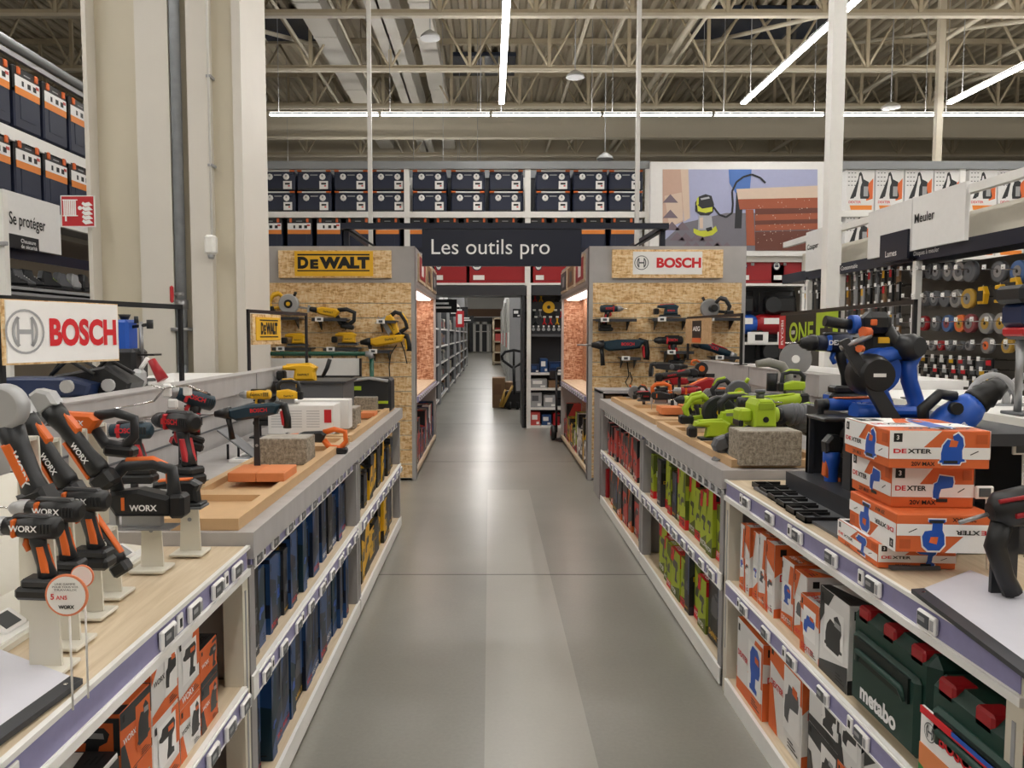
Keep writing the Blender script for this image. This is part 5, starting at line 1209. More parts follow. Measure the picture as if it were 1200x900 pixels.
def k_grinder(B, P):
    m = MB(); m.lathe([(0, .03), (.08, .034), (.3, .026), (.7, .027), (.85, .034), (1, .034)], (-.17, 0, 0), (.08, 0, 0), B['a'], 14)
    side_text(m, B['t'], -.125, -.008, .075, .0335, B['tc']); P(m, 'body')
    m = MB(); m.prism([(-.04, .012), (.04, .016), (.05, .03), (-.02, .034)], -.018, .018, B['c'], .004); m.prism([(-.165, -.03), (-.03, -.024), (-.03, -.033), (-.165, -.04)], -.02, .02, B['c'], .003); P(m, 'switch')
    m = MB(); m.prism([(.075, -.033), (.12, -.036), (.15, -.02), (.15, .01), (.12, .036), (.075, .033)], -.03, .03, B['m'], .01); m.cyl((.118, 0, -.02), (.118, 0, -.055), .022, B['m']); P(m, 'gear_head')
    m = MB(); m.lathe([(0, .062), (1, .062)], (.118, 0, -.057), (.118, 0, -.06), RUB2, 24); m.cyl((.118, 0, -.05), (.118, 0, -.066), .01, CHROME); P(m, 'disc')
    m = MB()
    n = 14; pts = [(.118-.066*math.cos(PI*i/n-PI/2), .066*math.sin(PI*i/n-PI/2)) for i in range(n+1)]
    for i in range(n): m.quad((pts[i][0], pts[i][1], -.045), (pts[i+1][0], pts[i+1][1], -.045), (pts[i+1][0], pts[i+1][1], -.068), (pts[i][0], pts[i][1], -.068), STEEL)
    P(m, 'guard')
    m = MB(); m.rbox(-.195, 0, -.004, .06, .06, .075, RUB, .012); P(m, 'battery')
def k_circ(B, P):
    m = MB(); m.lathe([(0, .085), (.2, .095), (.8, .095), (1, .085)], (.02, .03, .03), (.02, -.02, .03), B['m'], 28); m.cyl((.02, -.021, .03), (.02, -.027, .03), .04, B['b'], n=18); m.cyl((.02, -.027, .03), (.02, -.029, .03), .02, YEL, n=14); P(m, 'blade_guard')
    m = MB(); m.lathe([(0, .078), (1, .078)], (.02, -.001, -.002), (.02, .002, -.002), STEEL, 30); P(m, 'blade')
    m = MB(); m.box(-.14, .14, -.07, .06, -.055, -.05, STEEL); m.box(-.14, .14, -.07, -.065, -.055, -.045, STEEL); P(m, 'base_plate')
    m = MB(); m.lathe([(0, .04), (.8, .036), (1, .028)], (.0, .03, .03), (.0, .12, .03), B['a'], 14); m.tube([(-.03, .02, .08), (-.07, .02, .125), (-.13, .02, .11), (-.17, .02, .05), (-.15, .02, -.01), (-.06, .02, .0)], [.02, .019, .019, .02, .018, .015], B['a'], 10); P(m, 'body')
    m = MB(); m.tube([(-.075, .019, .143), (-.13, .019, .13), (-.165, .019, .08)], .011, B['c'], 8); m.tube([(.07, .0, .1), (.09, -.01, .14)], .014, B['b']); P(m, 'handle_inlay')
    m = MB(); m.rbox(-.16, .03, -.015, .08, .07, .05, RUB, .01); P(m, 'battery')
def k_mini(B, P):
    m = MB(); m.lathe([(0, .02), (.1, .03), (.3, .024), (.7, .025), (1, .03)], (-.15, 0, -.0), (.03, 0, 0), B['b'], 12); side_text(m, B['t'], -.11, -.008, .08, .026, B['tc']); P(m, 'body')
    m = MB(); m.prism([(-.11, -.012), (-.01, -.02), (-.01, .005), (-.1, .01)], -.0265, .0265, B['c'], .004); P(m, 'grip_inlay')
    m = MB(); m.lathe([(0, .04), (.2, .05), (.8, .05), (1, .042)], (.065, .03, .01), (.065, -.012, .01), B['m'], 24); m.cyl((.065, -.013, .01), (.065, -.018, .01), .022, RUB, n=16); m.box(.055, .075, -.0195, -.018, .0, .02, YELS); P(m, 'blade_guard')
    m = MB(); m.prism([(-.15, -.03), (-.12, -.03), (-.12, .03), (-.2, .035), (-.2, -.03)], -.03, .03, RUB, .008); P(m, 'battery')
def k_recip(B, P):
    m = MB(); m.prism([(-.02, -.035), (.11, -.03), (.14, -.012), (.14, .02), (.1, .035), (-.02, .04), (-.05, .02)], -.032, .032, B['c'] if B['a'] is RUB else B['a'], .012); side_text(m, B['t'], .0, -.006, .08, .033, B['tc']); P(m, 'body')
    m = MB(); m.tube([(-.03, 0, .03), (-.10, 0, .05), (-.17, 0, .035), (-.175, 0, -.03), (-.14, 0, -.075), (-.07, 0, -.07), (-.03, 0, -.02)], [.02, .018, .018, .017, .022, .022, .02], B['b'], 10, .9); P(m, 'handle')
    m = MB(); m.rbox(-.13, 0, -.09, .11, .066, .04, RUB, .01); P(m, 'battery')
    m = MB(); m.lathe([(0, .026), (.7, .022), (1, .018)], (.135, 0, 0), (.20, 0, 0), B['b'], 12); m.box(.2, .215, -.02, .02, -.03, .03, B['m']); m.box(.2, .33, -.001, .001, -.008, .008, STEEL); P(m, 'blade')
def k_jig(B, P):
    m = MB(); m.prism([(-.10, -.04), (.075, -.04), (.095, -.01), (.09, .035), (.0, .045), (-.10, .02)], -.035, .035, B['a'], .012); side_text(m, B['t'], -.06, -.022, .085, .036, B['tc']); m.box(.04, .05, -.037, .037, -.02, .02, B['c']); P(m, 'body')
    m = MB(); m.tube([(.075, 0, .02), (.085, 0, .08), (.05, 0, .115), (-.04, 0, .12), (-.095, 0, .10), (-.10, 0, .03), (-.085, 0, -.0)], [.022, .021, .02, .019, .02, .022, .022], B['b'], 10, .9); P(m, 'handle')
    m = MB(); m.tube([(.045, -.001, .128), (-.035, -.001, .133), (-.085, -.001, .11), (-.088, -.001, .06)], .0125, B['c'], 8); P(m, 'handle_inlay')
    m = MB(); m.box(-.10, .13, -.04, .04, -.082, -.077, STEEL); m.box(-.06, .06, -.015, .015, -.08, -.04, STEEL); m.box(.08, .1, -.012, .012, -.077, -.02, ALU); m.box(.088, .094, -.001, .001, -.14, -.06, STEEL); P(m, 'shoe')
    m = MB(); m.rbox(-.115, 0, -.01, .05, .066, .075, RUB, .01); P(m, 'battery')
def k_sander(B, P):
    m = MB(); m.rbox(0, 0, -.05, .20, .10, .012, MGREY, .003); m.rbox(0, 0, -.038, .19, .09, .014, B['b'], .004); P(m, 'sanding_pad')
    m = MB(); m.prism([(-.06, -.03), (.075, -.03), (.07, .02), (.085, .05), (.05, .07), (-.04, .072), (-.12, .06), (-.125, .035), (-.05, .03)], -.034, .034, B['a'], .012); side_text(m, B['t'], -.03, .0, .07, .035, B['tc']); P(m, 'body')
    m = MB(); m.prism([(-.10, .055), (.04, .066), (.04, .076), (-.1, .07)], -.025, .025, B['c'], .004); P(m, 'grip_inlay')
    m = MB(); m.rbox(-.135, 0, .0, .05, .07, .06, RUB, .01); P(m, 'dust_box')
def k_sds(B, P):
    m = MB(); m.prism([(-.13, .0), (-.04, -.012), (.08, -.02), (.12, .0), (.12, .045), (.02, .06), (-.12, .062), (-.16, .05)], -.036, .036, B['a'], .013); side_text(m, B['t'], -.09, .018, .09, .037, B['tc']); m.lathe([(0, .028), (1, .02)], (.03, -.034, .02), (.03, -.044, .02), B['c'], 12); P(m, 'body')
    m = MB(); m.lathe([(0, .034), (.4, .03), (.6, .024), (1, .016)], (.115, 0, .022), (.2, 0, .022), B['b'], 14); m.cyl((.2, 0, .022), (.30, 0, .022), .005, STEEL, n=8); P(m, 'chuck')
    m = MB(); m.tube([(-.125, 0, .05), (-.175, 0, .04), (-.185, 0, -.03), (-.18, 0, -.08)], [.024, .023, .02, .022], B['b'], 10, .85); m.prism([(-.165, .02), (-.15, .01), (-.155, -.06), (-.17, -.07)], -.014, .014, B['c'], .003); P(m, 'grip')
    m = MB(); m.tube([(.13, 0, -.005), (.125, 0, -.05), (.12, 0, -.12)], [.016, .013, .017], B['b'], 10); P(m, 'side_handle')
def k_multi(B, P):
    m = MB(); m.lathe([(0, .03), (.12, .034), (.5, .026), (.8, .030), (1, .026)], (-.16, 0, 0), (.08, 0, 0), B['a'], 14); side_text(m, B['t'], -.12, -.008, .1, .028, B['tc']); P(m, 'body')
    m = MB(); m.prism([(-.13, .025), (.05, .025), (.05, .033), (-.13, .036)], -.016, .016, B['c'], .003); P(m, 'inlay')
    m = MB(); m.lathe([(0, .028), (1, .022)], (.08, 0, .0), (.13, 0, 0), B['m'], 12); m.cyl((.11, 0, 0), (.11, 0, -.045), .016, B['m']); m.box(.09, .17, -.02, .02, -.047, -.045, STEEL); P(m, 'head')
    m = MB(); m.rbox(-.18, 0, -.006, .055, .062, .07, RUB, .01); P(m, 'battery')
def k_mitre(B, P):
    m = MB(); m.prism([(-.2, 0), (.2, 0), (.19, .04), (-.19, .04)], -.12, .12, B['b'], .01); m.lathe([(0, .12), (1, .12)], (0, 0, .04), (0, 0, .052), RUB2, 26); m.box(-.25, .25, .05, .065, .05, .12, RUB2); P(m, 'base')
    m = MB(); m.tube([(.02, .05, .05), (.08, .05, .18), (.06, .05, .28), (-.02, .02, .32)], [.035, .03, .03, .028], B['a'], 10); P(m, 'arm')
    m = MB(); m.lathe([(0, .11), (.2, .125), (.8, .125), (1, .11)], (-.02, -.03, .22), (-.02, .03, .22), B['a'], 28); m.cyl((-.02, -.031, .22), (-.02, -.05, .22), .055, B['b'], n=20); P(m, 'blade_guard')
    m = MB(); m.lathe([(0, .045), (.9, .05), (1, .04)], (-.01, .03, .25), (-.01, .16, .25), B['b'], 16); P(m, 'motor')
    m = MB(); m.tube([(-.05, 0, .33), (-.12, 0, .38), (-.20, 0, .36), (-.22, 0, .30), (-.15, 0, .28)], [.02, .02, .02, .018, .016], B['b'], 10); m.rbox(-.17, 0, .388, .05, .03, .02, B['c'], .006); P(m, 'handle')
KIN = dict(mini=k_mini, drill=k_drill, grinder=k_grinder, circ=k_circ, recip=k_recip, jig=k_jig, sander=k_sander, sds=k_sds, multi=k_multi, mitre=k_mitre)
NAME = dict(mini='compact_saw', drill='cordless_drill', grinder='angle_grinder', circ='circular_saw', recip='reciprocating_saw', jig='jigsaw', sander='sander', sds='hammer_drill', multi='multi_tool', mitre='mitre_saw')
LOWZ = dict(mini=-.05, drill=-.162, grinder=-.066, circ=-.08, recip=-.11, jig=-.14, sander=-.056, sds=-.12, multi=-.047, mitre=0)
def shorten(s): return ' '.join(s.split()[:16])
def tool(kind, brand, u, v, Y, ang, yaw, label, sc=1.0, stand=None, smat=None, roll=0, zoff=0, group=None):
    p = at_y(u, v, Y) if isinstance(u, (int, float)) else Vector(u); key = ('tool', kind, brand)
    if key not in PROTO:
        t = thing(NAME[kind], label, 'power tool'); PROTO[key] = t
        KIN[kind](BR[brand], lambda m, n: m.build(n, t)); used.add(id(t))
    else: t = clone(PROTO[key]); tag(t, label, 'power tool')
    t.location = (p.x, p.y, p.z+zoff); t.scale = (sc, sc, sc)
    t.rotation_euler = Euler((R(roll), R(-ang), R(yaw)), 'XYZ')
    if group: t['group'] = group
    if stand is not None:
        m = MB(); sm = smat or BLACK; h = p.z-stand
        if h > .03:
            wq = .03 if sm is IV else .013
            m.rbox(0, .03, .004, .09, .08, .008, sm, .002); m.prism([(-wq, .008), (wq, .008), (wq*.75, h-.005), (-wq*.75, h-.005)], .03, .036, sm); m.cyl((0, .03, h*.55), (0, .028, h*.55), .006, STEEL, n=8); m.box(-.02, .02, 0, .036, h-.012, h-.004, sm)
            o = m.build('display_bracket', loc=(p.x, p.y+.015, stand)); tag(o, shorten('bracket holding the '+label), 'bracket', 'tool display brackets')
    return t
# ---- near left display of black and orange tools
IV = mat('ivory_plastic', '#dcd8cb', .4)
t = thing('tool_display_stand', 'ivory stepped display stand of the orange and black tools', 'display stand', (0, 0, 0))
m = MB(); m.M = Matrix.Translation((-1.25, 1.0, .926)); 
m.prism([(-.12, 0), (.30, 0), (.30, .012), (.14, .03), (.04, .11), (.0, .115), (-.10, .23), (-.12, .23)], 0, 1.18, IV, .004); m.build('sloped_base', t)
m = MB(); m.box(-1.06, -.96, 1.05, 2.15, .9385, .943, WHITE)
m.build('front_lip', t)
for i in range(8):
    y = 1.18+i*.125; m = MB(); m.M = Matrix.Translation((-1.0, y, .958)) @ Matrix.Rotation(R(35), 4, 'Y') @ Matrix.Rotation(PI/2, 4, 'Z'); m.rbox(0, 0, 0, .075, .05, .012, PAPER, .004); m.box(-.03, .02, -.018, .018, .006, .007, SCREEN); m.build('price_tag', t)
lf = 'on the near left ivory display'
ivo = dict(stand=.93, smat=IV)
tool('mini', 'worx', 16, 512, 1.55, 70, 180, 'compact saw with grey disc guard at the left frame edge', .95, **ivo)
tool('grinder', 'worx', 45, 514, 1.7, 58, 180, 'cordless angle grinder leaning left, nearer of two twins on the ivory stand', .72, **ivo)
tool('grinder', 'worx', 79, 503, 1.9, 54, 180, 'cordless angle grinder with silver head touching the orange saw', .80, **ivo)
tool('recip', 'worx', 103, 496, 1.98, 6, 180, 'orange and black reciprocating saw with open handle', .70, stand=.93, smat=IV)
tool('jig', 'worx', 167, 588, 1.95, 0, 180, 'black jigsaw with orange arched grip and clear guard', .82, **ivo)
tool('sander', 'worx', 214, 580, 2.1, 0, 0, 'black sander with orange inlay beyond the jigsaw', .62, **ivo)
tool('drill', 'worx', 88, 598, 1.62, 2, 180, 'black cordless drill, furthest of three overlapping drills', .76, **ivo)
tool('drill', 'worx', 56, 610, 1.46, 3, 180, 'black cordless drill, middle of three overlapping drills', .70, **ivo)
tool('drill', 'worx', 30, 630, 1.34, 2, 180, 'black cordless drill, nearest of three overlapping drills', .66, **ivo)
tool('multi', 'worx', 114, 620, 1.75, 58, 180, 'slim black multi tool leaning right of the three drills', .58, **ivo)
# round price signs
def round_sign(u, v, Y, r, rim, label, txt=True):
    p = at_y(u, v, Y); m = MB(); m.cyl((0, 0, 0), (0, -.003, 0), r, rim, n=32); m.cyl((0, -.003, 0), (0, -.004, 0), r*.9, PAPER, n=32)
    if txt:
        for i, (a, w_) in enumerate(((.52, .8), (.38, 1.0), (.24, .9))): m.text(('UNE GAMME', 'POUR TOUS VOS', 'TRAVAUX')[i], (-w_*r*.6, -.006, a*r), (1, 0, 0), (0, 0, 1), TEXTK, w=w_*r*1.2, h=r*.09, bold=0)
        m.text('5', (-.7*r, -.006, -.18*r), (1, 0, 0), (0, 0, 1), LREDT, h=.28*r, bold=.03); m.text('ANS', (-.45*r, -.006, -.18*r), (1, 0, 0), (0, 0, 1), LREDT, h=.2*r); m.text('WORX', (-.35*r, -.006, -.62*r), (1, 0, 0), (0, 0, 1), TEXTK, w=.75*r, bold=.05)
    m.cyl((0, .004, -.0), (0, .004, -(p.z-.945)), .0018, WHITE, n=6)
    o = m.build('round_sign', loc=p); return tag(o, label, 'sign')
PEACH = mat('peach_rim', '#e88a63', .5)
round_sign(79, 697, 1.2, .034, PEACH, 'round white promotional sign with peach rim in front of the drills')
o = round_sign(97, 675, 1.24, .019, PEACH, 'small peach round sign behind the larger round sign', False)
p = at_y(221, 630, 2.15); m = MB(); m.box(-.021, .021, 0, .001, -.04, .04, PAPER); m.text('WORX', (-.017, -.001, .028), (1, 0, 0), (0, 0, 1), TEXTK, h=.007, bold=.04)
for i in range(4): m.box(-.004, .014, -.001, 0, .015-i*.014, .02-i*.014, LGREY)
tag(m.build('price_leaflet', loc=(p.x, p.y, .926+.042)), 'small upright price leaflet at the far end of the near pine top', 'leaflet')

# ---- left: teal tools on brackets, rear of the worktop
gm = dict(stand=.965, smat=DGREY)
tool('drill', 'boschred', 206, 505, 2.75, 0, 150, 'black drill with red lettering on a bracket beyond the jigsaw', 1.15, **gm)
tool('drill', 'bosch', 220, 474, 2.95, 20, 215, 'teal tool with white clips above the black drill', 1.0, **gm)
m = MB(); p = at_y(212, 470, 2.85); m.tube([(-.1, 0, .0), (-.05, -.02, .05), (.03, -.02, .06), (.1, 0, .03)], .004, CHROME, 6); m.rbox(-.05, 0, .04, .03, .02, .05, PAPER, .005); m.rbox(.03, -.01, .04, .03, .02, .04, PAPER, .005); m.rbox(-.03, 0, -.01, .035, .02, .035, PAPER, .005); m.tube([(-.1, 0, 0), (-.25, 0, -.03), (-.3, 0, -.04)], .004, CHROME, 6)
tag(m.build('wire_clip', loc=p), 'wire guard with white security clips around the teal tool', 'security clip')
tool('drill', 'bosch', 148, 514, 2.5, 0, 180, 'black and teal drill half hidden behind the orange saw handle', .9, **gm)
tool('sds', 'bosch', 296, 487, 2.95, -4, 180, 'long teal hammer drill with side handle pointing left', .72, **gm)
t = thing('tilted_plate', 'grey tilted display plate on two black pegs behind the left tray', 'display plate', at_z(268, 540, .966))
m = MB(); m.M = Matrix.Rotation(R(38), 4, 'Y'); m.rbox(0, .06, .08, .26, .12, .008, MGREY, .003); m.build('plate', t)
for x in (-.02, .03):
    m = MB(); m.cyl((x, .05, 0), (x, .05, .07), .006, BLACK, n=8); m.build('peg', t)
m = MB(); m.box(0, .2, 0, .32, 0, .012, PAPER)
for i in range(6): m.box(.02, .17-.01*(i % 3), .03+i*.045, .035+i*.045, .012, .013, CBLUE)
tag(m.build('leaflet_stack', loc=at_z(268, 542, .966)), 'white leaflet stack with blue print on the left worktop', 'leaflets')
tool('recip', 'aeg', 374, 512, 3.75, 0, 180, 'orange and black saw beside the white carton on the left worktop', .75)
# white carton with red corner print
W_ = .48; p = at_z(347, 503, .985); m = MB(); m.rbox(0, .1, .08, .36, .2, .16, CARTW, .003); fr = (Vector((-.18, -.001, 0)), Vector((1, 0, 0)), Vector((0, 0, 1)), .36, .16)
for i in range(3):
    for j in range(7): decal(m, fr, [(.05+i*.27, .25+j*.09), (.25+i*.27, .25+j*.09), (.25+i*.27, .27+j*.09), (.05+i*.27, .27+j*.09)], LGREY)
decal(m, fr, [(.86, .4), (.97, .4), (.97, .85), (.86, .85)], RED, .001); m.rbox(.02, .3, .085, .4, .12, .17, CARTW, .003)
p.y = 4.1; p = at_y(347, 497, 4.1); m.M = Matrix.Identity(4); tag(m.build('carton', loc=(p.x, 4.2, .967+.035)), 'wide white carton with grey text columns and red corner on the left tray', 'carton')
tool('jig', 'dewalt', 337, 462, 4.25, 0, 180, 'yellow jigsaw with black handle standing on the white carton', .62, zoff=0)
tool('drill', 'dewalt', 300, 468, 4.3, 0, 180, 'yellow cordless drill pointing left beside the white carton', .9, stand=.966, smat=DGREY)
t = thing('display_riser', 'dark grey riser block behind the white carton on the left worktop', 'riser', (0, 0, 0))
a = at_y(325, 480, 5.0); b = at_y(438, 449, 5.0); m = MB(); m.box(a.x, b.x-.2, 5.0, 5.4, .966, b.z, MGREY); m.build('block', t); m = MB(); m.box(a.x-.02, b.x-.18, 4.98, 5.42, b.z, b.z+.012, DGREY); m.build('top_plate', t)
tool('sander', 'dewalt', 356, 440, 5.1, 0, 0, 'yellow and black battery tool with raised handle on the dark riser', 1.1)
m = MB(); p = at_y(378, 442, 5.1); m.tube([(0, 0, 0), (.03, 0, .06), (.05, 0, .12)], [.012, .014, .015], RUB, 8); tag(m.build('side_handle', loc=p), 'black side handle rising beside the yellow battery tool', 'handle')
# green tool bag case
t = thing('tool_bag', 'black tool case with lime stripes at the far end of the left worktop', 'tool case', at_y(433, 482, 5.7))
t.location.z = .966
m = MB(); m.rbox(0, .12, .13, .32, .24, .26, RUB2, .02); m.build('body', t); m = MB(); m.box(.04, .14, -.003, 0, .07, .09, LIME); m.box(-.12, -.06, -.003, 0, .17, .2, LIME); m.build('stripe', t); m = MB(); m.tube([(-.14, -.005, .24), (0, -.01, .26), (.14, -.005, .24)], .012, LGREY); m.build('zip', t)
# green pipe rail and white board beyond the counter
t = thing('pipe_stand', 'dark green pipe stand with silver elbow in front of the left display wall', 'pipe stand', (0, 0, 0)); Yg = 7.0
a = at_y(306, 414.5, Yg); b = at_y(431, 414.5, Yg)
m = MB(); m.cyl((a.x, Yg, a.z), (b.x, Yg, a.z), .02, DGREEN); m.build('rail', t); m = MB(); m.cyl((b.x+.035, Yg, a.z-.04), (b.x+.035, Yg, 0), .02, DGREEN); m.cyl((a.x+.02, Yg, a.z-.02), (a.x+.02, Yg, 0), .02, DGREEN); m.build('leg', t)
m = MB(); m.tube([(b.x-.02, Yg, a.z), (b.x+.02, Yg, a.z-.005), (b.x+.035, Yg, a.z-.045)], .028, STEEL); m.build('elbow', t)
a = at_y(358, 440, 7.2); b = at_y(423, 420, 7.2); t = thing('white_board', 'low white board with black right edge in front of the left display wall', 'board', (0, 0, 0))
m = MB(); m.box(a.x-.4, b.x-.015, 7.2, 7.24, a.z, b.z, WPAN); m.build('board', t); m = MB(); m.box(b.x-.015, b.x, 7.19, 7.25, a.z-.01, b.z, BLACK); m.box(a.x-.4, b.x, 7.19, 7.25, a.z-.02, a.z, BLACK); m.box(b.x-.1, b.x-.06, 7.2, 7.24, 0, a.z, BLACK); m.build('frame', t)

# ---- framed brand signs on posts standing on the ledges
def sign_frame(P, Q, zb, zt, label, draw, posts=True, th=.018, foot=1.255):
    """frame in the vertical plane through ground points P, Q"""
    P, Q = Vector((*P, 0)), Vector((*Q, 0)); d = (Q-P); L = d.length; ang = math.atan2(d.y, d.x)
    t = thing('sign_frame', label, 'sign', (P.x, P.y, 0), (0, 0, ang))
    m = MB(); m.box(0, L, -th/2, th/2, zt-th*1.3, zt, BLACK); m.box(0, th, -th/2, th/2, foot, zt, BLACK); m.box(L-th, L, -th/2, th/2, foot, zt, BLACK); m.box(-.02, .04, -.04, .04, foot, foot+.006, BLACK); m.box(L-.04, L+.02, -.04, .04, foot, foot+.006, BLACK); m.build('frame', t)
    m = MB(); draw(m, L, zb, zt); m.build('printed_board', t); return t
def draw_bosch(m, L, zb, zt):
    z1 = 1.682; z0 = 1.44; x0, x1 = .012, L*.558
    m.box(x0-.01, x1+.008, -.02, -.004, z0-.008, z1+.004, OSB); m.box(x0, x1, -.026, -.02, z0, z1, PAPER); logo_ring(m, L*.09, (z0+z1)/2, -.028, .088, LGREY)
    m.text('BOSCH', (L*.20, -.028, z0+.062), (1, 0, 0), (0, 0, 1), LREDT, w=L*.345, h=.115, bold=.045)
def draw_dewalt(m, L, zb, zt):
    z1 = zt-.03; z0 = z1-.21; x0, x1 = .03, L*.48
    m.box(x0, x1, -.02, -.004, z0, z1, OSB); m.box(x0+.04, x1-.02, -.026, -.02, z0+.03, z1-.02, YELS); dewalt(m, x0+.10, x1-.07, z0+.07, z1-.055, -.028)
    m.box(x0+.09, x1-.06, -.028, -.026, z1-.045, z1-.036, TEXTK); m.box(x0+.09, x1-.06, -.028, -.026, z0+.05, z0+.058, TEXTK)
def draw_aeg(m, L, zb, zt):
    z1 = zt-.02; z0 = z1-.22; x0, x1 = .0, L*.5
    m.box(x0, x1, -.02, -.004, z0, z1, PLY); a, b = x0+(x1-x0)*.3, x0+(x1-x0)*.66; m.box(a, b, -.023, -.02, z0+.03, z1-.02, RUB); m.box(a, b, -.024, -.023, z0+.01, z0+.05, CARTOR)
    m.text('AEG', (a+.02, -.025, z0+.11), (1, 0, 0), (0, 0, 1), PAPER, w=b-a-.04, h=.04, bold=.03)
def draw_one(m, L, zb, zt):
    z1 = zt-.025; z0 = z1-.255; k = L*.57
    m.box(.02, k, -.02, -.004, z0, z1, TEXTK); m.box(.02, .02+k*.13, -.023, -.02, z0, z1, RED); m.text('RYOBI', (.02+k*.10, -.025, z0+.03), (0, 0, 1), (-1, 0, 0), PAPER, w=.19, h=.07, bold=.02) 
    m.text('ONE', (k*.23, -.023, z0+.055), (1, 0, 0), (0, 0, 1), LIME, w=k*.42, h=.145, bold=.02); m.text('18V', (k*.27, -.024, z0+.11), (1, 0, 0), (0, 0, 1), PAPER, w=.1, h=.03)
    m.box(k*.69, k, -.022, -.02, z0, z1, LIME); cx, cz = k*.845, (z0+z1)/2; m.box(cx-.12, cx+.12, -.024, -.022, cz-.025, cz+.025, TEXTK); m.box(cx-.03, cx+.03, -.0245, -.022, cz-.06, cz+.06, TEXTK)
sign_frame((-1.87, 2.93), (-1.56, 3.9), 0, 1.70, 'white sign with ring emblem and red letters in a black frame, left ledge', draw_bosch, foot=1.262)
sign_frame((-1.635, 5.2), (-1.45, 6.1), 0, 1.72, 'small yellow brand sign in a black frame on the left ledge end', draw_dewalt, foot=1.262)
sign_frame((1.80, 7.0), (1.9, 5.8), 0, 1.71, 'small wood brand sign with a black AEG label in a black frame', draw_aeg, foot=1.32)
sign_frame((2.31, 6.1), (2.06, 3.73), 0, 1.72, 'lime and black ONE plus sign with red side strip in a black frame', draw_one, foot=1.237)

# ---- blue bench machine and red clamp behind the left ledge
p = at_y(152, 432, 4.3); p.z = 1.262; t = thing('bench_machine', 'blue bench drill with black knobs behind the left ledge', 'bench machine', p)
m = MB(); m.rbox(-.02, 0, .02, .25, .2, .04, RUB, .008); m.rbox(-.03, 0, .12, .2, .18, .18, RUB, .02); m.build('base', t)
m = MB(); m.rbox(-.02, 0, .27, .09, .13, .2, BLUE, .015); m.cyl((-.02, 0, .37), (-.02, 0, .40), .02, RUB, .035); m.build('motor_housing', t)
m = MB(); m.cyl((.07, 0, .1), (.07, 0, .36), .012, STEEL); m.tube([(.02, 0, .33), (.12, 0, .345)], .01, RUB); m.cyl((.12, 0, .32), (.12, 0, .37), .018, RUB); m.cyl((.045, 0, .35), (.045, 0, .39), .012, RUB); m.box(.03, .16, -.05, .05, .17, .18, RUB); m.build('spindle', t)
m = MB(); m.tube([(-.14, 0, .07), (-.3, .02, .16), (-.42, .04, .12), (-.5, .05, .02)], .008, RUB); m.build('cord', t)
t = thing('clamp', 'red and white handled tool leaning behind the left ledge', 'hand tool', (at_y(178, 440, 4.2).x, 4.2, 1.262))
m = MB(); m.tube([(0, 0, .15), (.06, 0, .04)], [.02, .032], TRED, 10); m.build('red_handle', t); m = MB(); m.rbox(-.07, 0, .05, .08, .05, .1, ALU, .02); m.tube([(-.06, 0, .1), (-.02, 0, .16)], .012, PAPER); m.tube([(-.02, 0, .02), (.12, 0, .03)], .012, PAPER); m.build('white_body', t)
for i, (u, Y, c, lb) in enumerate(((60, 3.6, DBLUE, 'long low dark blue machine behind the left white sign'), (108, 3.7, RUB, 'black machine with cable left of the blue bench drill'))):
    p = at_y(u, 430, Y); m = MB(); m.prism([(-.22, 0), (.2, 0), (.22, .06), (.1, .09+.05*i), (-.18, .09)], -.08, .08, c, .012); m.tube([(.0, 0, .1), (.08, .0, .17), (.2, 0, .1)], .01, RUB); m.cyl((.12, 0, .05), (.12, -.1, .05), .03, ALU)
    tag(m.build('bench_machine', loc=(p.x, Y, 1.262)), lb, 'bench machine')
tag(MB().box(-.15, .15, -.1, .1, 0, .16, CARTW).box(-.1, .05, -.103, -.1, .04, .1, RED).build('carton', loc=(at_y(240, 440, 5.5).x, 5.4, 1.262)), 'low white carton on the ledge before the cream column', 'carton') if 0 else None

# ---- far right counter: red and black tools
dk = dict(stand=.966, smat=DGREY)
tool('sds', 'black', 783, 432, 6.4, 0, 0, 'black long-handled tool hanging in front of the strand board wall', .8, **dk)
tool('circ', 'aeg', 745, 462, 6.3, 0, 180, 'small orange and black saw at the far end of the right worktop', .55)
tool('jig', 'aeg', 774, 462, 5.6, 0, 180, 'black and red jigsaw with big arched handle on the far right tray', .72, zoff=-.01)
tool('grinder', 'boschred', 798, 438, 5.7, 8, 0, 'black grinder behind the red and black jigsaw', .85, **dk)
tool('mitre', 'aeg', 823, 441, 6.1, 0, 0, 'small orange and black mitre saw by the wood brand sign', .42, zoff=-.03, stand=.966, smat=DGREY)
tool('drill', 'red', 806, 463, 5.2, 0, 180, 'black and red drill, left one on the far right worktop', .95, **dk)
tool('sander', 'red', 826, 455, 5.3, 20, 0, 'dark red sander between the black drills', .9, **dk)
tool('grinder', 'aeg', 846, 459, 4.9, -5, 180, 'orange grinder pointing left beside the lime tools', .8, **dk)
tool('recip', 'red', 790, 447, 5.9, 0, 0, 'dark red reciprocating saw, back row of the right worktop', .8, **dk)
tool('multi', 'black', 838, 470, 5.0, 0, 180, 'black multi tool lying behind the lime saw', .8, **dk)
tool('sander', 'boschred', 756, 465, 6.0, 0, 0, 'small black sander beside the orange brick tray', .6, **dk)
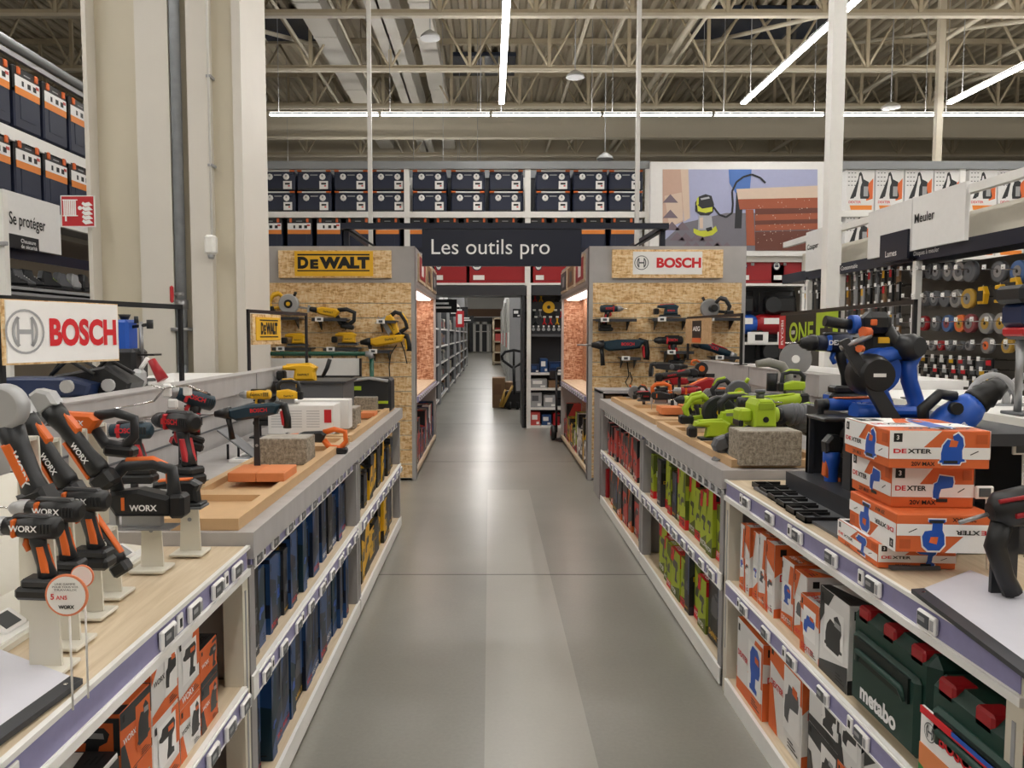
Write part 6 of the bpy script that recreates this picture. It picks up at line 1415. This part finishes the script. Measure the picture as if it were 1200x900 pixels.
# lime tools
tool('drill', 'ryobi', 811, 474, 4.5, 0, 180, 'lime drill, leftmost of the lime tools', .95, **dk)
tool('circ', 'ryobi', 838, 489, 4.2, 0, 0, 'lime circular saw with round black guard on the near right tray', .95, zoff=-.0)
tool('jig', 'ryobi', 862, 489, 4.05, 0, 180, 'lime jigsaw with arched black handle beside the lime circular saw', .95)
tool('grinder', 'ryobi', 873, 466, 4.6, 0, 180, 'lime grinder on a bracket behind the lime saws', .9, **dk)
tool('sander', 'ryobi', 838, 506, 4.0, 0, 0, 'flat lime sander lying on the near right tray', .9)
tool('grinder', 'ryobig', 868, 509, 3.55, -25, 180, 'lime and grey tool with a slanted lime plate on the near right tray', .95, stand=.98, smat=DGREY)
tool('multi', 'ryobi', 905, 470, 4.0, -5, 180, 'lime and black multi tool near the grey vise', .9, **dk)
tool('recip', 'ryobig', 925, 486, 3.6, 0, 180, 'grey saw with lime battery left of the dark riser', .9, **dk)
tool('jig', 'ryobi', 930, 452, 4.1, 0, 0, 'lime jigsaw standing high behind the grey vise', .62, stand=.966, smat=DGREY)
tool('drill', 'ryobig', 884, 478, 3.9, 0, 0, 'grey and lime drill behind the stone block', .95, **dk)
tool('circ', 'ryobig', 862, 465, 4.6, 0, 0, 'grey circular saw with lime handle, back row of lime tools', .8, **dk)
# lime block sander on stone
t = thing('belt_sander', 'boxy lime sander with black side wheels on the stone block', 'power tool', (at_y(897, 514, 3.45).x, 3.50, 1.131))
m = MB(); m.prism([(-.05, 0), (.05, 0), (.046, .10), (.03, .125), (-.03, .125), (-.046, .10)], -.05, .1, LIME, .008); m.lathe([(0, .014), (1, .014)], (0, -.051, .035), (0, -.053, .035), RUB, 8, False); m.rbox(0, -.052, .095, .07, .006, .03, mat('lime_dark', '#93ad26', .5), .003); m.build('body', t)
m = MB(); m.rbox(-.08, .03, .05, .06, .1, .06, LIME, .01); m.rbox(-.1, .03, .015, .02, .1, .03, RUB, .004); m.cyl((.05, .03, .05), (.08, .03, .05), .035, LIME); m.cyl((.08, .03, .05), (.10, .03, .05), .03, RUB); m.build('side_pod', t)
m = MB(); m.cyl((0, .03, .12), (0, .03, .15), .018, MGREY); m.cyl((0, .03, .15), (0, .03, .165), .024, MGREY); m.build('hose_port', t)
p = at_y(940, 488, 3.5); t = thing('dust_bag', 'dark grey dust bag beside the lime sander', 'dust bag', (p.x, 3.55, p.z))
m = MB(); m.lathe([(0, .02), (.1, .03), (.4, .05), (.8, .055), (1, .04)], (-.10, 0, .02), (.08, 0, -.01), MGREY, 12); m.rbox(.02, 0, -.04, .09, .07, .08, mat('bag_cloth', '#4a4a48', .8), .02)
for i in range(5): m.lathe([(0, .05), (.5, .056), (1, .05)], (-.04+i*.022, 0, .005), (-.024+i*.022, 0, .002), MGREY, 12)
m.build('bag', t); m = MB(); m.rbox(-.02, .04, -.11, .03, .02, p.z-.07-.966+.0, DGREY, .003) if 0 else m.box(-.015, .015, .04, .055, -(p.z-.966), 0, DGREY); m.build('support', t)
# grey bench vise arch on the ledge end
p = at_y(903, 462, 4.3); t = thing('bench_vise', 'grey cast arch-shaped vise between ledge and lime tools', 'vise', (p.x, 4.28, .966)); z0 = p.z-.966
m = MB(); m.tube([(-.09, 0, z0+.17), (-.02, 0, z0+.18), (.05, 0, z0+.16), (.09, 0, z0+.1), (.095, 0, z0)], [.02, .026, .028, .026, .03], mat('vise_grey', '#8e8d88', .5), 10); m.rbox(.0, 0, z0-.02, .24, .12, .05, MGREY, .01); m.build('arch', t)
m = MB(); m.cyl((.0, 0, z0+.02), (.0, 0, z0+.12), .03, RUB); m.cyl((.04, -.05, z0+.05), (.04, .05, z0+.05), .02, STEEL); m.build('spindle', t)
m = MB(); m.rbox(0, 0, (z0-.04)/2, .10, .10, z0-.04, DGREY, .006); m.build('pedestal', t)
t = thing('saw_blade', 'large steel saw blade standing below the lime sign', 'saw blade', (at_y(932, 425, 4.7).x, 4.7, 1.40)); m = MB(); m.lathe([(0, .1), (1, .1)], (0, 0, 0), (0, -.004, 0), STEEL, 30); m.cyl((0, -.004, 0), (0, -.008, 0), .025, PAPER); m.build('disc', t); m = MB(); m.box(-.01, .01, .004, .02, -.115, 0, DGREY); m.build('holder', t)

# ---- dark riser with the blue tools
XR0, XR1, YR0, YR1 = 1.265, 1.62, 2.15, 3.05
t = thing('display_riser', 'dark grey open display riser carrying the blue tools', 'riser', (0, 0, 0))
m = MB(); m.box(XR0, XR1, YR0, YR1, 1.235, 1.27, DGREY)
m.box(XR0, XR0+.02, YR1-.03, YR1, 1.0, 1.235, DGREY); m.box(XR1-.02, XR1, YR0, YR1, .927, 1.235, DGREY); m.box(XR0, XR0+.02, YR1-.38, YR1-.32, 1.0, 1.235, DGREY); m.box(XR0, XR0+.02, YR0, YR1-.62, 1.0, 1.235, DGREY); m.box(XR0, XR1, YR1-.02, YR1, .927, 1.235, DGREY); m.build('frame', t)
m = MB(); m.box(XR0-.07, XR1, YR0, YR1+.02, .927, 1.0, DGREY); m.build('plinth', t)
m = MB(); m.box(XR0-.2, XR0-.07, 2.0, YR1+.02, .9265, .936, MGREY); m.build('mat', t)
tool('sander', 'dexter', 972, 549, 2.95, 0, 0, 'blue sander standing inside the dark riser', 1.2, zoff=.0, yaw_=0) if 0 else None
tool('grinder', 'dexter', 974, 548, 2.86, 90, 0, 'blue tool standing upright inside the dark riser', .9, zoff=-.01)
tool('drill', 'dexterd', 975, 413, 2.75, 0, 180, 'blue cordless drill with black chuck pointing left on the riser', 1.12)
tool('multi', 'dexter', 990, 474, 2.6, 0, 180, 'dark blue slim tool lying before the large blue saw', .75)
O = at_y(1020, 489, 2.5); O.z = 1.272; q = O.y/F
def L_(u, v, y=0): return ((u-1020)*q, y, (486-v)*q)
t = thing('compound_saw', 'large blue saw with black tilted plate, round knob and orange levers', 'power tool', O)
m = MB(); m.tube([L_(*p) for p in ((1000, 476), (1020, 478), (1068, 478), (1074, 468), (1064, 440), (1062, 420), (1070, 411), (1045, 408), (1026, 412), (1016, 425), (1024, 445), (1034, 462), (1040, 474))], [.03, .03, .03, .026, .024, .026, .024, .026, .034, .036, .03, .024, .022], BLUE, 8, 1.3); m.rbox(*L_(1048, 476), .16, .09, .035, BLUE, .012); m.build('body_frame', t)
m = MB(); m.lathe([(0, .07), (.5, .066), (1, .05)], L_(1013, 432, -.0), L_(1013, 432, -.09), RUB, 22); m.box(L_(1006, 0)[0], L_(1020, 0)[0], -.092, -.09, L_(0, 434)[2], L_(0, 430)[2], PAPER); m.lathe([(0, .07), (1, .075)], L_(1024, 428, .03), L_(1024, 428, -.02), BLUE, 24); m.build('round_knob', t)
m = MB(); m.add([L_(972, 394, -.06), L_(982, 390, -.06), L_(1037, 480, -.10), L_(1022, 488, -.10), L_(972, 394, -.04), L_(982, 390, -.04), L_(1037, 480, -.08), L_(1022, 488, -.08)], [(0, 1, 2, 3), (4, 5, 6, 7), (0, 1, 5, 4), (1, 2, 6, 5), (2, 3, 7, 6), (3, 0, 4, 7)], RUB2); m.build('tilted_plate', t)
m = MB(); m.rbox(*L_(1035, 400, .05), .13, .12, .1, RUB, .02); m.lathe([(0, .04), (.8, .044), (1, .03)], L_(1046, 402, .06), L_(1064, 400, -.06), RUB2, 16); m.box(L_(1024, 0)[0], L_(1037, 0)[0], -.015, -.008, L_(0, 396)[2], L_(0, 389)[2], YELS); m.build('motor', t)
m = MB(); m.tube([L_(963, 370), L_(980, 373), L_(1000, 375)], .018, RUB, 10); m.lathe([(0, .03), (1, .03)], L_(993, 374), L_(1001, 374), BLUE, 14); m.rbox(*L_(1022, 372), .09, .07, .07, RUB, .02); m.rbox(*L_(1014, 372, -.037), .022, .006, .02, CARTOR, .003); m.tube([L_(1035, 378), L_(1045, 395), L_(1050, 405)], .022, RUB, 8); m.build('handle', t)
m = MB(); m.tube([L_(1008, 384, -.04), L_(999, 383, -.05)], .018, CARTOR, 8); m.tube([L_(995, 402, -.07), L_(990, 402, -.08)], .012, CARTOR, 8); m.build('orange_lever', t)
m = MB(); m.tube([L_(974, 402, -.05), L_(990, 394, -.06), L_(1008, 387, -.05)], .009, STEEL, 8); m.tube([L_(1003, 400), L_(1003, 420)], .02, STEEL, 8); m.build('steel_lever', t)
m = MB(); m.rbox(*L_(1020, 484, 0), .36, .14, .012, RUB, .004); m.build('base', t)
t = thing('garden_blower', 'blue blower with ribbed black nozzle on the right', 'power tool', at_y(1122, 486, 2.35), (0, R(-36), 0)); t.scale = (.85, .85, .85)
m = MB(); m.lathe([(0, .03), (.15, .062), (.5, .068), (.85, .058), (1, .045)], (-.13, 0, -.02), (.075, 0, 0), BLUE, 20); m.build('body', t)
m = MB(); m.lathe([(0, .045), (.1, .05), (.3, .044), (.35, .05), (.6, .038), (.65, .043), (.8, .036), (1, .03)], (.07, 0, 0), (.19, 0, .0), RUB, 18); m.build('nozzle', t)
m = MB(); m.tube([(.03, 0, .06), (-.01, 0, .10), (-.09, 0, .09), (-.12, 0, .04)], [.02, .02, .022, .02], RUB, 10); m.cyl((-.02, -.05, .05), (-.02, -.075, .05), .022, RUB, n=12); m.build('handle', t)
m = MB(); m.text('DEXTER', (-.1, -.07, -.02), (1, 0, 0), (0, 0, 1), TEXTW, w=.08, bold=.03); m.build('lettering', t)
p = at_y(1128, 500, 2.35); m = MB(); m.box(-.04, .04, -.02, .04, .927, p.z-.01, DGREY); tag(m.build('display_bracket', loc=(p.x, 2.36, 0)), 'dark support beneath the blue blower', 'bracket')
# stack of four cartons
CX = at_z(1032, 664, .9265)
def dcart(w_, d, h, z, off, rz, sil, label, flip=False, txt='20V MAX'):
    m = MB(); m.rbox(0, d/2, h/2, w_, d, h, CARTOR, .002)
    for f in 'FLRT':
        fr = faceframe(w_, d, h, f); decal(m, fr, [(0, .0), (0, 1), (.5, 1), (.22, .42), (.0, .42)][0:1]+[(0, 1), (.52, 1), (.34, .56), (.2, .25), (0, .25)], PAPER, .0002)
        decal(m, fr, [(.2, .25), (1, .25), (1, .56), (.34, .56)], PAPER, .0003); decal(m, fr, [(.86, .66), (.97, .66), (.97, .9), (.86, .9)], mat('orange_print', '#c55a28', .5), .0004)
        W, Hh = fr[3], fr[4]; q = Hh/W
        decal(m, fr, [(.04, .70), (.04+.22*q, .70), (.04+.22*q, .93), (.04, .93)], TEXTK, .0006); o, xd, yd, _, _ = fr; n = xd.cross(yd)
        m.text('3', o+n*.0012+xd*(W*(.04+.07*q))+yd*(Hh*.76), xd, yd, PAPER, h=Hh*.12)
        m.text('DE', o+n*.0012+xd*(W*.04)+yd*(Hh*.40), xd, yd, LREDT, h=Hh*.12, w=W*.13, bold=.03); m.text('XTER', o+n*.0012+xd*(W*.18)+yd*(Hh*.40), xd, yd, TEXTK, h=Hh*.12, w=W*.24, bold=.03)
        m.text(txt, o+n*.0012+xd*(W*.22)+yd*(Hh*.07), xd, yd, TEXTK, h=Hh*.11, bold=.02)
        a = (.5, .12, .25, .82) ; pts = [(a[0]+x*a[2]*(1), a[1]+y*a[3]) for x, y in SIL[sil]]
        cxm = sum(p[0] for p in pts)/len(pts); cym = sum(p[1] for p in pts)/len(pts)
        decal(m, fr, [(cxm+(x-cxm)*1.12, cym+(y-cym)*1.1) for x, y in pts], PAPER, .0008); decal(m, fr, pts, BLUE, .0012)
        if sil in ('jigsaw', 'saw'): decal(m, fr, [(a[0]+x*a[2], a[1]+y*a[3]) for x, y in ((.36, .56), (.66, .56), (.72, .74), (.42, .8))], CARTOR, .0018)
        decal(m, fr, [(.54, .14), (.68, .14), (.68, .22), (.54, .22)], RUB2, .0016); decal(m, fr, [(.8, .38), (.88, .48), (.885, .46), (.805, .36)], TEXTK, .0012)
    o = m.build('carton', loc=(CX.x+off[0], CX.y+off[1], z+(h if flip else 0))); o.rotation_euler = (0, PI if flip else 0, rz); return tag(o, label, 'carton', 'stacked orange and white cartons')
dcart(.20, .28, .065, .927, (.085, -.02), R(-4), 'drill', 'orange and white 20V carton at the bottom of the stack of four')
dcart(.25, .30, .098, .993, (.115, -.10), R(-4), 'jigsaw', 'upside-down orange and white 20V carton, second from the bottom of the stack', True)
dcart(.21, .26, .112, 1.092, (.12, -.02), R(-4), 'grinder', 'orange and white 20V carton just under the top one of the stack')
dcart(.25, .29, .098, 1.205, (.105, -.07), R(-4), 'saw', 'orange and white 20V carton with blue saw on top of the stack')
# black divider trays on the pine top
t = thing('divider_tray', 'row of black plastic dividers at the far end of the near right pine top', 'tray', at_z(895, 572, .9265), (0, 0, 0)); q = at_z(950, 610, .9265)-at_z(895, 572, .9265)
for i in range(6):
    m = MB(); f = i/5; m.M = Matrix.Translation((q.x*f, q.y*f, 0)); m.box(-.035, .08, -.04, .04, 0, .006, RUB); m.box(-.035, .08, -.04, -.034, 0, .02, RUB); m.box(-.035, .08, .034, .04, 0, .02, RUB); m.box(.02, .026, -.04, .04, 0, .02, RUB); m.box(-.035, -.029, -.04, .04, 0, .02, RUB); m.build('cell', t)
# black and red gun at the right frame edge
t = thing('heat_gun', 'black and red tool hanging on a stalk at the right frame edge', 'power tool', at_y(1190, 615, 1.75), (0, 0, 0))
m = MB(); m.lathe([(0, .02), (.15, .042), (.7, .046), (1, .03)], (-.06, 0, .03), (.09, 0, .06), RUB, 16); m.tube([(-.06, -.03, .06), (.0, -.042, .075), (.07, -.04, .07)], .005, TRED); m.tube([(-.03, -.043, .03), (.04, -.047, .045)], .006, TRED); m.build('body', t)
m = MB(); m.tube([(-.03, 0, .01), (-.045, 0, -.05), (-.02, 0, -.12), (.0, 0, -.16)], [.024, .024, .02, .022], RUB, 10); m.tube([(.08, 0, .02), (.05, 0, -.03), (.04, 0, -.08)], .016, RUB2); m.build('grip', t)
m = MB(); m.cyl((-.065, 0, .025), (-.13, 0, .005), .005, STEEL); m.build('nozzle', t)
m = MB(); m.tube([(0, 0, -.16), (-.01, .01, -.2), (.05, .03, -.23)], .008, RUB); m.box(-.03, .03, .03, .04, -(t.location.z-.927), 0, DGREY); m.build('cord', t)
for i, (u, v, Y, lb) in enumerate(((1153, 577, 2.0, 'white price display clipped above the pine top right of the carton stack'), (1196, 526, 2.2, 'white price display at the right frame edge above the white strip'))):
    p = at_y(u, v, Y); m = MB(); m.rbox(0, 0, 0, .048, .01, .034, PAPER, .003); m.box(-.016, .014, -.007, -.005, -.011, .012, SCREEN); m.cyl((.01, .004, -.01), (.02, .004, .927-p.z), .003, PAPER, n=6); tag(m.build('price_display', loc=p), lb, 'price display')
# grey rings and blue machine behind the white ledge
for i, u in enumerate((1130, 1175)):
    p = at_y(u, 470, 3.6); m = MB(); n = 14; z0 = 1.236; m.tube([(.11*math.cos(PI*k/n), 0, .135*math.sin(PI*k/n)) for k in range(n+1)], .014, LGREY, 8); m.tube([(.07*math.cos(PI*k/n), 0, .09*math.sin(PI*k/n)) for k in range(n+1)], .012, ALU, 8); m.box(-.12, .12, -.03, .03, 0, .006, LGREY)
    tag(m.build('blade_guard', loc=(p.x, 3.6+i*.02-.2, z0)), 'pale grey round guard standing on the white ledge, %s' % ('left one', 'right one')[i], 'blade guard')
t = thing('bench_machine', 'black and navy machine with red button on a grey stand at the right frame edge', 'bench machine', (at_y(1205, 400, 3.0).x, 3.0, 1.236))
zq = at_y(1190, 345, 3.0).z-1.236
m = MB(); m.cyl((-.03, 0, 0), (-.03, 0, zq-.16), .014, STEEL); m.rbox(0, 0, .006, .12, .12, .012, MGREY, .003); m.build('stand', t)
m = MB(); m.rbox(.02, 0, zq, .22, .16, .07, RUB2, .015); m.rbox(.02, 0, zq-.08, .18, .15, .1, DBLUE, .02); m.rbox(.02, 0, zq-.15, .15, .12, .05, MGREY, .01); m.build('body', t)
m = MB(); m.rbox(-.04, -.0, zq-.145, .05, .13, .035, RED, .008); m.build('red_button', t)

# ---- tools on brackets on the strand board walls
def wall_shelf(u, v, label, w_=.36):
    p = at_y(u, v, YP-.01); t = thing('wall_bracket_shelf', label, 'shelf', p)
    m = MB(); m.rbox(0, -.11, -.008, w_, .22, .014, DGREY, .003); m.box(-w_/2, w_/2, -.23, -.22, -.03, .0, DGREY); m.build('plate', t)
    m = MB()
    for x in (-w_*.35, w_*.35): m.add([(x-.004, 0, -.015), (x+.004, 0, -.015), (x-.004, -.18, -.015), (x+.004, -.18, -.015), (x-.004, 0, -.12), (x+.004, 0, -.12)], [(0, 1, 3, 2), (0, 2, 4), (1, 5, 3), (2, 3, 5, 4), (0, 4, 5, 1)], DGREY)
    m.build('gusset', t)
    m = MB(); m.rbox(-w_*.28, -.235, -.01, .085, .008, .045, PAPER, .002); m.box(-w_*.28-.02, -w_*.28+.02, -.241, -.239, -.022, .002, SCREEN); m.build('price_tag', t); return p
YT = YP-.13
def wt(kind, br, u, v, ang, yaw, label, su, sv, slab, sc=1.1, w_=.36):
    wall_shelf(su, sv, slab, w_); tool(kind, br, u, v, YT, ang, yaw, label, sc)
wt('circ', 'dewalt', 336, 360, 0, 0, 'yellow circular saw on the top left wall shelf of the left display room', 336, 372, 'dark wall shelf under the yellow circular saw', 1.1)
wt('recip', 'dewalt', 391, 367, 10, 180, 'yellow reciprocating saw on the top middle wall shelf', 391, 373.5, 'dark wall shelf under the yellow reciprocating saw', 1.25)
wt('jig', 'dewalt', 460, 380, 60, 180, 'yellow jigsaw tilted on the top right wall shelf of the left display room', 456, 376, 'dark wall shelf under the tilted yellow jigsaw', 1.1, .2)
wt('sander', 'dewalt', 349, 399, 0, 0, 'yellow sander on the lower left wall shelf behind the small yellow sign', 348, 407, 'dark wall shelf under the left yellow sander', 1.05, .4)
wt('sander', 'dewalt', 408, 398, 0, 0, 'yellow sander on the lower middle wall shelf', 404, 407.5, 'dark wall shelf under the middle yellow sander', 1.05, .36)
wt('sds', 'dewalt', 452, 402, -5, 180, 'yellow and black hammer drill with trailing cord on the lower right wall shelf', 448, 410, 'dark wall shelf under the yellow hammer drill', 1.3, .22)
def cord(pts, Y, label, mt=RUB):
    P_ = [at_y(u, v, Y) for u, v in pts]; m = MB(); m.tube([p-P_[0] for p in P_], .006, mt, 6); tag(m.build('power_cord', loc=P_[0]), label, 'cord')
cord([(468, 395), (474, 412), (477, 426)], YP-.05, 'black cord with plug hanging below the tilted yellow jigsaw'); cord([(465, 404), (458, 415), (456, 430), (457, 444)], YP-.04, 'long black cord hanging from the yellow hammer drill')
wt('drill', 'bosch', 716, 366, 0, 0, 'teal corded drill standing grip up on the top left shelf of the right wall', 718, 374, 'dark wall shelf under the top left teal tool', 1.2, .42)
wt('sander', 'bosch', 785, 365, 0, 0, 'teal sander on the top middle shelf of the right wall', 783, 373.5, 'dark wall shelf under the top middle teal sander', 1.05, .42)
wt('circ', 'black', 834, 365, 0, 180, 'grey and black circular saw on the top right shelf of the right wall', 838, 373, 'dark wall shelf under the grey circular saw', 1.05, .42)
wt('sds', 'bosch', 727, 408, 0, 180, 'large black hammer drill hanging on the left of the right strand board wall', 735, 418, 'dark wall bracket behind the large hammer drill', 1.5, .2)
wt('drill', 'boschred', 784, 404, 0, 180, 'black and red drill on the lower middle of the right strand board wall', 790, 411, 'dark wall bracket behind the black and red drill', 1.5, .3)
wt('multi', 'bosch', 843, 411, -20, 0, 'dark slim tool slanting on the lower right of the right wall', 845, 417, 'dark wall bracket under the slanting dark tool', 1.4, .3)
cord([(735, 424), (737, 440), (733, 448), (737, 455), (741, 445), (738, 436)], YP-.05, 'coiled black cord hanging below the large hammer drill')
# cartons in the side alcoves
rr = random.Random(21)
for s, X1 in ((1, -.785), (-1, 1.04)):
    y = 8.35; n = 0
    while y < 11:
        h = rr.choice((.26, .3, .34, .5)); w_ = rr.choice((.12, .16, .2)); st = rr.choice(('ryobi', 'redbox', 'dewalt', 'bw') if s < 0 else ('tealbox', 'redbox', 'bw', 'redbox'))
        put_mesh(carton(w_, .2, h, st, n % 3), 'carton', '%s carton, low aisle shelf of the %s display room, %s from its front' % ({'ryobi': 'lime', 'redbox': 'red', 'dewalt': 'yellow', 'bw': 'white', 'tealbox': 'teal'}[st], 'left' if s > 0 else 'right', ORD[n]), 'carton', (X1-s*.03, y+w_/2, .092), s*PI/2, 'cartons along the aisle side of the display rooms'); y += w_+.012; n += 1
put_mesh(carton(.2, .2, .25, 'bw', 2), 'carton', 'grey and white carton on the aisle shelf of the left display room', 'carton', (-.83, 8.5, .902), PI/2); put_mesh(carton(.14, .2, .1, 'redbox', 2), 'carton', 'small red carton on the aisle shelf of the left display room', 'carton', (-.83, 8.25, .902), PI/2)
# rack for the bare area right of the right display room, beyond the ledge
for k_ in (PT, PN): pass
